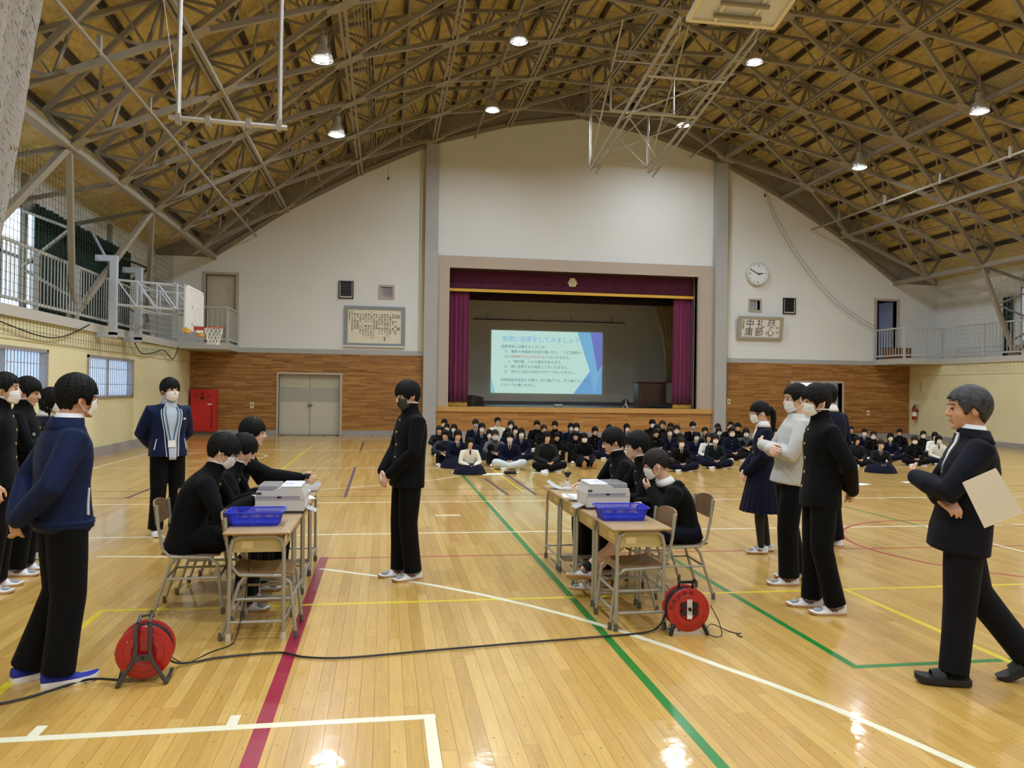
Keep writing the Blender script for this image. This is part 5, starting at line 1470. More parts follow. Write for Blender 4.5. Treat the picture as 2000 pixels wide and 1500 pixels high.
def mask_mesh(pleats=True):
    n, k = 18, 10; o, i_ = [], []
    for j in range(k + 1):
        v = j / k; ro, ri = [], []
        for i in range(n + 1):
            u = -1 + 2 * i / n; au = abs(u); t = u * 1.22
            hgt = .108 * (1 - .42 * au ** 2.2)
            z = -.056 + .004 * au - hgt / 2 + hgt * v - .004
            nose = .012 * math.exp(-(u / .18) ** 2) * max(0, math.sin(min(1, v * 1.1) * PI))
            drop = .020 * (1 - v) ** 2
            x = .022 + .079 * math.cos(t) ** .9 + nose + .004 * math.sin(PI * v) - drop + (.0016 * math.sin(v * 20) if pleats and au < .85 else 0)
            y = .076 * math.sin(t) * (1 - .10 * (1 - v))
            ro.append(V((x, y, z))); ri.append(V((x - .003, y * .97, z)))
        o.append(ro); i_.append(ri)
    vs = [p for r in o for p in r]; b = len(vs); vs += [p for r in i_ for p in r]; fs = []; w = n + 1
    for j in range(k):
        for i in range(n):
            a = j * w + i; fs.append((a, a + 1, a + w + 1, a + w)); fs.append((b + a, b + a + w, b + a + w + 1, b + a + 1))
    for i in range(n):
        fs.append((i + 1, i, b + i, b + i + 1)); a = k * w + i; fs.append((a, a + 1, b + a + 1, b + a))
    for j in range(k):
        a = j * w; fs.append((a, a + w, b + a + w, b + a)); a += n; fs.append((a + w, a, b + a, b + a + w))
    return MB().add(vs, fs).mesh('mask', 'all')
MASKM = mask_mesh(); MASKS = mask_mesh(False)
LOOPM = {s: MB().tube([(.046, s * .073, -.030), (.02, s * .081, -.006), (-.012, s * .088, .016), (-.026, s * .088, .0), (-.018, s * .086, -.032), (.01, s * .080, -.068), (.046, s * .068, -.082)], .0022, 5).mesh('ear_loop', 'all') for s in (-1, 1)}

def hand_shapes(mb, w, d, n, curl, left, s=1.0):
    """w wrist, d along the hand, n out of the palm; five fingers of different length"""
    d = d.normalized(); n = (n - d * n.dot(d)).normalized(); x = d.cross(n)
    th = -x if left else x
    mb.tube([w - d * .03, w + d * .01], [.026 * s, .027 * s], 10, round_ends=True)
    for k, (o, ln) in enumerate(((.030, .068), (.010, .078), (-.010, .073), (-.029, .056))):
        base = w + th * o * .6 * s + d * .012 * s; kn = w + d * (.088 - .006 * abs(k - 1)) * s + th * o * s
        mb.tube([base, kn], [.015 * s, .0125 * s], 8, round_ends=True)
        p = kn; a = .25 * curl; pts = [p]; rad = [.0105 * s]
        for seg, part_ in enumerate((.45, .32, .23)):
            dirv = d * math.cos(a) + n * math.sin(a); p = p + dirv * (ln * part_ * s); pts.append(p); rad.append((.0095, .0085, .0072)[seg] * s); a += .62 * curl
        mb.tube(pts, rad, 8, round_ends=True)
    p0 = w + d * .02 * s + th * .026 * s; p1 = p0 + (d * .028 + th * .026 + n * .012 * curl) * s; p2 = p1 + (d * .030 + th * .006 + n * .016 * curl) * s; p3 = p2 + (d * .022 - th * .004 + n * .012 * curl) * s
    mb.tube([p0, p1, p2, p3], [.015 * s, .0125 * s, .0105 * s, .0085 * s], 8, round_ends=True)

def frame_of(J, t):
    """point and axes on the trunk line, t=0 pelvis to t=1 base of neck"""
    P, N = J['pelvis'], J['neck']; u = N - P
    bow = J.get('bow', 0.0)
    c = P + u * t + V((1, 0, 0)) * (bow * 4 * max(0, t) * max(0, 1 - t))
    tg = u.normalized()
    sd = J.get('side', V((0, 1, 0))); sd = (sd - tg * sd.dot(tg)).normalized(); fw = sd.cross(tg)
    return c, sd, fw, tg
def trunk_rings(J, spec, n=28, grow=0.0):
    R = []
    for t, a, b, off in spec:
        c, sd, fw, tg = frame_of(J, t)
        r = []
        for k in range(n):
            q = 2 * PI * k / n; cx, sx = math.cos(q), math.sin(q)
            ex = .82
            r.append(c + fw * off + sd * ((a + grow) * math.copysign(abs(cx) ** ex, cx)) + fw * ((b + grow) * math.copysign(abs(sx) ** ex, sx)))
        R.append(r)
    return R
def surf(J, spec, t, ang, out=0.0):
    """point on the coat surface: ang 0 = front, + = left"""
    a, b, o = spec[0][1:] if t < spec[0][0] else spec[-1][1:]
    for (t0, a0, b0, o0), (t1, a1, b1, o1) in zip(spec, spec[1:]):
        if t0 <= t <= t1:
            f = (t - t0) / (t1 - t0); a, b, o = a0 + (a1 - a0) * f, b0 + (b1 - b0) * f, o0 + (o1 - o0) * f; break
    c, sd, fw, tg = frame_of(J, t); q = PI / 2 - ang; cx, sx = math.cos(q), math.sin(q); ex = .82
    return c + fw * o + sd * ((a + out) * math.copysign(abs(cx) ** ex, cx)) + fw * ((b + out) * math.copysign(abs(sx) ** ex, sx)), fw
def front_patch(J, spec, rows, out=.006):
    """rows: (t, angle from, angle to); a thin piece of cloth lying on the coat surface"""
    o, i_ = [], []
    fine = []
    for (t0, a0, b0), (t1, a1, b1) in zip(rows, rows[1:]):
        for q in range(6): fine.append((t0 + (t1 - t0) * q / 6, a0 + (a1 - a0) * q / 6, b0 + (b1 - b0) * q / 6))
    rows = fine + [rows[-1]]
    for t, a0, a1 in rows:
        o.append([surf(J, spec, t, a0 + (a1 - a0) * k / 8, out)[0] for k in range(9)])
        i_.append([surf(J, spec, t, a0 + (a1 - a0) * k / 8, out - .02)[0] for k in range(9)])
    vs = [p for r in o for p in r]; b = len(vs); vs += [p for r in i_ for p in r]; fs = []
    for j in range(len(rows) - 1):
        for k in range(8):
            a = j * 9 + k; fs.append((a, a + 1, a + 10, a + 9)); fs.append((b + a, b + a + 9, b + a + 10, b + a + 1))
        for a in (j * 9, j * 9 + 8): fs.append((a, a + 9, b + a + 9, b + a) if a % 9 else (a, b + a, b + a + 9, a + 9))
    L = (len(rows) - 1) * 9
    for k in range(8):
        fs.append((k, b + k, b + k + 1, k + 1)); a = L + k; fs.append((a, a + 1, b + a + 1, b + a))
    return MB().add(vs, fs)
COAT = [(-.30, .186, .140, 0), (-.12, .184, .138, 0), (.10, .176, .128, 0), (.35, .168, .122, .004), (.62, .184, .128, .006), (.80, .186, .118, .0), (.92, .150, .094, -.008), (1.0, .098, .080, -.006), (1.06, .074, .072, .0), (1.19, .064, .066, .010)]
COATW = [(t, a * .88, b * .92, o) for t, a, b, o in COAT if t < 1.1]
COATPUFF = [(t, a * (1.16 if t < .95 else 1.12), b * (1.2 if t < .95 else 1.15), o) for t, a, b, o in COAT]
LOWCOAT = [(t, a, b, o) for t, a, b, o in COAT if t < 1.05]

def shoe(parent, ankle, yaw, pitch, style, left, s=1.0, roll=0.0):
    """upper and sole, toe towards +x of its own frame; ankle is the joint above the heel"""
    me_u, me_s = SHOES[style]
    mt = Matrix.Translation(ankle) @ Matrix.Rotation(yaw, 4, 'Z') @ Matrix.Rotation(roll, 4, 'X') @ Matrix.Rotation(pitch, 4, 'Y') @ Matrix.Scale(s, 4)
    cu = {'white': (SHOEW, SOLE), 'whitew': (SHOEW, SOLEW), 'blue': (BLUESHOE, SOLEW), 'slide': (SOCKK, SLIDE), 'black': (SLIDE, SLIDE)}[style]
    u = put('shoe', me_u, cu[0], parent, mtx=mt)
    put('sole', me_s, cu[1], u)
    if style == 'white':
        put('side_stripes', STRIPES, STRIPE, u)
        put('toe_mesh', TOEM, MESHG, u); put('laces', LACES, SHOEW, u)
    if style == 'slide': put('strap', STRAP, SLIDE, u)
    return u
def shoe_meshes(L=.27, W=.098, H=.085, sole=.024, collar=True, sock=False):
    xs = [-.30, -.27, -.18, -.05, .1, .25, .4, .52, .62, .68, .70]
    def wid(t): return W / 2 * (.62 + .38 * math.sin(min(1, max(0, (t + .32) / .75)) * PI * .62)) * (1 if t < .5 else math.sqrt(max(.05, 1 - ((t - .5) / .215) ** 2)))
    S, U = [], []
    for t in xs:
        w = wid(t) * (.75 if t < -.28 else 1); x = t * L
        z0 = -.085 + (.012 * max(0, (t - .45) / .25) ** 2)
        S.append([V((x, -w * 1.02, z0)), V((x, w * 1.02, z0)), V((x, w * 1.06, z0 + sole * .6)), V((x, w, z0 + sole)), V((x, -w, z0 + sole)), V((x, -w * 1.06, z0 + sole * .6))])
        if t < -.1: h = H
        elif t < .15: h = H - .01
        else: h = H * (1 - .62 * min(1, (t - .15) / .4)) - .01
        if t >= .62: h *= .7
        r = []
        for k in range(9):
            a = PI * k / 8; r.append(V((x, w * math.cos(a) * (1.0 if k in (0, 8) else .97), z0 + sole * .8 + max(.012, h - sole) * math.sin(a) ** .7)))
        U.append(r)
    return MB().loft(U).mesh('shoe', True), MB().loft(S).mesh('sole', True)
SHOES = {'white': shoe_meshes(sole=.017), 'blue': shoe_meshes(.28, .104, .09, .032), 'slide': shoe_meshes(.25, .096, .07, .008)}
SHOES['whitew'] = SHOES['white']; SHOES['black'] = SHOES['white']
SHOES['slide'] = (SHOES['slide'][0], shoe_meshes(.29, .112, .08, .034)[1])
stp = MB()
for s in (-1, 1):
    for a, b in (((.02, -.052), (.075, -.012)), ((.045, -.056), (.10, -.022))): stp.tube([(a[0] - .02, s * .0475, a[1]), (b[0] - .03, s * .043, b[1])], .0035, 5)
    for a, b in (((-.05, -.02), (.02, -.045)), ((.0, -.052), (.06, -.03))): stp.tube([(a[0], s * .046, a[1]), (b[0], s * .048, b[1])], .003, 5)
STRIPES = stp.mesh('side_stripes')
TOEM = MB().ell((.118, 0, -.052), (.042, .034, .0165), 12, 8).mesh('toe_mesh', 'all')
lc = MB()
for k in range(4): lc.tube([(.03 + .02 * k, -.022, -.012 - .009 * k), (.032 + .02 * k, 0, -.003 - .010 * k), (.03 + .02 * k, .022, -.012 - .009 * k)], .0035, 5)
LACES = lc.mesh('laces', 'all')
STRAP = MB().loft([[V((x, .054 * math.cos(PI * k / 10), -.075 + (.075 - .25 * (x - .05)) * math.sin(PI * k / 10) ** .7)) for k in range(11)] + [V((x, .048 * math.cos(PI * k / 10), -.075 + (.068 - .25 * (x - .05)) * math.sin(PI * k / 10) ** .7)) for k in range(10, -1, -1)] for x in (.05, .085, .12)]).mesh('strap', True)

BUTTON = MB().ell((0, 0, 0), (.006, .011, .011), 10, 6).mesh('button', 'all')

def dress(root, J, O):
    """build the figure of joints J with outfit O under the Empty root"""
    low = O.get('low', False)
    vb, vc = (.0085, .016) if low else (.0052, .0105)
    s = O.get('hs', 1.0); fem = O.get('female', False)
    spec = O.get('spec', COAT)
    H = Matrix.Translation(J['head']) @ Matrix.Rotation(J.get('hyaw', 0), 4, 'Z') @ Matrix.Rotation(J.get('hpitch', 0), 4, 'Y') @ Matrix.Rotation(J.get('hroll', 0), 4, 'X')
    # body
    mb = MB(); head_shapes(mb, H, s, fem)
    nk = H @ V((-.028, 0, -.06))
    mb.tube([nk, interp(nk, J['neck'], .55), J['neck'] + V((0, 0, -.02))], [.050 if fem else .056, .048 if fem else .055, .06], 12, round_ends=True)
    c0 = frame_of(J, .0)[0]; c1 = frame_of(J, .5)[0]
    mb.tube([J['neck'] + V((0, 0, -.03)), c1, c0], [.05, .07, .07], 10, round_ends=True)
    for k in (0, 1):
        mb.tube([J['neck'] + V((0, 0, -.05)), J['sh'][k], J['el'][k], interp(J['el'][k], J['wr'][k], .5), J['wr'][k]], [.03, .036, .030, .028, .023], 8, round_ends=True)
        hand_shapes(mb, J['wr'][k], J['hd'][k], J['hn'][k], J.get('curl', (.9, .9))[k], k == 0, .9 if fem else 1.0)
        lr = O.get('leg_r', (.03, .03, .03, .03))
        mb.tube([J['hip'][k], J['kn'][k], interp(J['kn'][k], J['an'][k], .3), J['an'][k]], lr, 10, round_ends=True)
        if O.get('bare_feet'): pass
        mb.tube([c0, J['hip'][k]], [.04, .035], 8, round_ends=True)
    body = put('body', solid(mb, vb, 2, .45 if not low else .6), O.get('skin', SKIN), root)
    # coat: trunk and sleeves as one garment
    mb = MB(); mb.loft(trunk_rings(J, spec))
    sl = O.get('sleeve', (.068, .056, .047))
    for k in (0, 1):
        c, sd, fw, tg = frame_of(J, .84)
        inner = c + sd * (.09 if k == 0 else -.09)
        dw = (J['wr'][k] - J['el'][k]).normalized()
        mb.tube([inner, J['sh'][k], interp(J['sh'][k], J['el'][k], .5), J['el'][k], interp(J['el'][k], J['wr'][k], .5), J['wr'][k] - dw * .012], [.075, sl[0], sl[0] * .93, sl[1] * 1.03, sl[1] * .95, sl[2]], 14, round_ends=True)
    for extra in O.get('coat_extra', []): extra(mb, J)
    coat = put(O.get('coat_name', 'jacket'), solid(mb, vc, 3, None if not low else .7), O['coat'], root)
    if O.get('cuffs'):
        for k in (0, 1):
            dw = (J['wr'][k] - J['el'][k]).normalized()
            part('cuff', MB().tube([J['wr'][k] - dw * .03, J['wr'][k] + dw * .004], [sl[2] * .86, sl[2] * .82], 12), SHIRT, coat, smooth=True)
    # legs
    if O.get('skirt'):
        part('skirt', O['skirt'](J), O.get('skirt_mat', NAVYS), root, smooth=True)
        if O.get('tights'):
            mb = MB()
            for k in (0, 1): mb.tube([J['hip'][k], J['kn'][k], interp(J['kn'][k], J['an'][k], .3), J['an'][k]], [.075, .056, .056, .036], 12, round_ends=True)
            put('tights', solid(mb, vc, 2, .8 if low else None), TIGHT, root)
    else:
        mb = MB(); lr = O.get('trouser', (.098, .082, .078, .078))
        c, sd, fw, tg = frame_of(J, -.02)
        mb.loft(trunk_rings(J, [(-.22, .13, .10, 0), (-.10, .168, .118, 0), (.05, .170, .118, 0), (.2, .155, .108, 0)], 20))
        for k in (0, 1):
            dd = (J['an'][k] - J['kn'][k]).normalized()
            mb.tube([J['hip'][k], interp(J['hip'][k], J['kn'][k], .5), J['kn'][k], interp(J['kn'][k], J['an'][k], .5), J['an'][k] + dd * O.get('hemdrop', .02)], [lr[0], lr[0] * .95, lr[1], lr[2] * .98, lr[3]], 16, round_ends=False)
            mb.ell(J['kn'][k], (lr[1] * 1.0,) * 3, 10, 8); mb.ell(J['hip'][k], (lr[0] * 1.02,) * 3, 10, 8)
        put('trousers', solid(mb, vc, 3, .7 if low else None), O.get('legs', TROUS), root)
    # shoes
    if O.get('shoe'):
        for k in (0, 1):
            fy, fp = J.get('foot', ((.12, 0), (-.12, 0)))[k][:2]
            rl = J['foot'][k][2] if len(J.get('foot', ((0, 0), (0, 0)))[k]) > 2 else 0.0
            shoe(root, J['an'][k], fy, fp, O['shoe'], k == 0, .92 if fem else 1.0, rl)
    # head pieces
    hsc = H @ Matrix.Scale(s, 4)
    st, seed = O.get('hair', ('short', 1))
    hm = O.get('hair_mat', HAIR)
    hr = put('hair', hair(st, seed), hm, root, mtx=hsc)
    if O.get('pony'):
        L = O['pony']
        part('ponytail', MB().tube([(-.085, 0, .045), (-.125, 0, .05), (-.15, 0, .0), (-.15, 0, -.08), (-.135, 0, -L)], [.022, .026, .034, .032, .012], 10, round_ends=True), hm, hr, smooth='all')
        part('hair_tie', MB().tube([(-.10, 0, .048), (-.115, 0, .05)], .024, 10), M_black, hr)
    if O.get('bun'): part('bun', MB().ell((-.125, 0, .0), (.036, .038, .036), 12, 8).tube([(-.09, 0, .01), (-.12, 0, .0)], [.03, .028], 8), hm, hr, smooth='all')
    if O.get('tails'):
        for sy in (-1, 1): part('pigtail', MB().tube([(-.02, sy * .092, -.01), (-.02, sy * .105, -.08), (0, sy * .10, -.2)], [.022, .024, .008], 8, round_ends=True), hm, hr, smooth='all')
    eye_z = .004
    if not O.get('noface'):
        for sy in (-1, 1):
            put('eye', EYEM, EYE_M, root, mtx=hsc @ Matrix.Translation((.0895, sy * .031, eye_z)) @ Matrix.Rotation(sy * .35, 4, 'Z'))
            put('eyebrow', BROWM, BROW, root, mtx=hsc @ Matrix.Translation((.0905, sy * .033, .026)) @ Matrix.Rotation(sy * .38, 4, 'Z'))
        if not O.get('mask'): put('lips', LIPM, LIP, root, mtx=hsc @ Matrix.Translation((.0945, 0, -.060)))
    if O.get('mask'):
        mk = put('mask', MASKS if O['mask'] is MASKK else MASKM, O['mask'], root, mtx=hsc)
        if not low or O.get('loops'):
            for sy in (-1, 1): put('ear_loop', LOOPM[sy], O['mask'], mk)
    if O.get('glasses'):
        g = MB()
        for sy in (-1, 1):
            g.tube([(.104 - .004 * abs(math.sin(2 * PI * k / 16)), sy * (.034 + .024 * math.cos(2 * PI * k / 16)), .002 + .017 * math.sin(2 * PI * k / 16)) for k in range(16)], .0022, 5, closed=True)
            g.tube([(.100, sy * .058, .006), (.05, sy * .080, .008), (-.015, sy * .084, .012), (-.03, sy * .083, -.006)], .0022, 5)
        g.tube([(.105, -.011, .004), (.109, 0, .006), (.105, .011, .004)], .0022, 5)
        put('glasses', g.mesh('glasses', 'all'), O['glasses'], root, mtx=hsc)
    if O.get('collar_line'):   # thin white collar lining of the stand-up collar
        R = trunk_rings(J, [(1.185, .0655, .0675, .010), (1.205, .063, .065, .011), (1.205, .057, .059, .011), (1.185, .058, .06, .010)], 24)
        part('collar_lining', MB().loft(R, False, closed=True), SHIRT, coat, smooth='all')
    if O.get('shirt_collar'):
        R = trunk_rings(J, [(1.0, .092, .078, -.004), (1.06, .080, .075, .0), (1.14, .064, .067, .007), (1.14, .057, .06, .007), (1.0, .06, .06, 0)], 24)
        part('shirt_collar', MB().loft(R, False, closed=True), O['shirt_collar'], coat, smooth='all')
    if O.get('buttons'):
        for t in O['buttons']:
            p, fw = surf(J, spec, t, O.get('button_ang', 0.0), .006)
            put('button', BUTTON, O.get('button_mat', BRASS), coat, mtx=Matrix.Translation(p) @ Matrix.Rotation(math.atan2(fw.y, fw.x), 4, 'Z'))
    if O.get('vneck'):
        t0, wd, m = O['vneck']
        part('shirt_front', front_patch(J, spec, [(t0, -.02, .02), ((t0 + .95) / 2, -wd * .55, wd * .55), (.95, -wd, wd), (1.03, -wd * 1.2, wd * 1.2)], .007), m, coat, smooth='all')
        if O.get('tie'): part('necktie', front_patch(J, spec, [(t0 + .02, -.03, .03), (.9, -.10, .10), (.96, -.07, .07), (1.02, -.14, .14)], .012), O['tie'], coat, smooth='all')
    if O.get('open_front'):
        wd, m = O['open_front']
        part('shirt_front', front_patch(J, spec, [(-.22, -.10, .14), (.2, -.16, .2), (.6, -wd * .8, wd * .8), (.92, -wd, wd), (1.03, -wd * 1.2, wd * 1.2)], .005), m, coat, smooth='all')
    return H

# --- poses; lengths for a figure 1.70 m tall
def stand(arms='side', lean=.0, stance=.095, headpos=None, hyaw=0, hpitch=0, step=0.0, hroll=0.0, slump=0.0):
    J = dict(pelvis=V((0, 0, .93)), neck=V((.0 + lean, 0, 1.415 - slump)), bow=-.02)
    J['head'] = headpos or V((.035 + lean * 1.3, 0, 1.570 - slump))
    J['hyaw'], J['hpitch'], J['hroll'] = hyaw, hpitch, hroll
    J['sh'] = [V((lean * .9 - .01, .175, 1.345 - slump)), V((lean * .9 - .01, -.175, 1.345 - slump))]
    J['hip'] = [V((0, .085, .88)), V((0, -.085, .88))]
    J['kn'] = [V((.015 + step * .5, stance, .48)), V((.015 - step * .5, -stance, .48))]
    J['an'] = [V((-.03 + step, stance + .01, .085)), V((-.03 - step, -stance - .01, .085))]
    z = -slump
    if arms == 'side':
        J['el'] = [V((-.03, .235, 1.09 + z)), V((-.03, -.235, 1.09 + z))]; J['wr'] = [V((.04, .245, .85 + z)), V((.04, -.245, .85 + z))]
        J['hd'] = [V((.15, 0, -1)), V((.15, 0, -1))]; J['hn'] = [V((0, -1, 0)), V((0, 1, 0))]
    elif arms == 'behind':
        J['el'] = [V((-.12, .245, 1.10 + z)), V((-.12, -.245, 1.10 + z))]; J['wr'] = [V((-.215, .065, .90 + z)), V((-.235, -.06, .915 + z))]
        J['hd'] = [V((-.05, -.8, -.5)), V((-.1, .75, -.55))]; J['hn'] = [V((-1, -.1, .1)), V((1, .1, .1))]; J['curl'] = (1.0, 1.25)
    elif arms == 'front':
        J['el'] = [V((.03, .235, 1.10 + z)), V((.03, -.235, 1.10 + z))]; J['wr'] = [V((.19, .085, .90 + z)), V((.20, -.085, .91 + z))]
        J['hd'] = [V((.35, -.6, -.75)), V((.35, .6, -.75))]; J['hn'] = [V((-.9, -.3, -.2)), V((-.9, .3, -.2))]
    elif arms == 'crossed':
        J['el'] = [V((.07, .24, 1.10 + z)), V((.07, -.24, 1.11 + z))]; J['wr'] = [V((.225, -.08, 1.17 + z)), V((.20, .09, 1.14 + z))]
        J['hd'] = [V((.0, -1, .10)), V((-.1, 1, -.1))]; J['hn'] = [V((-1, 0, 0)), V((-1, 0, -.3))]
    elif arms == 'crossed_hold':     # right hand under the left arm, holding a sheet
        J['el'] = [V((.12, .24, 1.11 + z)), V((.08, -.24, 1.09 + z))]; J['wr'] = [V((.245, .0, 1.17 + z)), V((.15, .16, 1.07 + z))]
        J['hd'] = [V((.1, -1, .15)), V((-.6, .6, -.45))]; J['hn'] = [V((-1, 0, 0)), V((-.3, -.3, -1))]
    return J

def sit(lean=.10, hyaw=0, hpitch=.3, seat=.44, wr=None, el=None, hd=None, hn=None, headdx=.0, headdz=0.0, legs=None, hunch=.0):
    J = dict(pelvis=V((-.02, 0, seat + .11)), neck=V((lean, 0, seat + .575 - hunch)), bow=-.05)
    J['head'] = V((lean + .055 + headdx, 0, seat + .735 - hunch + headdz)); J['hyaw'], J['hpitch'] = hyaw, hpitch
    J['sh'] = [V((lean * .9 + .0, .175, seat + .505 - hunch)), V((lean * .9, -.175, seat + .505 - hunch))]
    J['hip'] = [V((.02, .09, seat + .085)), V((.02, -.09, seat + .085))]
    J['kn'] = [V((.42, .12, seat + .07)), V((.42, -.12, seat + .07))]
    J['an'] = [V((.38, .12, .085)), V((.38, -.12, .085))]
    if legs: J['kn'], J['an'] = legs
    J['el'] = el or [V((lean + .12, .225, seat + .26)), V((lean + .12, -.225, seat + .26))]
    J['wr'] = wr or [V((lean + .33, .10, seat + .30)), V((lean + .33, -.10, seat + .30))]
    J['hd'] = hd or [V((.9, -.3, -.2)), V((.9, .3, -.2))]
    J['hn'] = hn or [V((0, -.5, -1)), V((0, .5, -1))]
    return J

def pleated_skirt(length=.55, flare=.11, pleats=22):
    def f(J):
        R = []
        c0 = J['pelvis']
        for i in range(9):
            v = i / 8; z = c0.z + .14 - (length + .0) * v
            r = []
            for k in range(pleats * 4):
                a = 2 * PI * k / (pleats * 4)
                pl = 1 + (.035 * v) * math.sin(a * pleats) + .01 * math.sin(3 * a)
                r.append(V((c0.x + (.118 + flare * v * .95) * pl * math.cos(a), c0.y + (.160 + flare * v) * pl * math.sin(a), z)))
            R.append(r)
        return MB().loft(R)
    return f

def person(label, x, y, face, J, O, scale=1.0, group=None, z=0.0):
    root = thing('person', label, 'person', (x, y, z), face, group=group, scale=scale)
    H = dress(root, J, O)
    return root, H

R90 = PI / 2
GAK = dict(coat=GAKURAN, collar_line=True, buttons=(.0, .22, .44, .66, .88), legs=TROUS, shoe='white', hair=('fringe', 2), mask=MASKW)
def outfit(base, **k):
    d = dict(base); d.update(k); return d
# --- standing people
# man in navy work jacket, back half turned, hands behind his back
J = stand('behind', lean=.02, hyaw=.12, hpitch=.02, stance=.085)
J['an'][0] += V((-.10, 0.02, 0)); J['foot'] = ((.25, 0), (-.12, 0))
r, H = person('man in navy work jacket and bright blue shoes, hands behind his back', -1.74, 4.66, .60, J,
    dict(coat=NAVYJ, spec=[(t if t > -.2 else -.16, a * 1.06, b * 1.10, o) for t, a, b, o in COAT if t < 1.03], shirt_collar=SHIRT, legs=TROUS, shoe='blue', hair=('fringe', 4), mask=MASKW, skin=SKIN2, sleeve=(.076, .066, .052), trouser=(.108, .092, .088, .086)), .985)
jk = [c for c in r.children if c.name.startswith('jacket')][0]
spc = [(t if t > -.2 else -.16, a * 1.06, b * 1.10, o) for t, a, b, o in COAT if t < 1.03]
part('waistband', MB().loft(trunk_rings(J, [(-.20, .176, .134, 0), (-.10, .198, .155, 0), (-.06, .198, .155, 0)], 28)), NAVYJ, jk, smooth='all')
for sg in (-1, 1): part('pocket_zip', front_patch(J, spc, [(.0, sg * 1.05 - .03, sg * 1.05 + .03), (.30, sg * .82 - .035, sg * .82 + .035)], .008), mat('silver_piping', (206, 208, 214), .4), jk)
part('jacket_collar', MB().loft(trunk_rings(J, [(.94, .135, .096, -.014), (1.02, .104, .09, -.012), (1.09, .086, .082, -.008), (1.09, .074, .072, -.006), (.94, .09, .08, -.01)], 24), False, closed=True), NAVYJ, jk, smooth='all')
part('collar_tag', MB().bx(-.15, -.02, 1.36, -.145, .02, 1.375), mat('tag_grey', (150, 160, 176), .5), jk)
wt = part('wristwatch', MB().tube([J['wr'][1] + V((.035 * math.cos(2 * PI * k / 14), .035 * math.sin(2 * PI * k / 14) * .6, .035 * math.sin(2 * PI * k / 14))) for k in range(14)], .008, 6, closed=True), M_black, r, smooth=True)
# man with lanyard, open navy jacket, facing the viewer
J = stand('behind', lean=.0, hyaw=.25, hpitch=.06)
r, H = person('man in open navy work jacket over pale blue shirt with name badge', -2.32, 9.02, -1.02, J,
    dict(coat=NAVYJ, spec=spc, shirt_collar=SHIRTB, open_front=(.42, SHIRTB), legs=TROUS, shoe='whitew', hair=('fringe', 5), mask=MASKW, skin=SKIN, sleeve=(.076, .066, .052)), 1.0)
jk = [c for c in r.children if c.name.startswith('jacket')][0]
for sg in (-1, 1):
    part('jacket_edge', front_patch(J, spc, [(-.15, sg * .22 - .02, sg * .22 + .02), (.4, sg * .34 - .02, sg * .34 + .02), (.9, sg * .52 - .02, sg * .52 + .02)], .012), mat('silver_piping', (206, 208, 214), .4), jk)
    part('pocket_zip', front_patch(J, spc, [(.0, sg * 1.0 - .03, sg * 1.0 + .03), (.24, sg * .82 - .03, sg * .82 + .03)], .008), MATS['silver_piping'], jk)
    part('lanyard', front_patch(J, spc, [(.22, sg * .05 - .02, sg * .05 + .02), (.95, sg * .30 - .03, sg * .30 + .03)], .014), mat('lanyard_teal', (60, 110, 130), .6), jk)
part('name_badge', front_patch(J, spc, [(.06, -.16, .10), (.20, -.16, .10)], .018), M_white, jk)
part('chest_logo', front_patch(J, spc, [(.66, .62, .72), (.70, .62, .74)], .012), M_white, jk)
# student standing in the middle
J = stand('front', lean=-.02, hyaw=.12, hpitch=.22, stance=.075)
J['an'][0] += V((.0, 0, 0)); J['an'][1] += V((.06, 0, 0)); J['foot'] = ((.1, 0), (-.05, 0)); J['kn'][1] += V((.02, 0, 0))
person('student in black high-collar uniform and charcoal mask standing between the desk rows', .20, 6.80, PI + .32, J, outfit(GAK, mask=MASKK, hair=('fringe', 7), cuffs=False), .995)
# students at the left edge
J = stand('crossed', lean=-.03, hyaw=-.12, hpitch=.20, stance=.10)
person('student in black uniform with folded arms and no mask near the left edge', -3.02, 7.30, .12, J, outfit(GAK, mask=None, hair=('fringe', 9)), .985)
J = stand('side', lean=0, hyaw=-.1, hpitch=.0)
person('masked student in black uniform cut off by the left edge', -2.98, 6.72, .15, J, outfit(GAK, hair=('up', 3)), 1.0)
J = stand('side', lean=0, hpitch=.05, stance=.08)
person('long-haired girl in navy blazer standing behind the man in navy jacket', -3.12, 7.95, -.1, J, dict(coat=NAVY, spec=COATW, female=True, hair=('long', 3), mask=MASKW, skirt=pleated_skirt(.56), tights=True, shoe='whitew', shirt_collar=SHIRT), .93)
# right group
J = stand('front', lean=.0, hyaw=.10, hpitch=.08, stance=.07, step=.05)
J['foot'] = ((.1, 0), (-.1, 0))
person('girl with ponytail and glasses in navy blazer and pleated skirt', 3.82, 7.52, 2.86, J, dict(coat=NAVY, spec=COATW, female=True, hair=('tied', 3), pony=.24, mask=MASKW, glasses=mat('clear_frame', (190, 170, 170), .3), skirt=pleated_skirt(.60, .13), tights=True, shoe='white', shirt_collar=SHIRT, vneck=(.72, .30, SHIRT), buttons=(.12, .4), button_mat=M_chrome), .905)
J = stand('crossed', lean=-.06, hyaw=.05, hpitch=.12, stance=.11, step=.07)
J['foot'] = ((.05, 0), (-.2, 0))
def hood(mb, J): mb.tube([J['neck'] + V((-.07, .11, .0)), J['neck'] + V((-.13, 0, -.03)), J['neck'] + V((-.07, -.11, .0))], .045, 10, round_ends=True)
person('student in light grey hoodie with folded arms', 3.47, 6.32, 2.94, J, outfit(GAK, coat=GREYH, coat_name='hoodie', buttons=None, collar_line=False, hair=('up', 6), coat_extra=[hood], spec=[(t if t > -.2 else -.18, a * 1.05, b * 1.1, o) for t, a, b, o in COAT if t < 1.1], sleeve=(.078, .066, .05), trouser=(.10, .088, .086, .086)), 1.005)
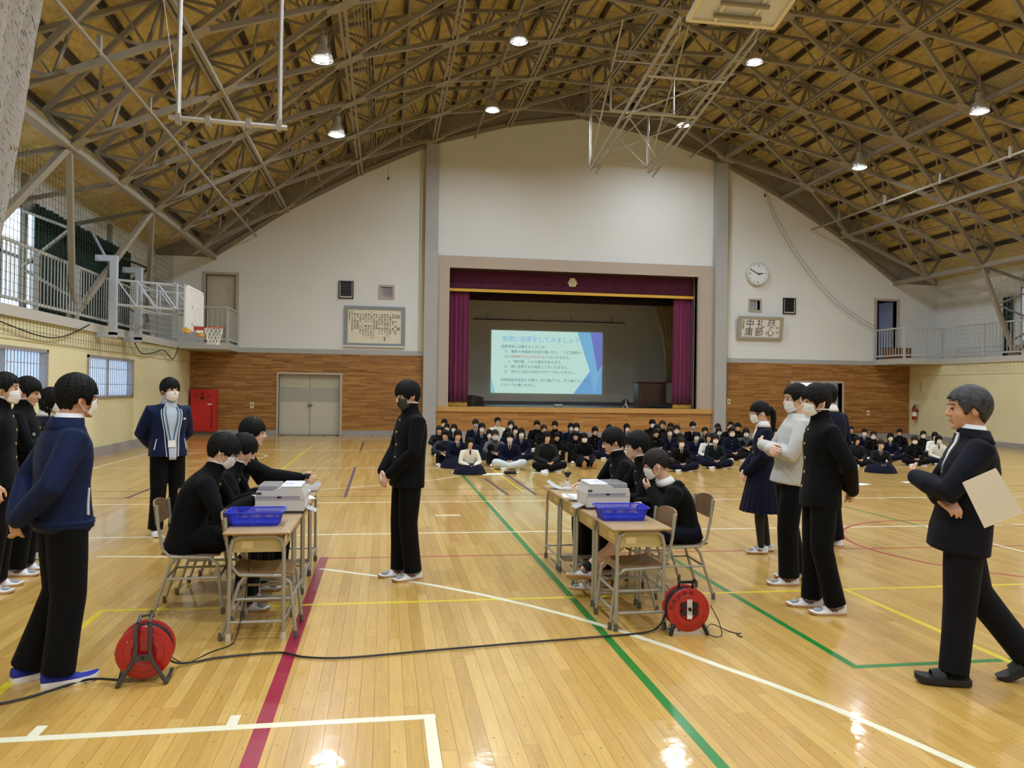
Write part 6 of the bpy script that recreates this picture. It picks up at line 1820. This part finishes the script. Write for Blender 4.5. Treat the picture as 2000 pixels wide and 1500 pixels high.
J = stand('behind', lean=.0, hyaw=.10, hpitch=.10, stance=.09)
J['foot'] = ((.05, 0), (-.1, 0)); J['an'][0] += V((-.05, 0, 0)); J['an'][1] += V((.05, 0, 0))
person('masked student in black uniform with brass buttons standing beside the grey hoodie', 3.24, 5.46, 2.95, J, outfit(GAK, hair=('fringe', 12)), 1.0)
J = stand('side', lean=.0, hyaw=-.4, hpitch=.0, stance=.08)
person('student in dark blazer seen from behind, half hidden by the black uniform', 4.70, 7.75, PI * .62, J, outfit(GAK, coat=NAVY, spec=LOWCOAT, buttons=None, collar_line=False, shirt_collar=SHIRT, hair=('short', 5), mask=None), 1.02)
# teacher walking
J = stand('crossed_hold', lean=-.05, hyaw=.05, hpitch=.0, stance=.07)
J['hip'] = [V((0.0, .085, .88)), V((0, -.085, .88))]
J['kn'] = [V((.02, .085, .47)), V((-.10, -.085, .50))]
J['an'] = [V((.05, .09, .095)), V((-.36, -.10, .16))]
J['foot'] = ((.05, 0), (-.05, .55))
tspec = [(t if t > -.2 else -.36, a * (1.10 if t < .7 else 1.04), b * (1.14 if t < .7 else 1.06), o) for t, a, b, o in COAT if t < 1.08]
r, H = person('teacher in dark navy suit and slide sandals walking past with folded arms', 3.26, 4.02, 2.68, J, dict(coat=SUIT, spec=tspec, shirt_collar=SHIRT, vneck=(.52, .34, SHIRT), tie=mat('navy_tie', (20, 24, 44), .6), legs=cloth('dark_suit_trousers', (16, 17, 26), .8), shoe='slide', hair=('up', 9), hair_mat=HAIRG, skin=SKIN2, mask=None, sleeve=(.078, .068, .05), trouser=(.108, .090, .084, .080), cuffs=True, hs=1.04), .985)
jk = [c for c in r.children if c.name.startswith('jacket')][0]
part('jacket_collar', MB().loft(trunk_rings(J, [(.94, .135, .098, -.016), (1.02, .105, .09, -.01), (1.09, .085, .08, -.004), (1.09, .075, .07, 0), (.94, .09, .08, -.01)], 24), False, closed=True), SUIT, jk, smooth='all')
part('smart_watch', MB().tube([J['wr'][0] + V((.03 * math.cos(2 * PI * k / 14), -.0, .03 * math.sin(2 * PI * k / 14))) + V((0, .03, 0)) for k in range(14)], .007, 6, closed=True), mat('watch_grey', (120, 124, 140), .3, .4), r, smooth=True)
# the sheet of paper he holds, hanging below his folded arms
pm = Matrix.Translation((3.18, 3.93, .0)) 
P0, P1, P2, P3 = V((3.02, 3.72, 1.165)), V((3.15, 3.64, 1.25)), V((3.28, 3.60, 1.02)), V((3.12, 3.68, .93))
nn = (P1 - P0).cross(P3 - P0).normalized() * .002
pp = MB().loft([[P0, P1, P2, P3], [P0 + nn, P1 + nn, P2 + nn, P3 + nn]])
tag(part('paper_sheet', pp, mat('paper_cream', (226, 222, 210), .7)), 'cream sheet of paper held by the walking teacher', 'paper')

# --- seated at the left desks, facing right
seatx = -1.24
def sitter(label, x, y, face, J, O, sc=1.0, clabel=None):
    p = person(label, x, y, face, J, O, sc)
    chair(clabel, x + (.02 if face < 1 else -.02), y, face)
    return p
J = sit(lean=.13, hyaw=.12, hpitch=.42, hunch=.03, headdx=.02,
        el=[V((.24, .24, .72)), V((.22, -.245, .70))], wr=[V((.40, .10, .79)), V((.42, -.09, .79))], hd=[V((.8, -.4, -.1)), V((.8, .3, -.25))])
sitter('bent seated student with glasses and mask at the left desks, nearest of three', -1.37, 6.02, .05, J, outfit(GAK, glasses=M_black, hair=('fringe', 14), buttons=(.44, .66, .88)), 1.0, 'school chair under the nearest student at the left desks')
J = sit(lean=.15, hyaw=.05, hpitch=.45, hunch=.05, headdx=.02, el=[V((.22, .24, .72)), V((.24, -.24, .70))], wr=[V((.40, .08, .77)), V((.44, -.06, .78))])
sitter('middle seated student without mask looking down at the left desks', -1.35, 6.62, .0, J, outfit(GAK, mask=None, hair=('fringe', 15)), .985, 'school chair under the middle student at the left desks')
J = sit(lean=.10, hyaw=.02, hpitch=.05, hunch=-.0, el=[V((.20, .24, .74)), V((.33, -.22, .84))], wr=[V((.36, .10, .77)), V((.58, -.14, .80))], hd=[V((.8, -.4, -.1)), V((.9, .1, -.1))], hn=[V((0, -.5, -1)), V((0, 1, -.2))])
J['curl'] = (.9, 1.3)
sitter('farthest seated student at the left desks reaching out to the stamp', -1.31, 7.22, .0, J, outfit(GAK, mask=None, hair=('fringe', 16)), 1.03, 'school chair under the farthest student at the left desks')
# --- seated at the right desks, facing left
def skirt_seated(J):
    R = []
    for i in range(10):
        v = i / 9; x = -.13 + .50 * v; h = .105 - .03 * v; w = .185 + .02 * math.sin(v * PI)
        zc = .535 - .02 * v
        R.append([V((x, w * math.cos(2 * PI * k / 24) * (1 + .02 * math.sin(k * 2.1)), zc + h * math.sin(2 * PI * k / 24))) for k in range(24)])
    return MB().loft(R)
J = sit(lean=.12, hyaw=-.25, hpitch=.24, hunch=.09, headdx=.03, legs=([V((.45, .09, .50)), V((.45, -.09, .50))], [V((.83, .10, .24)), V((.78, .0, .12))]),
        el=[V((.20, .21, .72)), V((.20, -.21, .70))], wr=[V((.25, .02, .87)), V((.36, .03, .77))], hd=[V((.4, -.6, .4)), V((.6, .6, -.1))], hn=[V((-1, 0, .3)), V((0, .3, -1))])
J['foot'] = ((.35, -.15, .45), (.3, -.1, .15))
person_girl, H = sitter('girl in black hoodie with hair bun and mask, nearest at the right desks', 2.36, 6.05, PI - .04, J, dict(coat=BLACKH, coat_name='hoodie', coat_extra=[hood], spec=[(t, a * .97, b * 1.02, o) for t, a, b, o in LOWCOAT], female=True, hair=('tied', 8), bun=True, hair_mat=HAIRB, mask=MASKW, shirt_collar=SHIRT, skirt=skirt_seated, skirt_mat=NAVYS, leg_r=(.07, .058, .056, .034), shoe='white', sleeve=(.075, .068, .05)), .955, 'school chair under the girl at the right desks')
for k in (0, 1): part('ankle_sock', MB().tube([interp(J['an'][k], J['kn'][k], .0), interp(J['an'][k], J['kn'][k], .14)], [.044, .043], 12), SOCKK, person_girl, smooth=True)
J = sit(lean=.05, hyaw=-.22, hpitch=.08, hunch=.03)
sitter('middle seated student with short hair and no mask at the right desks', 2.31, 6.66, PI, J, outfit(GAK, mask=None, hair=('fringe', 18)), 1.0, 'school chair under the middle student at the right desks')
J = sit(lean=.06, hyaw=-.18, hpitch=.28, hunch=.03)
sitter('farthest seated student at the right desks looking down, brass buttons', 2.27, 7.25, PI + .05, J, outfit(GAK, mask=None, hair=('fringe', 19)), 1.0, 'school chair under the farthest student at the right desks')
# ------------------------------------------------------------------ students sitting on the floor
def floor_pose(kind):
    J = dict(pelvis=V((0, 0, .12)), neck=V((.06, 0, .575)), head=V((.10, 0, .735)), bow=-.05, hpitch=.08)
    J['sh'] = [V((.05, .17, .51)), V((.05, -.17, .51))]
    J['hip'] = [V((.04, .09, .11)), V((.04, -.09, .11))]
    J['el'] = [V((.12, .24, .28)), V((.12, -.24, .28))]; J['wr'] = [V((.30, .07, .20)), V((.30, -.07, .20))]
    J['hd'] = [V((.5, -.8, -.2)), V((.5, .8, -.2))]; J['hn'] = [V((-.3, 0, 1)), V((-.3, 0, -1))]
    if kind == 'cross':
        J['kn'] = [V((.30, .32, .15)), V((.30, -.32, .15))]; J['an'] = [V((.36, -.04, .085)), V((.30, .08, .085))]
        J['foot'] = ((-1.2, 0, -.5), (1.2, 0, .5))
    elif kind == 'hug':
        J['neck'] = V((.10, 0, .555)); J['head'] = V((.16, 0, .71)); J['sh'] = [V((.09, .17, .50)), V((.09, -.17, .50))]
        J['kn'] = [V((.36, .13, .44)), V((.36, -.13, .44))]; J['an'] = [V((.46, .11, .09)), V((.46, -.11, .09))]
        J['el'] = [V((.26, .26, .36)), V((.26, -.26, .36))]; J['wr'] = [V((.46, .07, .32)), V((.47, -.07, .30))]
    elif kind == 'stretch':
        J['kn'] = [V((.38, .14, .26)), V((.38, -.14, .26))]; J['an'] = [V((.70, .12, .09)), V((.70, -.12, .09))]
        J['foot'] = ((.1, -.9), (-.1, -.9)); J['wr'] = [V((.40, .06, .27)), V((.40, -.06, .27))]
    elif kind == 'skirt':
        J['kn'] = [V((.28, .20, .12)), V((.28, -.20, .12))]; J['an'] = [V((.02, .28, .08)), V((.02, -.28, .08))]
        J['foot'] = ((2.6, 0, 0), (-2.6, 0, 0))
    return J
def floor_skirt(rx, ry, h):
    def f(J):
        R = []
        for i in range(8):
            v = i / 7; r = []
            for k in range(44):
                a = 2 * PI * k / 44; pl = 1 + .03 * v * math.sin(a * 11 + 1)
                r.append(V((.08 + (.13 + (rx - .13) * v ** .75) * pl * math.cos(a) + .03 * v, (.15 + (ry - .15) * v ** .75) * pl * math.sin(a), max(.004, h * (1 - v ** 2.2)))))
            R.append(r)
        return MB().loft(R)
    return f
BLAZ = [(t, a * .92, b * .95, o) for t, a, b, o in COAT if t < 1.05]
BASE = dict(low=True, shoe='whitew')
KINDS = {
    'uni_cross': (floor_pose('cross'), outfit(BASE, coat=GAKURAN, legs=TROUS, buttons=(.5, .7, .9), collar_line=True)),
    'uni_hug': (floor_pose('hug'), outfit(BASE, coat=GAKURAN, legs=TROUS, buttons=(.7, .9), collar_line=True)),
    'uni_stretch': (floor_pose('stretch'), outfit(BASE, coat=GAKURAN, legs=TROUS, collar_line=True, shoe='white')),
    'coat_cross': (floor_pose('cross'), outfit(BASE, coat=PUFF, legs=TROUS, spec=[(t, a * 1.08, b * 1.1, o) for t, a, b, o in COAT if t < 1.07], sleeve=(.08, .072, .055))),
    'coat_hug': (floor_pose('hug'), outfit(BASE, coat=PUFF, legs=TROUS, spec=[(t, a * 1.08, b * 1.1, o) for t, a, b, o in COAT if t < 1.07], sleeve=(.08, .072, .055))),
    'girl_skirt': (floor_pose('skirt'), outfit(BASE, coat=NAVY, spec=BLAZ, female=True, skirt=floor_skirt(.40, .40, .25), vneck=(.76, .20, SHIRT), tie=mat('dark_tie', (14, 14, 22), .6))),
    'girl_cross': (floor_pose('cross'), outfit(BASE, coat=NAVY, spec=BLAZ, female=True, legs=NAVYS, trouser=(.11, .10, .09, .075), vneck=(.76, .20, SHIRT), tie=MATS['dark_tie'])),
}
PROTO = {}
SPECIAL = {'hair', 'mask'}
def proto(kind):
    """one hidden set of meshes per pose; each student gets copies of every part"""
    if kind not in PROTO:
        J, O = KINDS[kind]
        root = thing('person', 'pattern', 'person')
        H = dress(root, J, outfit(O, hair=('short', 1), mask=MASKW))
        PROTO[kind] = (root, H)
    return PROTO[kind]
def base_name(o): return o.name.split('.')[0]
def seat_student(kind, x, y, face, scale, style, mask, coat, label, hyaw=0.0, hpitch=0.0, hmat=None, legs=None, noface=False):
    src, H = proto(kind)
    root = thing('person', label, 'person', (x, y, 0), face, scale=scale, group='students sitting on the floor')
    def clone(o, parent):
        nm = base_name(o)
        c = o.copy(); C.objects.link(c); c.parent = parent
        return c
    def recolour(c, m):
        c.material_slots[0].link = 'OBJECT'; c.material_slots[0].material = m
    for ch in list(src.children):
        nm = base_name(ch)
        if nm == 'hair':
            h = put('hair', hair(*style[:2]), hmat or HAIR, root, mtx=H.copy())
            if len(style) > 2 and style[2] == 'tails':
                for sy in (-1, 1): part('pigtail', MB().tube([(-.02, sy * .092, -.01), (-.02, sy * .105, -.08), (0, sy * .10, -.2)], [.022, .024, .008], 8, round_ends=True), HAIR, h, smooth='all')
            continue
        if nm == 'mask':
            if mask is not None: put('mask', MASKM, mask, root, mtx=H.copy())
            else: put('lips', LIPM, LIP, root, mtx=H @ Matrix.Translation((.0945, 0, -.060)))
            continue
        c = clone(ch, root)
        if nm in ('jacket',):
            if coat is not None: recolour(c, coat)
        if nm in ('trousers', 'skirt') and legs is not None: recolour(c, legs)
        for g in list(ch.children):
            gn = base_name(g)
            if coat in (CREAMF, GREYS, PUFF, SLATE) and gn in ('button', 'collar_lining'): continue
            clone(g, c)
    return root
HT = {'uni_cross': .868, 'uni_hug': .843, 'uni_stretch': .868, 'coat_cross': .868, 'coat_hug': .843, 'girl_skirt': .868, 'girl_cross': .868}
HX = {'uni_hug': .15, 'coat_hug': .15}
F, S_, BO, LO, TI, UP = ('fringe', 21), ('short', 22), ('bob', 23), ('long', 24), ('tied', 25), ('up', 26)
W, N_ = MASKW, None
CROWD = [
 # px, top of head, depth, pose, hair, mask, coat, label
 (868, 818, 22.0, 'uni_cross', F, W, None, 'student beside the left pillar, rearmost of the corner cluster, only black hair showing'),
 (873, 827, 20.6, 'uni_hug', S_, W, None, 'masked boy behind the slate coat at the left end of the seated group'),
 (858, 831, 19.4, 'coat_hug', F, None, PUFF, 'student in black coat leaning at the very left of the seated group'),
 (887, 828, 20.0, 'girl_skirt', BO, W, None, 'masked bob-haired girl behind the navy blazer girl near the left pillar'),
 (870, 839, 16.9, 'coat_hug', F, None, SLATE, 'boy in slate padded coat hugging his knees at the left end'),
 (894, 839, 16.3, 'girl_skirt', F, None, None, 'girl in navy blazer and tie kneeling behind the white fleece girl'),
 (918, 858, 15.1, 'girl_skirt', BO, None, CREAMF, 'girl in white fleece and long dark skirt at the very front'),
 (929, 818, 20.6, 'girl_cross', ('tied', 27), MASKG, None, 'upright girl with grey mask and white lanyard in the rear row'),
 (941, 826, 19.4, 'girl_cross', BO, W, None, 'small masked girl beside the girl with the white lanyard'),
 (956, 841, 18.2, 'girl_skirt', LO, W, None, 'long-haired masked girl half hidden by the grey sweatshirt'),
 (967, 839, 16.8, 'uni_hug', ('short', 28), W, GREYS, 'masked boy in grey sweatshirt resting his arms on his knees'),
 (972, 815, 22.0, 'coat_cross', UP, None, CREAMF, 'tall boy in black and cream jacket against the stage front'),
 (998, 821, 21.0, 'girl_skirt', LO, W, None, 'long-haired girl in the rear row right of the cream jacket boy'),
 (1006, 831, 19.8, 'girl_cross', F, W, None, 'masked girl with blunt fringe in the middle of the left cluster'),
 (992, 836, 18.8, 'girl_cross', LO, None, None, 'girl with loose hair peeking out behind the white trousers girl'),
 (1018, 836, 17.9, 'girl_cross', ('tied', 29, 'tails'), W, None, 'masked girl with side tails in navy blazer'),
 (996, 843, 16.0, 'girl_cross', F, MASKP, None, 'masked girl in navy sweater and pale trousers writing at the front'),
 (1049, 821, 21.2, 'coat_cross', ('fringe', 30), None, GAKURAN, 'boy in black coat with parted hair against the stage front'),
 (1062, 829, 20.0, 'uni_hug', ('short', 31), None, None, 'boy with glasses and short hair behind the smiling girl'),
 (1084, 822, 20.6, 'uni_cross', ('fringe', 32), None, None, 'boy with a bowl haircut sitting upright in the rear row'),
 (1068, 842, 15.5, 'coat_cross', ('bob', 33), None, PUFF, 'smiling girl in black puffer coat cross-legged at the front'),
 (1088, 845, 17.5, 'uni_hug', ('fringe', 34), None, None, 'boy hidden behind the smiling girl in the puffer coat'),
 (1115, 826, 20.7, 'girl_cross', ('long', 35), W, None, 'left one of two masked girls side by side before the stage'),
 (1126, 826, 20.2, 'girl_cross', ('long', 36), W, None, 'right one of two masked girls side by side before the stage'),
 (1124, 842, 17.4, 'uni_hug', ('fringe', 37), None, None, 'unmasked boy looking aside behind the boy with outstretched legs'),
 (1141, 845, 16.4, 'uni_stretch', ('fringe', 38), W, None, 'masked boy stretching his white-shod feet forward'),
 (1162, 833, 18.6, 'uni_cross', ('fringe', 39), None, None, 'boy in uniform with heavy fringe left of the seated row of three'),
 (1184, 839, 18.4, 'girl_cross', ('bob', 40), W, None, 'masked girl looking left beside the three at the right desks'),
 (1190, 829, 20.5, 'girl_cross', ('bob', 41), None, None, 'bob-haired girl in the rear row behind the right desks'),
 (1224, 827, 20.5, 'girl_cross', ('long', 42), W, None, 'girl mostly hidden behind the heads at the right desks'),
 (1274, 819, 21.6, 'uni_cross', ('fringe', 43), W, None, 'masked boy rising highest right of the three at the desks'),
 (1283, 829, 20.0, 'uni_hug', ('short', 44), None, None, 'dark-haired boy squeezed left of the laughing boy'),
 (1294, 821, 20.6, 'uni_cross', ('up', 45), None, None, 'laughing boy in black turtleneck before the stage'),
 (1281, 837, 18.4, 'uni_hug', ('fringe', 46), None, None, 'boy in profile close behind the girl with the bun'),
 (1310, 826, 20.2, 'uni_hug', ('short', 47), None, None, 'boy with bowed head right of the laughing boy'),
 (1308, 834, 18.5, 'girl_cross', ('bob', 48), W, None, 'masked girl with tie sitting right of the desk students'),
 (1322, 830, 19.3, 'uni_cross', ('short', 49), W, None, 'masked boy turned left behind the girl with the tie'),
 (1328, 846, 17.2, 'girl_cross', ('long', 50), None, None, 'girl with shiny hair just behind the kneeling front girl'),
 (1331, 856, 15.5, 'girl_cross', ('tied', 51), W, BLACKH, 'masked girl in black blazer kneeling at the front right of the bun'),
 (1353, 823, 20.6, 'girl_cross', ('tied', 52), MASKG, BLACKH, 'tall girl with grey mask near the right pillar'),
 (1359, 843, 17.6, 'girl_cross', ('bob', 53), W, None, 'masked girl in navy with folded arms left of the green jacket'),
 (1377, 834, 19.2, 'uni_hug', ('short', 54), None, GREYS, 'boy in grey bending forward before the right pillar'),
 (1384, 845, 17.1, 'girl_skirt', ('long', 55), None, WHITEC, 'girl in white blouse turned aside next to the green jacket'),
 (1397, 847, 16.1, 'girl_cross', ('bob', 56), W, GREEN, 'masked girl in dark green jacket cross-legged at the front'),
 (1402, 827, 20.6, 'uni_cross', ('short', 57), None, None, 'boy with round black hair against the right pillar'),
 (1404, 834, 19.4, 'girl_cross', ('long', 58), W, None, 'masked long-haired girl before the right pillar'),
 (1427, 823, 20.6, 'uni_cross', ('up', 59), W, None, 'masked boy behind the navy masked boy right of the pillar'),
 (1441, 825, 20.2, 'uni_cross', ('fringe', 60), None, None, 'unmasked boy smiling right of the grey pillar'),
 (1429, 834, 18.0, 'uni_cross', ('short', 61), W, NAVY, 'masked boy in navy blazer left of the ponytail girl'),
 (1457, 836, 18.5, 'uni_hug', ('bob', 62), W, GREYS, 'masked student in grey partly hidden by the ponytail girl'),
 (1513, 836, 19.5, 'girl_cross', ('bob', 63), None, None, 'student glimpsed between the ponytail girl and the grey hoodie'),
 (1662, 832, 21.0, 'coat_hug', ('short', 64), None, BLACKH, 'student in black jersey at the back right of the black uniform'),
 (1655, 860, 17.4, 'girl_cross', ('long', 65), None, NAVY, 'girl in navy partly hidden behind the standing black uniform'),
 (1688, 840, 20.0, 'girl_cross', ('tied', 66), W, None, 'small masked girl at the rear of the right group'),
 (1706, 847, 18.4, 'uni_cross', ('up', 67), W, None, 'masked boy with cropped hair and brass buttons in the right group'),
 (1673, 858, 16.4, 'coat_cross', ('long', 68), None, PUFF, 'long-haired girl in dark puffer coat at the left of the right group'),
 (1720, 871, 15.1, 'girl_skirt', ('tied', 69), MASKB, PUFF, 'girl with beige mask and long skirt at the front of the right group'),
 (1739, 850, 17.8, 'girl_cross', ('long', 70), W, None, 'masked girl with long straight hair in the right group'),
 (1757, 838, 20.0, 'uni_cross', ('fringe', 71), None, None, 'unmasked boy in uniform at the back of the right group'),
 (1786, 859, 16.6, 'uni_cross', ('fringe', 72), W, None, 'masked boy in uniform leaning forward beside the teacher'),
 (1803, 846, 18.9, 'uni_cross', ('short', 73), W, None, 'masked boy in uniform left of the teacher near the cream wall'),
 (1826, 854, 18.3, 'girl_cross', ('bob', 74), W, WHITEC, 'masked girl in white behind the fleece girl near the teacher'),
 (1833, 868, 16.8, 'girl_cross', ('bob', 75), W, CREAMF, 'masked girl in cream fleece closest to the teacher'),
]
rc_ = random.Random(3)
for (px, py, Y, kind, hs, mk, coat, lab) in CROWD:
    p = at_depth(px, py, Y)
    sc = max(.80, min(1.12, p.z / HT[kind]))
    face = math.atan2(-p.y, -p.x * .6) + rc_.uniform(-.28, .28)
    hx = HX.get(kind, .09) * sc
    legs = None
    if 'pale trousers' in lab: legs = LIGHTP
    seat_student(kind, p.x - hx * math.cos(face), p.y - hx * math.sin(face), face, sc, hs, mk, coat, lab, legs=legs, hmat=HAIRB if rc_.random() < .2 else None)
for root, H in PROTO.values():
    for ch in list(root.children):
        for g in list(ch.children): bpy.data.objects.remove(g)
        bpy.data.objects.remove(ch)
    bpy.data.objects.remove(root)
bpy.data.scenes.remove(workshop)
